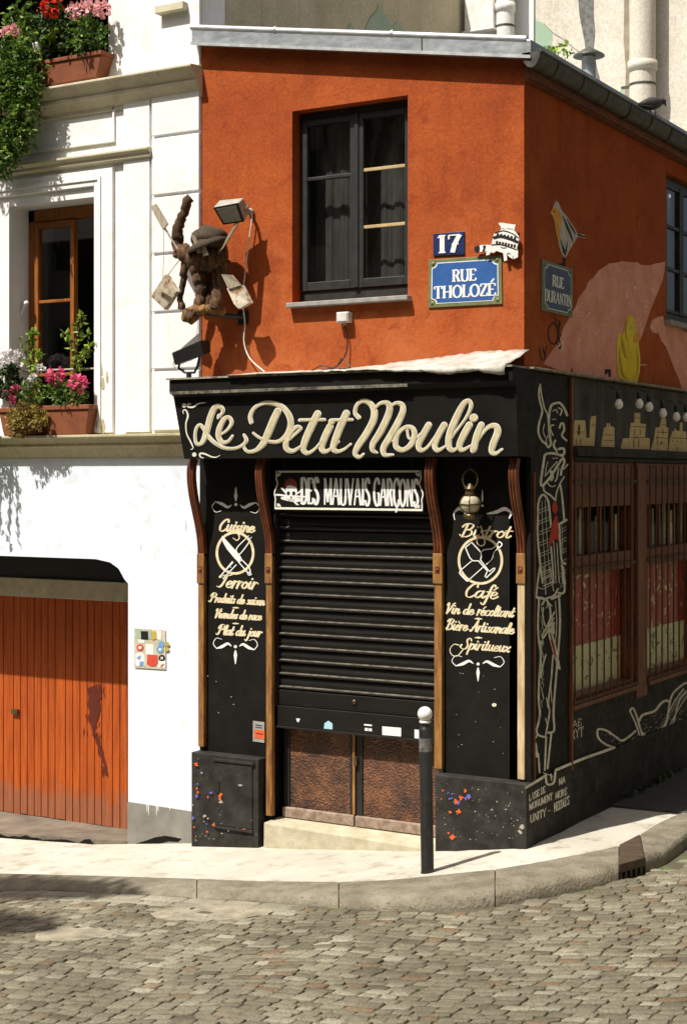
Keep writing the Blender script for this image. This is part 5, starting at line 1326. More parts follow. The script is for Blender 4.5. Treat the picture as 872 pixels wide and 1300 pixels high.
    b = Brush(fm, lift=.006); b.stroke(T4([(284,476),(280,512)]), 1.2); b.stroke(T4([(292,478),(288,510)]), 1.1); b.stroke(T4([(262,508),(290,516)]), 1.8); b.stroke(T4([(280,280),(300,330),(318,372),(326,400)]), [.6, 2.4, 2.0, .5]); b.stroke(T4([(296,290),(326,340),(340,366)]), [.6, 1.6, .6]); b.stroke(T4([(268,390),(284,440),(290,470)]), [.4, 1.6, .5]); b.stroke(T4([(300,400),(296,440),(290,466)]), [.4, 1.4, .4]); b.stroke(T4([(276,430),(296,446)]), .9); b.stroke(T4([(278,446),(294,460)]), .9); b.disc(*T4([(237, 256)])[0], 1.0); b.stroke(T4([(350,368),(382,378)]), 2); b.build('painted_lines', m_darkp, bi)
    return R
m_mural2 = M('pale_pink_brush_paint', (.86, .56, .46), (.62, .27, .19), 14, .9)
m_ochrep = M('ochre_shading_paint', (.46, .33, .02), (.36, .24, .02), 14, .9)
m_coralboard = M('dark_coral_board', (.17, .05, .018), (.10, .03, .012), 6, .8)
m_zincl = M('bright_zinc', (.62, .64, .64), (.42, .44, .45), 9, .4, metal=.4)
m_barelit = M('bare_wood_strip', (.50, .38, .19), (.38, .27, .12), 15, .7)
m_sill = M('grey_sill_stone', (.33, .32, .29), (.22, .21, .19), 12, .8)
m_net = M('grey_net_curtain', (.034, .033, .028), (.012, .0115, .010), 2.2, .95, stretch=(2.5, 2.5, .5))
m_lead = M('tarred_edge', (.30, .27, .21), (.10, .09, .07), 20, .7, contrast=(.4, .55))
m_lead2 = M('dull_metal_trim', (.19, .17, .13), (.05, .045, .038), 14, .5, contrast=(.4, .6))
m_flash = M('pale_lead_sheet', (.52, .51, .47), (.28, .26, .22), 7, .6, .3, 40, .006)
m_kick = M('scuffed_pinkish_paint', (.34, .26, .20), (.16, .11, .08), 16, .7)
m_step = M('pale_step_stone', (.50, .46, .34), (.34, .30, .20), 6, .9, .5, 60, .008)
m_cyan = flat('pale_blue_sticker', (.35, .58, .66), .6)
m_redtie = flat('red_tie_paint', (.45, .045, .02), .8)
m_frieze = M('smoky_frieze_board', (.055, .054, .046), (.018, .017, .015), 3, .7, stretch=(1, 2.4, .35), contrast=(.4, .62))
build_corner()
# ------------------------------------------------------------------ building behind
def build_rear():
    R = thing('rendered_house', 'tall pale rendered house with a blank wall rising behind the coral roof', 'building', (-1.5, 5.3, 0))
    Yr = 5.22; xs = F(677, 50, Yr).x
    m = MB(); m.box(XB - .3, xs - .002, Yr, 12, -.5, 13); m.box(-9, XB - .3, 5.3, 12, -.5, 13); m.build('wall', m_white, R)
    m = MB(); m.box(xs, .0, Yr + .03, 12, -.5, 13); m.build('wall', m_rear2, R)
    m = MB(); m.box(-9, .1, Yr - .1, 12.1, 13.01, 13.2); m.build('roof', m_zinc, R)
    b = Brush(lambda u, v, l: F(u, v, Yr + .03 - l))
    b.poly([(678, 25), (686, 28), (694, 34), (701, 42), (700, 56), (700, 78), (678, 62)]); b.poly([(782, 122), (790, 110), (796, 112), (796, 134), (786, 130)]); b.build('mural_patch', m_green, R)
    b = Brush(lambda u, v, l: F(u, v, Yr + .03 - l), lift=.004)
    b.poly([(732, -20), (753, -20), (753, 20), (755, 40), (753, 62), (757, 85), (763, 108), (748, 108), (744, 70), (741, 50), (735, 20)]); b.build('mural_figure', m_greyp, R)
    b = Brush(lambda u, v, l: F(u, v, Yr + .03 - l), lift=.004)
    r = random.Random(6)
    b.poly([(792, -10), (799, -10), (799, 40), (798, 90), (798, 135), (792, 132), (794, 90), (791, 50)])
    b.build('soot_streak', m_soot, R)
    b = Brush(lambda u, v, l: F(u, v, Yr + .03 - l), lift=.0045)
    b.stroke([(690, 30), (702, 42), (712, 48), (722, 56), (735, 66)], .7); b.build('crack', m_soot, R)
m_soot = M('sooty_streak', (.20, .165, .115), (.30, .26, .19), 9, .9)
build_rear()
def pipe(name, label, u, vb, d, Y, mat, collars, top=13):
    p = F(u, vb, Y); t = thing(name, label, 'pipe', (p.x, p.y, p.z))
    m = MB(); m.tube([p, V((p.x, p.y, top))], d / 2, 20); m.build('shaft', mat, t)
    for v in collars:
        z = F(u, v, Y).z; m = MB(); m.lathe([(d / 2, -.05), (d / 2 * 1.13, -.045), (d / 2 * 1.13, .045), (d / 2, .05)], (p.x, p.y, z), 20); m.build('collar', mat, t)
    z = F(u, collars[-1] + 24, Y).z
    m = MB(); m.lathe([(d / 2 * 1.03, -.012), (d / 2 * 1.05, 0), (d / 2 * 1.03, .012)], (p.x, p.y, z), 20); m.box(p.x - d * .85, p.x - d * .5, p.y - .01, p.y + .02, z - .012, z + .012); m.build('clamp', m_gutter, t)
pipe('downpipe', 'fat cream cast downpipe on the rear wall above the sloping gutter', 815, 240, .275, 5.05, m_rear2, [84])
pipe('flue_pipe', 'short white flue pipe rising behind the zinc eave', 641, 140, .20, 5.0, m_whitep, [10])
def build_flue_box():
    a = F(589, 40, 4.9); b = F(626, 40, 4.9)
    m = MB(); m.box(a.x, b.x, 4.9, 5.21, a.z, a.z + 2.5); m.box(a.x - .02, b.x + .02, 4.87, 5.21, a.z - .03, a.z - .002)
    tag(m.build('flue_box', m_whitep, bevel=.01), 'square white flue casing on the rear wall beside a flue pipe', 'flue')
build_flue_box()
def roofz(x): return eave(x) + .13
def build_vent():
    p = F(747, 70, 2.2); x = p.x; zr = roofz(x)
    t = thing('roof_vent', 'small zinc roof vent under a conical cap beside the gutter', 'vent', (x, 2.2, zr))
    z = p.z
    m = MB(); m.tube([V((x, 2.2, zr - .05)), V((x, 2.2, z - .02))], .062, 16); m.build('stack', m_zinc, t)
    m = MB(); m.lathe([(.14, -.012), (.135, .0), (.05, .05), (.012, .075)], (x, 2.2, z - .0), 20); m.build('cap', m_gutter, t)
    m = MB()
    for s in (-1, 1): m.tube([V((x + s * .05, 2.2, z - .06)), V((x + s * .05, 2.2, z + .01))], .006, 6)
    m.build('stay', m_gutter, t)
build_vent()
def build_pigeon():
    y = S(824, 150, .13).y; zg = S(674, 59, .16).z + .012
    c = V((.15, y, zg)); t = thing('pigeon', 'dark pigeon perched on the sloping gutter by the downpipe', 'bird', tuple(c))
    # the bird stands along the gutter, body one continuous form
    ax = V((.28, .96, 0))
    pts = [(-.25, .05, .010), (-.17, .07, .020), (-.10, .085, .040), (-.03, .10, .056), (.03, .112, .056), (.09, .128, .042), (.13, .145, .030), (.155, .155, .028), (.178, .150, .024), (.194, .138, .010), (.214, .118, .004)]
    m = MB(); m.tube([c + ax * a + V((0, 0, z)) for a, z, r_ in pts], [q[2] for q in pts], 12); m.build('body', m_pigeon, t)
    m = MB()
    for s in (-1, 1):
        m.add([c + ax * a + V((s * w, 0, z)) for a, z, w in ((.07, .125, .044), (.03, .09, .058), (-.08, .065, .050), (-.22, .055, .02), (-.1, .105, .040), (0, .14, .045))], [(0, 1, 2, 3, 4, 5)])
    m.build('wing', m_gutter, t)
    m = MB()
    for s in (-1, 1): m.tube([c + ax * .01 + V((s * .02, 0, .08)), c + ax * .02 + V((s * .022, 0, .0))], .005, 6); m.tube([c + ax * .0 + V((s * .022, 0, .003)), c + ax * .045 + V((s * .022, 0, .003))], .004, 6)
    m.build('leg', m_pinkleg, t)
m_pigeon = M('dark_plumage', (.055, .05, .05), (.022, .02, .02), 40, .6)
m_pinkleg = flat('pink_leg', (.35, .12, .10), .6)
build_pigeon()

# ------------------------------------------------------------------ plates and cut-outs on the coral wall
def plate(name, label, fn, quad, mats, bord, corner, text, depth=.012):
    """quad: pixel corners TL TR BR BL of the plate on its wall."""
    P = [fn(u, v, 0) for u, v in quad]; c = sum(P, V()) / 4; n = (fn(*quad[0], .01) - fn(*quad[0], 0)).normalized()
    # true normal of the wall plane
    n = (P[1] - P[0]).cross(P[3] - P[0]).normalized(); n = -n if n.dot(CAM - c) < 0 else n
    t = thing(name, label, 'sign', tuple(c))
    m = MB(); m.prism([p + n * .001 for p in P], n * depth); m.build('plate', mats[0], t, bevel=.003)
    def at(a, b, l=0):
        return (P[0].lerp(P[1], a)).lerp(P[3].lerp(P[2], a), b) + n * (depth + l + .001)
    if len(mats) > 1:
        fx, fy = bord
        cu, cv = corner
        def ring(x, y, cx, cy, k=5):
            R_ = []
            for (ox, oy, sx, sy) in ((x, y, 1, 1), (1 - x, y, -1, 1), (1 - x, 1 - y, -1, -1), (x, 1 - y, 1, -1)):
                arc = [(ox + sx * cx * math.cos(PI / 2 * i / k), oy + sy * cy * math.sin(PI / 2 * i / k)) for i in range(k + 1)]
                R_ += arc if sx * sy < 0 else arc[::-1]
            return R_
        for (x, y, mat, l, nm) in ((fx, fy, m_enam, .0015, 'keyline'), (fx + .012, fy + .018, mats[1], .003, 'field')):
            m = MB(); pr = ring(x, y, cu, cv)
            m.add([at(a, b, l) for a, b in pr], [tuple(r_) for r_ in tessellate_polygon([[V((a, b, 0)) for a, b in pr]])]); m.build(nm, mat, t, fix=False)
        m = MB()
        for a, b in ((.06, .09), (.94, .09), (.94, .91), (.06, .91)):
            m.lathe([(.016, 0), (.014, .004), (.006, .007)], at(a, b), 12, n); 
        m.build('screw', m_olive, t)
    br = Brush(lambda a, b, l: at(a, b, l), lift=.0045)
    text(br); br.build('lettering', m_enam, t)
    return t
m_navyd = M('dull_navy_enamel', (.045, .065, .13), (.03, .045, .09), 9, .4, spec=.4)
fF = lambda u, v, l: F(u, v, -l)
def txt1(br):
    capitals(br, 'RUE', .335, .49, .665, .49, .245, .034, .022, serif=.026)
    capitals(br, 'THOLOZÉ', .085, .82, .925, .82, .255, .034, .022, serif=.024)
plate('street_sign', 'blue enamel street plate with olive border under the number 17', fF, [(545, 330), (637, 324), (638, 386), (544, 391)], [m_olive, m_blue], (.045, .075), (.07, .10), txt1)
def txt17(br):
    capitals(br, '17', .12, .90, .90, .90, .80, .155, .06, serif=.11)
plate('house_number', 'small dark blue enamel number 17 above the street plate', fF, [(550.5, 297), (590, 294), (590, 323), (550.5, 325)], [m_navy], (0, 0), (0, 0), txt17)
def txt2(br):
    capitals(br, 'RUE', .31, .47, .68, .47, .22, .042, .022, serif=.03)
    capitals(br, 'DURANTIN', .07, .80, .94, .80, .23, .034, .018, serif=.02)
plate('street_sign', 'shaded dark blue street plate under the painted robin on the side wall', lambda u, v, l: S(u, v, l), [(686, 329), (725, 342), (724.5, 403), (685.5, 394)], [m_olive, m_navyd], (.07, .06), (.10, .09), txt2)

def build_cutout():
    # flat sheet cut-out held off the wall: a round galleried tower on a white paw-footed sheet with a banded tail
    T = lambda pts: [(540 + x / 6.7077, 275 + y / 6.7077) for x, y in pts]
    Y0 = -.045
    c = F(645, 310, Y0); t = thing('cutout_ornament', 'white and black cut-out tower ornament fixed beside the street plate', 'ornament', tuple(c))
    def shape(pts, y=Y0, d=.012): 
        return [F(u, v, y) for u, v in T(pts)]
    m = MB(); m.prism(shape([(560,240),(575,170),(585,140),(625,122),(640,112),(640,85),(618,58),(640,50),(700,60),(766,68),(752,118),(790,165),(795,190),(775,270),(785,300),(784,345),(745,362),(715,345),(690,322),(692,372),(668,378),(660,310),(600,290),(575,310),(555,300),(540,325),(512,330),(520,295),(495,300),(455,300),(450,260),(465,242),(520,240)]), (0, .012, 0)); m.build('sheet', m_whitep, t)
    m = MB(); m.prism(shape([(412,285),(420,255),(450,245),(462,262),(458,298),(430,310)], Y0 - .001), (0, .012, 0)); m.prism(shape([(488,244),(512,246),(500,300),(478,306),(490,275)], Y0 - .003), (0, .003, 0)); m.build('tail_band', m_blackmetal, t)
    b = Brush(lambda u, v, l: F(u, v, Y0 - l))
    for (y_, n_, x0, x1) in ((152, 6, 600, 775), (218, 7, 595, 770)):
        for i in range(n_):
            x = lerp(x0, x1, (i + .5) / n_); dy = 34 * (i / n_) ** 1.0
            b.poly(T([(x - 8, y_ + dy - 12), (x + 9, y_ + dy - 10), (x + 6, y_ + dy + 16), (x - 12, y_ + dy + 12)]))
    b.stroke(T([(582,178),(640,168),(720,190),(780,215)]), 3.4); b.stroke(T([(562,240),(640,238),(720,262),(772,280)]), 1.2); b.stroke(T([(590,140),(660,120),(740,145),(786,180)]), 1.2)
    b.stroke(T([(640,258),(660,266),(685,262)]), .8); b.stroke(T([(645,98),(670,102)]), .5); b.stroke(T([(690,100),(740,106)]), .5); b.stroke(T([(690,322),(706,310),(720,320)]), .8); b.stroke(T([(745,362),(740,335)]), .6)
    b.build('marking', m_blackmetal, t)
    m = MB()
    for u, v in ((640, 300), (650, 322)): p = F(u, v, 0); m.tube([p, p + V((0, Y0 + .012, 0))], .006, 6)
    m.build('standoff', m_blackmetal, t)
build_cutout()

# ------------------------------------------------------------------ hanging board, lantern
def build_board():
    Y = -.15
    q = [(347.5, 596), (537.5, 596), (538.5, 650), (347, 647.5)]
    P = [F(u, v, Y) for u, v in q]; c = sum(P, V()) / 4
    t = thing('hanging_sign', 'black hanging board with pirate skull and silver lettering under the fascia', 'sign', tuple(c))
    x0, x1 = F(347.5, 620, Y).x, F(538, 620, Y).x; z1, z0 = F(442, 596, Y).z, F(442, 649, Y).z
    m = MB(); m.box(x0, x1, Y, Y + .025, z0, z1); m.build('board', m_panel, t, bevel=.002)
    X = lambda u: lerp(x0, x1, (u - 347.5) / 190.5)
    fn = lambda a, b_, l: V((lerp(x0, x1, a), Y - l, lerp(z1, z0, b_)))
    fpx = lambda a, b_, l: fn(a / 190, b_ / 53, l)
    b = Brush(fn)
    b.stroke([(.03, .05), (.97, .05)], .045, sm=False, caps=False); b.stroke([(.01, .95), (.99, .95)], .05, sm=False, caps=False)
    for s in (0, 1):
        f = (lambda x: x) if s == 0 else (lambda x: 1 - x)
        b.stroke([(f(.02), .03), (f(.02), .22), (f(.028), .34), (f(.018), .45), (f(.006), .58), (f(.014), .72), (f(.012), .8), (f(.012), .97)], .0075)
        for (yy, d) in ((.16, 1), (.84, -1)): 
            b.stroke([(f(.025), yy), (f(.042), yy - .02 * d), (f(.05), yy - .08 * d)], .008); b.disc(f(.034), yy - .03 * d, .009, .04)
    b.build('border', m_offw, t)
    b = Brush(fpx, lift=.004)
    capitals(b, 'DES', 36, 44.5, 60, 44.5, 34, 3.6, 2.4); capitals(b, 'MAUVAIS', 66, 45, 125, 45.5, 34, 3.0, 2.1); capitals(b, 'GARÇONS', 129, 45.5, 184, 46.5, 34, 3.0, 2.2)
    b.build('lettering', m_silver, t)
    b = Brush(fn, lift=.004)
    b.stroke([(.03, .62), (.10, .64), (.2, .66)], [.05, .035, .05]); b.stroke([(.06, .45), (.11, .66), (.17, .86)], [.02, .012, .02]); b.stroke([(.2, .5), (.13, .68)], [.02, .012])
    b.disc(.125, .54, .042, .2); b.stroke([(.105, .7), (.15, .74)], .11)
    b.build('skull', m_silver, t)
    b = Brush(fn, lift=.0055); b.disc(.105, .58, .011, .05); b.disc(.143, .58, .011, .05); b.disc(.125, .68, .005, .03)
    for i in range(4): b.stroke([(.108 + i * .012, .72), (.108 + i * .012, .79)], .003, sm=False)
    b.build('eye_socket', m_panel, t)
    b = Brush(fn, lift=.006); b.poly([(.075, .42), (.085, .28), (.115, .2), (.15, .24), (.168, .36), (.165, .43), (.12, .38)]); b.build('beret', m_beret, t)
    m = MB()
    for a in (.07, .92): m.tube([fn(a, 0, -.012), fn(a, 0, -.012) + V((0, 0, ZF - z1 + .01))], .004, 6)
    m.build('hook', m_blackmetal, t)
m_silver = M('silvered_lettering', (.74, .74, .72), (.62, .62, .60), 30, .45)
m_beret = flat('dark_red_beret', (.20, .03, .02), .7)
build_board()
def build_lantern():
    Y = -.20; c = F(596.5, 640, Y); px_ = 1 / 166.
    t = thing('lantern', 'round brass ship lantern with wire handle hanging above the word Bistrot', 'lantern', tuple(c))
    m = MB(); m.ball(c, 12.2 * px_, n=20, m=14); m.build('globe', m_amber, t)
    m = MB(); m.lathe([(.010, .155), (.042, .118), (.046, .112), (.032, .11), (.038, .085), (.046, .055), (.03, .05)], c, 16); m.build('cap', m_brass, t)
    m = MB(); m.lathe([(.04, -.072), (.052, -.08), (.05, -.10), (.04, -.115), (.03, -.115)], c, 16); m.build('base', m_brass, t)
    m = MB(); R_ = 12.8 * px_
    m.tube([c + V((R_ * math.cos(a * PI / 12), R_ * math.sin(a * PI / 12), 0)) for a in range(25)], .0045, 6, caps=False)
    for k in range(4):
        a = k * PI / 2 + .35; m.tube([c + V((math.cos(a) * math.sin(q * PI / 10) * R_, math.sin(a) * math.sin(q * PI / 10) * R_, math.cos(q * PI / 10) * R_)) for q in range(2, 9)], .0045, 6)
    m.build('guard', m_brass, t)
    m = MB(); h = c + V((0, 0, .165)); m.tube([h + V((.062 * math.cos(a * PI / 12), 0, .075 * math.sin(a * PI / 12) + .02)) for a in range(-4, 17)], .0055, 6); m.build('handle', m_brass, t)
    m = MB(); m.tube([h + V((0, 0, .095)), V((h.x, h.y, ZF - .001))], .004, 6); m.build('hanger', m_blackmetal, t)
build_lantern()

# ------------------------------------------------------------------ lamps and wiring on the front
def build_flood():
    c = F(296, 272, -.2); t = thing('floodlight', 'grey square floodlight on a wall arm beside the driftwood sculpture', 'floodlight', tuple(c))
    fr = [F(271, 263, -.34), F(303, 257, -.30), F(311, 281, -.22), F(284, 285, -.26)]
    bk = [F(279, 254, -.24), F(309, 251, -.19), F(318, 268, -.13), F(298, 272, -.16)]
    m = MB(); m.hexa(bk, fr); m.build('housing', m_grey, t, bevel=.008)
    n = (fr[1] - fr[0]).cross(fr[3] - fr[0]).normalized(); n = n if n.dot(CAM - fr[0]) > 0 else -n
    cc = sum(fr, V()) / 4
    m = MB(); m.prism([cc + (p - cc) * .98 + n * .002 for p in fr], n * .012); m.build('bezel', m_blackmetal, t)
    m = MB(); m.prism([cc + (p - cc) * .80 + n * .015 for p in fr], n * .004); m.build('glass', m_fglass, t)
    m = MB(); m.tube([F(308, 262, -.18), F(317, 268, -.08), F(318, 270, -.0)], .014, 8); m.ball(F(318, 269, -.02), .03); m.build('arm', m_grey, t)
m_fglass = M('ribbed_lamp_glass', (.33, .33, .28), (.24, .24, .2), 40, .2, spec=.6)
build_flood()
def cable(name, label, pts, r, mat, cat='cable'):
    m = MB(); P = []
    pts = [V(p) for p in pts]
    for i in range(len(pts) - 1):
        p0, p1, p2, p3 = pts[max(i - 1, 0)], pts[i], pts[i + 1], pts[min(i + 2, len(pts) - 1)]
        for j in range(5):
            s = j / 5; P.append(.5 * (2 * p1 + (p2 - p0) * s + (2 * p0 - 5 * p1 + 4 * p2 - p3) * s * s + (3 * p1 - p0 - 3 * p2 + p3) * s ** 3))
    P.append(pts[-1]); m.tube(P, r, 6)
    return tag(m.build(name, mat), label, cat)
cable('lamp_cable', 'white cable hanging from the floodlight down to the fascia', [F(318, 268, -.03), F(320, 276, -.04), F(317, 300, -.04), F(312, 340, -.03), F(308, 380, -.04), F(311, 410, -.05), F(310, 435, -.05), F(318, 456, -.05), F(336, 472, -.06)], .006, m_whitep)
def build_jbox():
    c = F(437, 403, -.04); t = thing('junction_box', 'small grey junction box on the coral wall below the window sill', 'electrical box', tuple(c))
    m = MB(); m.box(c.x - .055, c.x + .055, -.075, -.001, c.z - .042, c.z + .042); m.build('housing', m_greyl, t, bevel=.008)
    m = MB(); m.box(c.x - .045, c.x + .045, -.082, -.076, c.z - .033, c.z + .033); m.build('lid', m_greyl, t, bevel=.004)
    m = MB(); m.tube([c + V((0, -.0, -.04)), c + V((0, 0, -.065))], .014, 8); m.build('gland', m_grey, t)
m_greyl = M('light_grey_plastic', (.60, .59, .55), (.48, .47, .43), 18, .5)
build_jbox()
cable('box_cable', 'thin dark cable dropping from the grey junction box to the fascia', [F(437, 411, -.035), F(440, 425, -.03), F(441, 440, -.03), F(436, 455, -.05), F(425, 466, -.06), F(405, 470, -.08)], .0055, m_blackmetal)
cable('loose_wires', 'tangle of loose black wire lying along the fascia top', [F(395, 471, -.10), F(410, 464, -.12), F(425, 468, -.09), F(434, 455, -.06), F(444, 466, -.08), F(430, 468, -.12), F(450, 468, -.07)], .005, m_blackmetal)
def build_spot():
    c = F(240, 470, -.30); t = thing('spotlight', 'black rectangular spotlight on a yoke on the fascia end', 'spotlight', (c.x, c.y, ZT + .016))
    Y = -.29
    a = [F(218, 448, Y - .06), F(254, 432, Y - .10), F(258, 451, Y - .08), F(222, 464, Y - .04)]
    b = [F(228, 445, Y + .1), F(266, 431, Y + .06), F(268, 447, Y + .07), F(232, 462, Y + .12)]
    m = MB(); m.hexa(a, b); m.build('housing', m_blackmetal, t, bevel=.008)
    m = MB(); m.tube([F(229, 458, Y), F(227, 467, Y), F(235, 473, Y), F(247, 473, Y), F(251, 465, Y), F(254, 452, Y)], .011, 6); m.tube([F(240, 473, Y), V((F(240, 473, Y).x, Y, ZT + .016))], .022, 8); m.build('yoke', m_blackmetal, t)
    m = MB(); m.tube([F(222, 455, Y), F(220, 463, Y), F(226, 470, Y), F(234, 468, Y)], .004, 6); m.build('lead', m_grey, t)
build_spot()

# ------------------------------------------------------------------ driftwood mill
def build_drift():
    Y = -.25
    P = lambda u, v, y=Y: F(u, v, y)
    c = P(262, 405); t = thing('driftwood_sculpture', 'driftwood windmill sculpture with straw hat and tin vanes on the wall', 'sculpture', tuple(c))
    def knobby(m, pts, rs, seed):
        r = random.Random(seed); Q = []; R_ = []
        for i in range(len(pts) - 1):
            for j in range(5):
                s = j / 5; Q.append(pts[i].lerp(pts[i + 1], s) + V((r.gauss(0, .006), r.gauss(0, .006), r.gauss(0, .006)))); R_.append(.86 * lerp(rs[i], rs[i + 1], s) * r.uniform(.93, 1.08))
        Q.append(pts[-1]); R_.append(rs[-1] * .86); n0 = len(m.v); m.tube(Q, R_, 14)
        ph = [r.uniform(.86, 1.12) for _ in range(14)]        # ridges and hollows of weathered wood run along the grain
        for i, q in enumerate(Q):
            for j in range(14):
                p = m.v[n0 + i * 14 + j]; m.v[n0 + i * 14 + j] = q + (p - q) * (ph[j] * r.uniform(.97, 1.03))
    m = MB(); knobby(m, [P(241, 251, Y - .06), P(232, 275, Y - .05), P(225, 293, Y - .03), P(227, 308), P(229, 326)], [.042, .044, .05, .055, .065], 1); m.build('branch', m_bark, t)
    m = MB()
    knobby(m, [P(230, 318), P(240, 324), P(256, 328), P(272, 328), P(288, 322, Y + .06)], [.075, .095, .115, .115, .085], 2)
    knobby(m, [P(236, 330), P(234, 352), P(230, 372), P(231, 392)], [.05, .033, .024, .036], 3)
    knobby(m, [P(250, 338), P(254, 355), P(256, 372), P(252, 392)], [.075, .062, .05, .058], 4)
    knobby(m, [P(284, 330, Y + .05), P(279, 352, Y + .03), P(276, 372, Y + .02), P(273, 392)], [.08, .06, .056, .056], 5)
    knobby(m, [P(263, 340, Y + .06), P(266, 362, Y + .06), P(264, 388, Y + .03)], [.04, .035, .04], 15)
    m.build('body', m_drift, t)
    m = MB(); knobby(m, [P(233, 400, Y - .06), P(241, 401, Y - .04), P(250, 394), P(262, 392), P(272, 392, Y + .02), P(285, 396, Y + .06)], [.05, .078, .065, .04, .045, .035], 6); m.build('foot', m_drift2, t)
    m = MB(); h = P(266, 302, Y - .02)
    n0 = len(m.v); m.ball(h, .138, 1.15, .95, .72, 22, 14)
    rr = random.Random(33)
    for i in range(n0, len(m.v)): q = m.v[i] - h; m.v[i] = h + q * (1 + .07 * math.sin(q.x * 40 + q.z * 22) + .05 * math.sin(q.y * 35 + q.z * 50)) + V((.06 * abs(q.z), 0, 0))
    m.build('hat', m_straw, t)
    m = MB(); m.lathe([(.185, -.075), (.19, -.062), (.13, -.02), (.1, .0)], h + V((-.02, -.02, .0)), 22, (-.28, -.25, 1)); m.build('brim', m_straw, t)
    m = MB(); m.prism([P(243, 298, Y - .16), P(247, 299, Y - .17), P(255, 320, Y - .16), P(250, 321, Y - .15)], (0, .02, 0)); m.prism([P(254, 309, Y - .17), P(258, 309, Y - .17), P(264, 323, Y - .16), P(258, 325, Y - .16)], (0, .02, 0)); m.build('eye_plate', m_plank, t)
    # four vanes
    m = MB(); m.prism([P(191, 262, Y - .1), P(198, 259, Y - .1), P(213, 284, Y - .1), P(207, 292, Y - .1)], (.0, .016, 0)); m.build('vane', m_plank, t)
    m = MB(); m.prism([P(192, 376, Y - .06), P(210, 348, Y - .09), P(224, 370, Y - .06), P(209, 393, Y - .03)], (.02, .03, .0)); m.prism([P(200, 366, Y - .095), P(206, 356, Y - .105), P(222, 374, Y - .085), P(219, 378, Y - .08)], (0, .006, 0)); m.build('vane', m_tin, t)
    m = MB(); m.prism([P(281, 348, Y - .05), P(295, 349, Y - .05), P(306, 362, Y - .03), P(290, 367, Y - .04)], (0, .012, 0)); m.build('vane', m_plank, t)
    m = MB(); m.prism([P(288, 366, Y - .03), P(306, 362, Y - .02), P(317, 384, Y - .0), P(303, 392, Y - .02), P(297, 386, Y - .03)], (.01, .04, 0)); m.build('vane', m_tin, t)
    m = MB(); m.tube([P(206, 284, Y - .09), P(222, 310, Y - .05), P(228, 320, Y - .06)], .008, 6); m.tube([P(208, 290, Y - .1), P(208, 330, Y - .1), P(207, 352, Y - .09)], .0025, 5); m.tube([P(213, 350, Y - .08), P(228, 330, Y - .05)], .004, 5); m.build('rod', m_plank, t)
    m = MB(); a, b = P(280, 318, Y - .10), P(313, 262, Y + .08); d = V((.03, 0, .02)); m.prism([a - d, a + d, b + d, b - d], (0, .012, 0)); m.build('strap', m_strap, t)
    m = MB(); m.tube([P(262, 398, Y + .02), P(285, 400, Y + .1), F(309, 403, -.001)], .022, 8); m.box(F(303, 400, 0).x, F(316, 400, 0).x, -.012, -.001, F(309, 412, 0).z, F(309, 394, 0).z); m.build('bracket', m_blackmetal, t)
m_strap = M('dull_tan_strap', (.17, .13, .075), (.09, .07, .04), 14, .7)
m_drift2 = M('yellowed_driftwood', (.38, .20, .06), (.06, .028, .012), 8, .85, 1.0, 30, .02, stretch=(1, 2, 1.6), contrast=(.36, .62))
build_drift()

# ------------------------------------------------------------------ street furniture and small signs
def build_bollard():
    g = G(542.5, 1107.5); t = thing('bollard', 'slim black bollard with white ball top on the pavement edge', 'bollard', (g.x, g.y, g.z))
    k = (CAM - g).to_2d().length * 0 + (g - CAM).dot(FW) / FO        # metres per photograph pixel at its distance
    h = 190 * k; lean = V((-3.0 * k * .86, -3.0 * k * .51, 0))
    ax = (V((0, 0, h)) + lean)
    m = MB(); m.lathe([(.049, -.03), (.049, .004), (.046, .01), (.046, h * .955), (.040, h * .965), (.030, h * .985), (.030, h)], g, 20, ax); m.build('post', m_bollard, t)
    an = ax.normalized(); m = MB(); m.lathe([(.034, h - .004), (.042, h + .004), (.042, h + .012), (.032, h + .018)], g, 20, ax); m.ball(g + an * (h + .062), .053, n=20, m=14); m.build('ball', m_enam, t)
    m = MB(); m.lathe([(.0468, h * .81), (.0468, h * .90)], g, 20, ax); m.build('sticker', m_gsticker, t)
m_bollard = M('black_bollard_paint', (.011, .0105, .0105), (.020, .019, .018), 18, .35, .1, 50, .002, spec=.5, speck=(.12, .11, .1), speck_scale=40, speck_t=.76)
m_gsticker = M('dirty_sticker', (.20, .19, .18), (.05, .048, .045), 24, .5)
build_bollard()
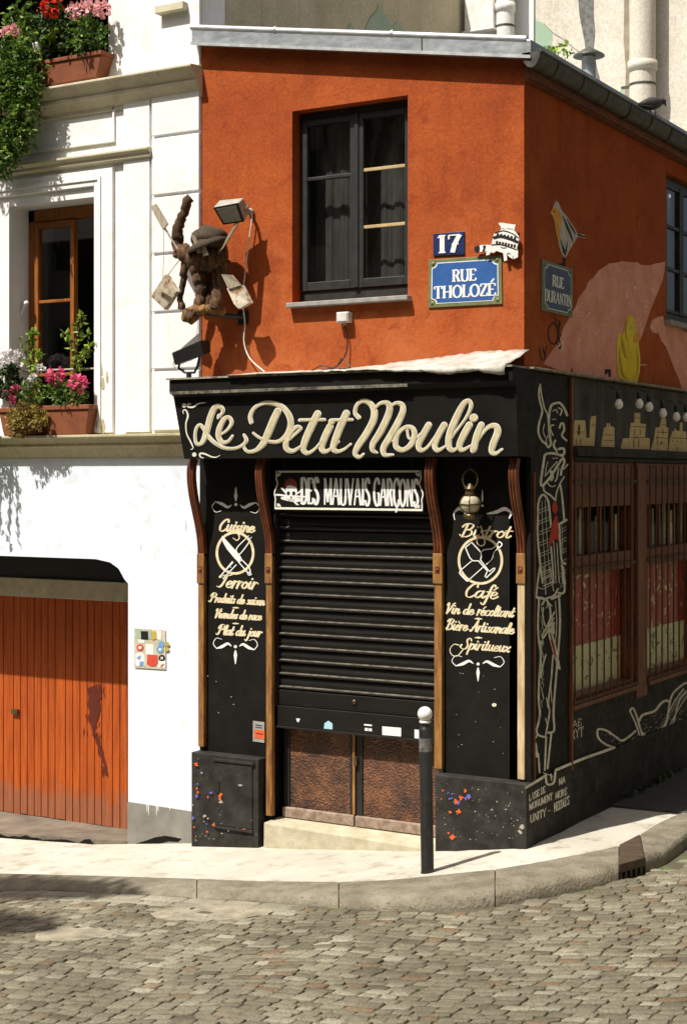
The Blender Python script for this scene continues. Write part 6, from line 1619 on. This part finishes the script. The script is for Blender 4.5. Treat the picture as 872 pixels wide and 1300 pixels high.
def build_poster():
    Y = -.003
    T = lambda x, y: (160 + x / 12.457, 790 + y / 12.457)
    q = [T(140, 92), T(632, 128), T(640, 748), T(146, 716)]
    P = [F(u, v, Y) for u, v in q]; c = sum(P, V()) / 4
    t = thing('sticker_board', 'small board crowded with coloured stickers on the white wall', 'sticker board', tuple(c))
    m = MB(); m.prism(P, (0, -.006, 0)); m.build('board', m_card2, t)
    fn = lambda u, v, l: F(u, v, Y - .006 - l)
    def put(nm, mat, polys=(), discs=()):
        for p in polys: b = Brush(fn, lift=.0015 + put.n * .0006); b.poly([T(x, y) for x, y in p]); b.build(nm, mat, t)
        for x, y, r_ in discs: b = Brush(fn, lift=.0015 + put.n * .0006); b.disc(*T(x, y), r_ / 12.457); b.build(nm, mat, t)
        put.n += 1
    put.n = 0
    put('sticker', m_green, [[(150,105),(240,110),(240,260),(160,250)], [(350,130),(410,130),(410,270),(350,270)]])
    put('sticker', m_enam, [[(200,270),(300,280),(296,330),(204,322)], [(310,340),(440,350),(440,515),(320,505)], [(480,130),(560,140),(556,280),(476,270)], [(155,490),(250,470),(300,530),(300,690),(160,690)], [(515,610),(625,610),(625,720),(515,715)]])
    put('sticker', m_blackmetal, [[(236,140),(350,140),(356,275),(244,270)]], [(570, 565, 52)])
    put('sticker', m_redst, [[(340,510),(500,520),(505,640),(470,690),(400,700),(330,660)]], [(225, 400, 55)])
    put('sticker', m_bluest, [[(165,560),(240,520),(220,600)], [(220,620),(285,620),(280,680),(215,690)]], [(560, 350, 52), (540, 430, 56)])
    put('sticker', m_ochst, [[(410,150),(480,140),(490,260),(420,280)]], [(655, 345, 34), (648, 425, 34)])
    put('sticker', m_enam, [[(548,540),(570,556),(592,540),(582,566),(596,592),(570,578),(546,594),(556,566)]], [(225, 400, 26), (540, 430, 22)])
    put('sticker', m_orblot, [[(540,690),(600,650),(606,662),(560,705)], [(400,590),(440,585),(420,620)]])
m_card2 = M('aged_paper', (.58, .54, .42), (.42, .36, .24), 22, .8)
m_redst = flat('red_sticker', (.58, .07, .045), .6); m_bluest = flat('blue_sticker', (.16, .33, .58), .6); m_ochst = flat('ochre_sticker', (.48, .34, .06), .6)
build_poster()
def build_warning():
    q = [(321.5, 915), (336, 917), (336, 943), (321.5, 941)]; Y = -.043
    P = [F(u, v, Y) for u, v in q]; c = sum(P, V()) / 4
    t = thing('notice_plate', 'small grey and red notice on the black panel above the hatch block', 'notice', tuple(c))
    m = MB(); m.prism(P, (0, -.004, 0)); m.build('plate', m_grey, t)
    b = Brush(lambda u, v, l: F(u, v, Y - .004 - l)); b.poly([(323, 926), (336, 927.5), (336, 938.5), (323, 937)]); b.build('red_field', m_orblot, t)
    b = Brush(lambda u, v, l: F(u, v, Y - .004 - l), lift=.004)
    for v in (920, 923): b.stroke([(324, v), (333, v + 1)], .8, sm=False, caps=False)
    b.stroke([(325, 931), (334, 932)], .7, sm=False, caps=False); b.build('printing', m_dark, t)
build_warning()

# ------------------------------------------------------------------ bulbs and cut-outs along the side frieze
def build_side_bits():
    X = XS + .09
    pos = [(516 / 1, 0)]
    B_ = [(785, 513.5), (811, 513), (823.5, 517), (841, 525), (858, 529.5), (870.5, 530)]
    labs = ['milky bulb hanging alone over the slim chimney cut-out, first of the row', 'milky bulb above the tall keep cut-out, highest of the row', 'milky bulb close to its neighbour between the keep and spired cut-outs', 'milky bulb hanging just over the spired cut-out', 'milky bulb over the cottage cut-out, low on the frieze', 'milky bulb cut by the edge of the picture, last of the row']
    proto = None
    for (u, v), lab in zip(B_, labs):
        c = S(u, v, X)
        if proto is None:
            t = thing('light_bulb', lab, 'light bulb', tuple(c), 'bulbs strung along the side frieze')
            m = MB(); m.ball(c, .036, 1, 1, 1.1, 16, 12); m.lathe([(.030, .018), (.02, .04), (.017, .05)], c, 14); m.build('globe', m_bulb, t)
            m = MB(); m.lathe([(.018, .042), (.022, .05), (.022, .10), (.008, .115)], c, 12); m.tube([c + V((0, 0, .11)), c + V((-.04, 0, .14)), c + V((-.085, 0, .15))], .005, 6); m.build('socket', m_blackmetal, t)
            proto = t
        else:
            t = proto.copy(); col.objects.link(t); t.location = c; t['label'] = lab
            for ch in proto.children:
                o = ch.copy(); col.objects.link(o); o.parent = t
    T = lambda pts: [(715 + x / 5.554, 480 + y / 5.554) for x, y in pts]
    Xc = XS - .012
    defs = [
     ('plywood cut-out of a pierced gatehouse with a slim tower beside it', [(68,468),(78,296),(152,298),(158,372),(160,420),(184,424),(190,300),(198,268),(230,266),(216,480),(68,474)], [[(100,400),(104,340),(110,322),(116,342),(116,400)]], [((80,380),(152,380)), ((90,430),(90,470)), ((120,430),(120,470)), ((200,330),(222,332))]),
     ('plywood cut-out of a plain house block with three chimneys', [(266,484),(276,420),(288,350),(304,344),(304,318),(314,318),(314,340),(322,340),(322,318),(330,318),(330,340),(342,344),(344,336),(350,346),(360,350),(358,488)], [], [((276,400),(356,400)), ((286,440),(354,442))]),
     ('plywood cut-out of a square keep on wide walls', [(406,494),(420,426),(466,422),(474,316),(500,314),(502,244),(540,246),(540,320),(580,324),(574,420),(606,424),(608,504),(406,498)], [], [((474,340),(578,346)), ((474,420),(574,420)), ((500,360),(500,400)), ((540,360),(540,400)), ((500,430),(520,400)), ((500,280),(538,282)), ((496,440),(496,490)), ((530,440),(530,490))]),
     ('plywood cut-out of a gabled church with a thin spire', [(620,504),(640,430),(650,348),(680,346),(690,290),(706,262),(722,292),(722,346),(738,348),(732,512),(620,508)], [], [((690,330),(720,330)), ((648,380),(734,384)), ((650,420),(734,424)), ((680,470),(690,446)), ((690,446),(700,470)), ((700,360),(700,400)), ((660,400),(660,470))]),
     ('plywood cut-out of a windowed cottage with a tall chimney', [(740,512),(752,430),(770,372),(782,372),(784,356),(792,358),(794,370),(820,372),(822,312),(838,312),(838,374),(862,378),(872,520),(740,514)], [], [((760,420),(868,426)), ((770,440),(770,452)), ((800,440),(800,456)), ((830,440),(830,456)), ((780,470),(790,470)), ((800,480),(800,512))]),
    ]
    for lab, out, holes, lines in defs:
        P = [S(u, v, Xc) for u, v in T(out)]
        c = sum(P, V()) / len(P)
        t = thing('building_cutout', lab, 'cut-out', (c.x, c.y, min(p.z for p in P)), 'plywood building cut-outs on the side ledge')
        m = MB(); m.prism(P, (-.010, 0, 0)); m.build('sheet', m_card, t)
        b = Brush(lambda u, v, l: S(u, v, Xc + l))
        for h in holes: b.poly(T(h))
        for a, q in lines: b.stroke(T([a, q]), .7, sm=False, caps=False)
        b.build('burnt_line', m_cardline, t)
build_side_bits()
# ------------------------------------------------------------------ window boxes and plants
def trough(name, label, cx, y, z, L, W_, H, group=None):
    t = thing(name, label, 'planter', (cx, y, z), group)
    m = MB(); i = .82
    a = [(-L / 2 * i, -W_ / 2 * i), (L / 2 * i, -W_ / 2 * i), (L / 2 * i, W_ / 2 * i), (-L / 2 * i, W_ / 2 * i)]; b = [(-L / 2, -W_ / 2), (L / 2, -W_ / 2), (L / 2, W_ / 2), (-L / 2, W_ / 2)]
    m.hexa([(cx + p, y + q, z) for p, q in a], [(cx + p, y + q, z + H * .86) for p, q in b]); m.build('trough', m_terra, t, bevel=.01)
    m = MB(); k = .012
    for (x0, x1, y0, y1) in ((-L / 2 - k, L / 2 + k, -W_ / 2 - k, -W_ / 2 + .02), (-L / 2 - k, L / 2 + k, W_ / 2 - .02, W_ / 2 + k), (-L / 2 - k, -L / 2 + .02, -W_ / 2 + .02, W_ / 2 - .02), (L / 2 - .02, L / 2 + k, -W_ / 2 + .02, W_ / 2 - .02)):
        m.box(cx + x0, cx + x1, y + y0, y + y1, z + H * .84, z + H)
    m.build('rim', m_terra, t, bevel=.006)
    m = MB(); m.box(cx - L / 2 + .02, cx + L / 2 - .02, y - W_ / 2 + .02, y + W_ / 2 - .02, z + H * .8, z + H * .9); m.build('soil', m_soil, t)
    return t
ZSC = F(150, 551, -.15).z + .001
def sprigs(mb, st, pts, size, r, per=9, spread=1.0):
    """leafy stem along pts: stem tube into st, leaves into mb"""
    st.tube(pts, [.007] * (len(pts) - 1) + [.003], 6)
    for i in range(len(pts) - 1):
        for _ in range(per):
            s = r.random(); p = pts[i].lerp(pts[i + 1], s); d = rdir(r) + V((0, -.2, .3))
            leaf(mb, p + rdir(r) * .02 * spread, d, size * r.uniform(.7, 1.25), .6, r.gauss(.55, .22), up=rdir(r))
def plant(name, label, cat, base, group=None): return thing(name, label, cat, base, group)
def geranium(label, base, heads, mat, foliage, n, size, seed, pr=.055, leafr=(.13, .1, .09)):
    r = random.Random(seed); base = V(base); t = plant('geranium', label, 'plant', tuple(base))
    m = leafmb(); bushy(m, base + V((0, -.02, leafr[2] * .8)), leafr, n, size, r); leafbuild(m, 'foliage', foliage, t)
    st = MB()
    for h in heads:
        h = V(h); mid = base.lerp(h, .55) + V((r.gauss(0, .02), -.02, .02)); st.tube([base, mid, h], [.006, .005, .004], 6)
        f = leafmb(); petals(f, h, pr, 60, pr * .72, r); leafbuild(f, 'flower_head', mat, t)
    st.build('stem', m_stem, t)
    return t
m_stem = flat('green_stem', (.07, .10, .025), .7)
def window_plants():
    a = F(62, 540, -.08); b = F(116, 540, -.08)
    yb = -.05
    x0, x1 = F(10, 540, yb).x, F(117, 540, yb).x
    # two troughs end to end on the string course ledge
    L1 = F(114, 545, yb - .09).x - F(56, 545, yb - .09).x
    xa = (F(114, 545, yb - .09).x + F(56, 545, yb - .09).x) / 2
    H = F(90, 514, yb - .1).z - ZSC
    trough('flower_trough', 'bare sided terracotta trough on the lower window ledge, pink flowers above', xa, yb, ZSC, L1, .2, H)
    xb_ = xa - L1 - .03
    trough('flower_trough', 'terracotta trough half hidden by bronze trailing leaves on the window ledge', xb_, yb, ZSC, L1 * .9, .2, H * .96)
    P = lambda u, v, y=-.08: F(u, v, y)
    geranium('geranium with two bright pink heads in the bare sided terracotta trough', P(88, 512), [P(70, 476, -.12), P(100, 487, -.14)], m_pink, m_leaf, 420, .045, 51, .068, (.22, .09, .12))
    geranium('geranium with loose rose heads above the bronze trailing leaves', P(22, 512), [P(10, 500, -.12), P(16, 508, -.13), P(20, 494, -.1)], m_pink, m_leafd, 130, .045, 52, .034, (.12, .09, .08))
    geranium('white flowering plant over dark leaves at the window edge', P(12, 500, -.03), [P(4, 455, -.08), P(16, 452, -.06), P(26, 455, -.06), P(8, 463, -.09)], m_whitf, m_leafd, 300, .055, 53, .055, (.13, .09, .16))
    geranium('small white flowers between the two troughs of pink ones', P(46, 510, -.09), [P(42, 480, -.12), P(36, 487, -.12), P(52, 468, -.08)], m_whitf, m_leaf, 200, .045, 56, .034, (.13, .08, .11))
    r = random.Random(61)
    t = plant('trailing_plant', 'bronze and yellow leaved plant trailing over a lower window trough', 'plant', tuple(P(38, 515, -.14)))
    m = leafmb(); bushy(m, P(32, 528, -.19), (.19, .07, .13), 620, .042, r); bushy(m, P(52, 534, -.19), (.10, .05, .10), 200, .04, r); bushy(m, P(22, 545, -.2), (.08, .05, .08), 120, .038, r); leafbuild(m, 'foliage', m_leaf3, t)
    t = plant('leafy_sprig', 'bright green leafy sprig rising against the casement window', 'plant', tuple(P(42, 510, -.03)))
    m = leafmb(); st = MB(); r = random.Random(62)
    sprigs(m, st, [P(42, 512, -.03), P(41, 480, -.05), P(43, 450, -.05), P(41, 425, -.06), P(43, 418, -.06)], .06, r, 20); sprigs(m, st, [P(42, 490, -.04), P(48, 460, -.07), P(50, 442, -.08)], .06, r, 18); sprigs(m, st, [P(42, 480, -.04), P(33, 445, -.05), P(24, 432, -.06)], .05, r, 14)
    leafbuild(m, 'foliage', m_leaf2, t); st.build('stem', m_stem, t)
    t = plant('shrub', 'thin stemmed green shrub in the open half of the lower window', 'plant', tuple(P(96, 514, .02)))
    m = leafmb(); st = MB(); r = random.Random(63)
    sprigs(m, st, [P(95, 514, .0), P(94, 480, -.01), P(96, 440, -.02), P(103, 408, -.03), P(104, 394, -.03)], .055, r, 11); sprigs(m, st, [P(96, 480, -.01), P(105, 455, -.03), P(112, 445, -.04), P(119, 436, -.04)], .055, r, 13); sprigs(m, st, [P(95, 450, -.01), P(88, 430, -.04), P(80, 420, -.04)], .055, r, 13); sprigs(m, st, [P(96, 440, -.01), P(104, 428, -.03), P(112, 424, -.04)], .05, r, 9); sprigs(m, st, [P(96, 470, -.01), P(97, 458, -.03)], .055, r, 14)
    leafbuild(m, 'foliage', m_leaf2, t); st.build('stem', m_bark, t)
    m = MB(); m.tube([F(30, 471, .02), F(122, 468, .02)], .010, 8)
    tag(m.build('guard_rail', m_grey), 'thin pale guard rail across the lower window', 'rail')
    # stems hanging below the ledge at the picture edge
    t = plant('trailing_plant', 'green stems trailing below the ochre string course above the garage', 'plant', tuple(P(-14, 560, -.2)))
    m = leafmb(); st = MB(); r = random.Random(64)
    for (u, v1) in ((-6, 640), (-16, 655), (-28, 630)):
        sprigs(m, st, [P(u, 548, -.18), P(u + 3, 575, -.2), P(u + 1, 605, -.2), P(u + 2, v1, -.2)], .045, r, 16)
    bushy(m, P(-24, 560, -.2), (.14, .06, .12), 200, .045, r); leafbuild(m, 'foliage', m_leaf, t); st.build('stem', m_stem, t)
window_plants()
ZCL = F(230, 82, -.17).z + .016
def upper_plants():
    P = lambda u, v, y=-.1: F(u, v, y)
    yb = -.065
    xr = F(130, 75, yb - .09).x; xl = F(40, 75, yb - .09).x
    trough('flower_trough', 'long terracotta trough on the upper cornice ledge', (xl + xr) / 2, yb, ZCL, xr - xl, .19, F(110, 64, yb - .1).z - F(110, 97, yb - .1).z)
    r = random.Random(71)
    t = plant('ivy', 'dense ivy spilling from the upper ledge down the white wall', 'plant', tuple(P(20, 95, -.22)))
    m = leafmb(); st = MB()
    for (u, v, rx, rz_, n) in ((12, 75, .26, .20, 520), (30, 85, .22, .18, 380), (10, 110, .28, .2, 620), (38, 110, .13, .16, 260), (14, 145, .25, .22, 560), (32, 140, .16, .16, 280), (8, 180, .2, .18, 380), (20, 172, .17, .14, 240), (4, 205, .12, .15, 220), (42, 165, .07, .07, 60), (10, 214, .06, .08, 60), (-20, 110, .25, .35, 500), (-16, 170, .2, .25, 320)):
        bushy(m, P(u, v, -.24), (rx, .11, rz_), int(n * 1.15), .055, r)
    for u in (2, 14, 28): st.tube([P(u, 60, -.2), P(u + 4, 110, -.22), P(u - 2, 160, -.2), P(u, 200, -.2)], [.012, .01, .008, .004], 6)
    leafbuild(m, 'foliage', m_leaf, t); st.build('stem', m_bark, t)
    t = plant('shrub', 'tall loose shrub in the upper window above the ivy', 'plant', tuple(P(24, 90, -.0)))
    m = leafmb(); st = MB(); r = random.Random(72)
    for (u, v) in ((10, 20), (20, 5), (32, 15), (40, -5)): sprigs(m, st, [P(24, 88, .0), P(lerp(24, u, .5), 60, -.02), P(u, 35, -.04), P(u, v, -.05)], .07, r, 26)
    leafbuild(m, 'foliage', m_leaf, t); st.build('stem', m_bark, t)
    t = plant('pot_plant', 'lime green leaved plant in a small grey pot on the upper ledge', 'plant', tuple(P(54, 72, -.12)))
    p = P(54, 72, -.13); m = MB(); m.lathe([(.035, 0), (.05, .07), (.053, .085), (.045, .085), (.04, .07)], (p.x, p.y - .05, p.z + .02), 16); m.build('pot', m_greyl, t)
    m = leafmb(); r = random.Random(73); bushy(m, P(58, 50, -.14), (.13, .07, .10), 150, .07, r); leafbuild(m, 'foliage', m_leaf2, t)
    geranium('dark leaved plant with one big scarlet head above the upper trough', P(68, 66), [P(66, 8, -.16)], m_redp, m_leafd, 620, .055, 74, .085, (.26, .12, .24))
    geranium('pale pink geranium in a broad row above the upper trough', P(112, 66), [P(94, 15, -.14), P(104, 13, -.15), P(118, 10, -.14), P(130, 11, -.14)], m_palep, m_leaf, 420, .06, 75, .06, (.22, .11, .17))
    geranium('small faded pink flowers peeping out at the top of the ivy', P(14, 70, -.15), [P(10, 42, -.22), P(17, 40, -.22)], m_palep, m_leaf, 80, .05, 76, .05, (.1, .07, .08))
    m = MB(); p = P(112, 62, -.06)
upper_plants()
def weeds():
    r = random.Random(91); t = None
    m = leafmb()
    for _ in range(60):
        u = r.uniform(795, 866); v = 1000 - (u - 795) * .42 + r.uniform(-3, 2)
        p = S(u, v, XO + .02 + r.random() * .03); p.z = gz(p.x) + .015
        leaf(m, p, V((r.gauss(0, .5), r.gauss(0, .5), 1)), r.uniform(.03, .08), .5, r.gauss(.4, .2))
    o = leafbuild(m, 'weeds', m_leafd); o['kind'] = 'stuff'; o['label'] = 'low weeds along the foot of the side wall'; o['category'] = 'weeds'
    m = leafmb(); r = random.Random(92)
    t = thing('weed', 'small weed growing behind the roof edge beside the gutter', 'plant', tuple(F(708, 66, 1.2)))
    c = F(708, 66, 1.2); st = MB(); st.tube([V((c.x, c.y, roofz(c.x))), c], .005, 6); st.build('stem', m_stem, t)
    bushy(m, c, (.10, .06, .06), 50, .05, r); leafbuild(m, 'foliage', m_leaf2, t)
weeds()

# ------------------------------------------------------------------ across the street, behind the camera
def opposite():
    t = thing('facing_building', 'five storey cream house across the street', 'building', (0, -15, rz(0)))
    m = MB(); x0, x1 = -26, 14; H = 13.5; Yf = -14.5
    holes = []
    for k in range(4):
        for i in range(13):
            xx = x0 + 2.2 + i * 3; zz = .9 + k * 3.1
            holes.append([(xx, zz), (xx + 1.1, zz), (xx + 1.1, zz + 1.9), (xx, zz + 1.9)])
    m.wall([(x0, -2.5), (x1, -2.5), (x1, H), (x0, H)], holes, lambda a, z, d: V((a, Yf - d, z)), .25, .3); m.build('wall', m_rear, t)
    m = MB(); m.box(x0, x1, Yf - 8, Yf - .35, -2.5, H - .1); m.build('body', m_rear, t)
    m = MB(); m.box(x0 - .2, x1 + .2, Yf - 8, Yf + .35, H + .01, H + .3); m.build('cornice', m_stone, t)
    for h in holes:
        (a, z) = h[0]; m = MB(); m.box(a - .05, a + 1.15, Yf - .2, Yf - .16, z - .05, z + 1.95); m.build('window', m_frame, t)
        if len(t.children) > 90: break
def tree():
    # unseen tree added so that its crown shades the kerb and road
    b = V((-6.0, -7.4, rz(-6.0))); t = thing('added_shade_tree', 'unseen leafy tree added to shade the kerb', 'tree', tuple(b))
    m = MB(); m.tube([b, b + V((.05, 0, 3)), b + V((.2, .1, 6.2)), b + V((.5, .3, 9.6))], [.2, .16, .12, .04], 10)
    for d in ((1.2, .4, 9.6), (-.6, .3, 9.5), (.9, -.4, 9.4), (1.6, -.5, 9.3)): m.tube([b + V((.2, .1, 6.1)), b + V((d[0] * .5, d[1] * .5, 8.0)), b + V(d)], [.06, .045, .02], 8)
    m.build('trunk', m_bark, t)
    r = random.Random(81); f = leafmb()
    for (dx, dy, z, rx, ry, rz_, n) in CROWN: bushy(f, b + V((dx, dy, z)), (rx, ry, rz_), n, .12, r, hollow=.1)
    leafbuild(f, 'crown', m_leaf, t)
CROWN = [(.35, .35, 9.4, 1.35, .18, .3, 3200), (1.1, -.62, 9.4, .8, .16, .3, 1700), (-.9, -.5, 9.6, .9, .5, .4, 500)]
def side_opposite():
    t = thing('facing_building', 'plain rendered house across the side street', 'building', (11, 4, rz(11)))
    m = MB(); holes = []
    for k in range(3):
        for i in range(6):
            a = -3 + i * 3.1; z = 1.2 + k * 3.2; holes.append([(a, z), (a + 1.1, z), (a + 1.1, z + 1.9), (a, z + 1.9)])
    m.wall([(-5, -2), (16, -2), (16, 12), (-5, 12)], holes, lambda a, z, d: V((8.6 + d, a, z)), .2, .3); m.build('wall', m_rear, t)
    m = MB(); m.box(8.95, 15, -5, 16, -2, 11.9); m.build('body', m_rear, t)
    m = MB(); m.box(8.3, 15.2, -5.2, 16.2, 12.01, 12.3); m.build('cornice', m_stone, t)
    for h in holes: (a, z) = h[0]; m = MB(); m.box(8.76, 8.8, a - .05, a + 1.15, z - .05, z + 1.95); m.build('window', m_frame, t)
opposite(); side_opposite(); tree()

# ------------------------------------------------------------------ light, sky, camera
SD = V((.218, .588, -1.0)).normalized()
su = bpy.data.lights.new('sun', 'SUN'); su.energy = 5.0; su.angle = math.radians(.53); su.color = (1.0, .952, .87)
so = bpy.data.objects.new('sun', su); col.objects.link(so); so.rotation_euler = SD.to_track_quat('-Z', 'Y').to_euler(); so.location = (-4, -12, 20)
w = bpy.data.worlds.new('World'); bpy.context.scene.world = w; w.use_nodes = True
nt = w.node_tree; nt.nodes.clear(); o = nt.nodes.new('ShaderNodeOutputWorld'); bg = nt.nodes.new('ShaderNodeBackground'); sk = nt.nodes.new('ShaderNodeTexSky')
sk.sky_type = 'NISHITA'; sk.sun_disc = False; sk.sun_elevation = math.asin(-SD.z); sk.sun_rotation = math.atan2(-SD.x, -SD.y); sk.air_density = 1.0; sk.dust_density = 6.0; sk.ozone_density = .3
nt.links.new(sk.outputs[0], bg.inputs[0]); bg.inputs[1].default_value = .062; nt.links.new(bg.outputs[0], o.inputs[0])
cd = bpy.data.cameras.new('camera'); co = bpy.data.objects.new('camera', cd); col.objects.link(co)
cd.sensor_fit = 'VERTICAL'; cd.sensor_height = 36; cd.lens = FO / 1300 * 36; cd.shift_y = (HZ - 650) / 1300 * -1 * -1; cd.clip_end = 500
co.matrix_world = Matrix(((RT.x, 0, -FW.x, CAM.x), (RT.y, 0, -FW.y, CAM.y), (0, 1, 0, CAM.z), (0, 0, 0, 1)))
sc = bpy.context.scene; sc.camera = co
sc.view_settings.view_transform = 'Standard'; sc.view_settings.look = 'None'; sc.view_settings.gamma = 1; sc.view_settings.use_curve_mapping = False
sc.view_settings.exposure = .52
sc.render.engine = 'CYCLES'; sc.cycles.max_bounces = 6; sc.cycles.transparent_max_bounces = 12
sc.cycles.use_denoising = True
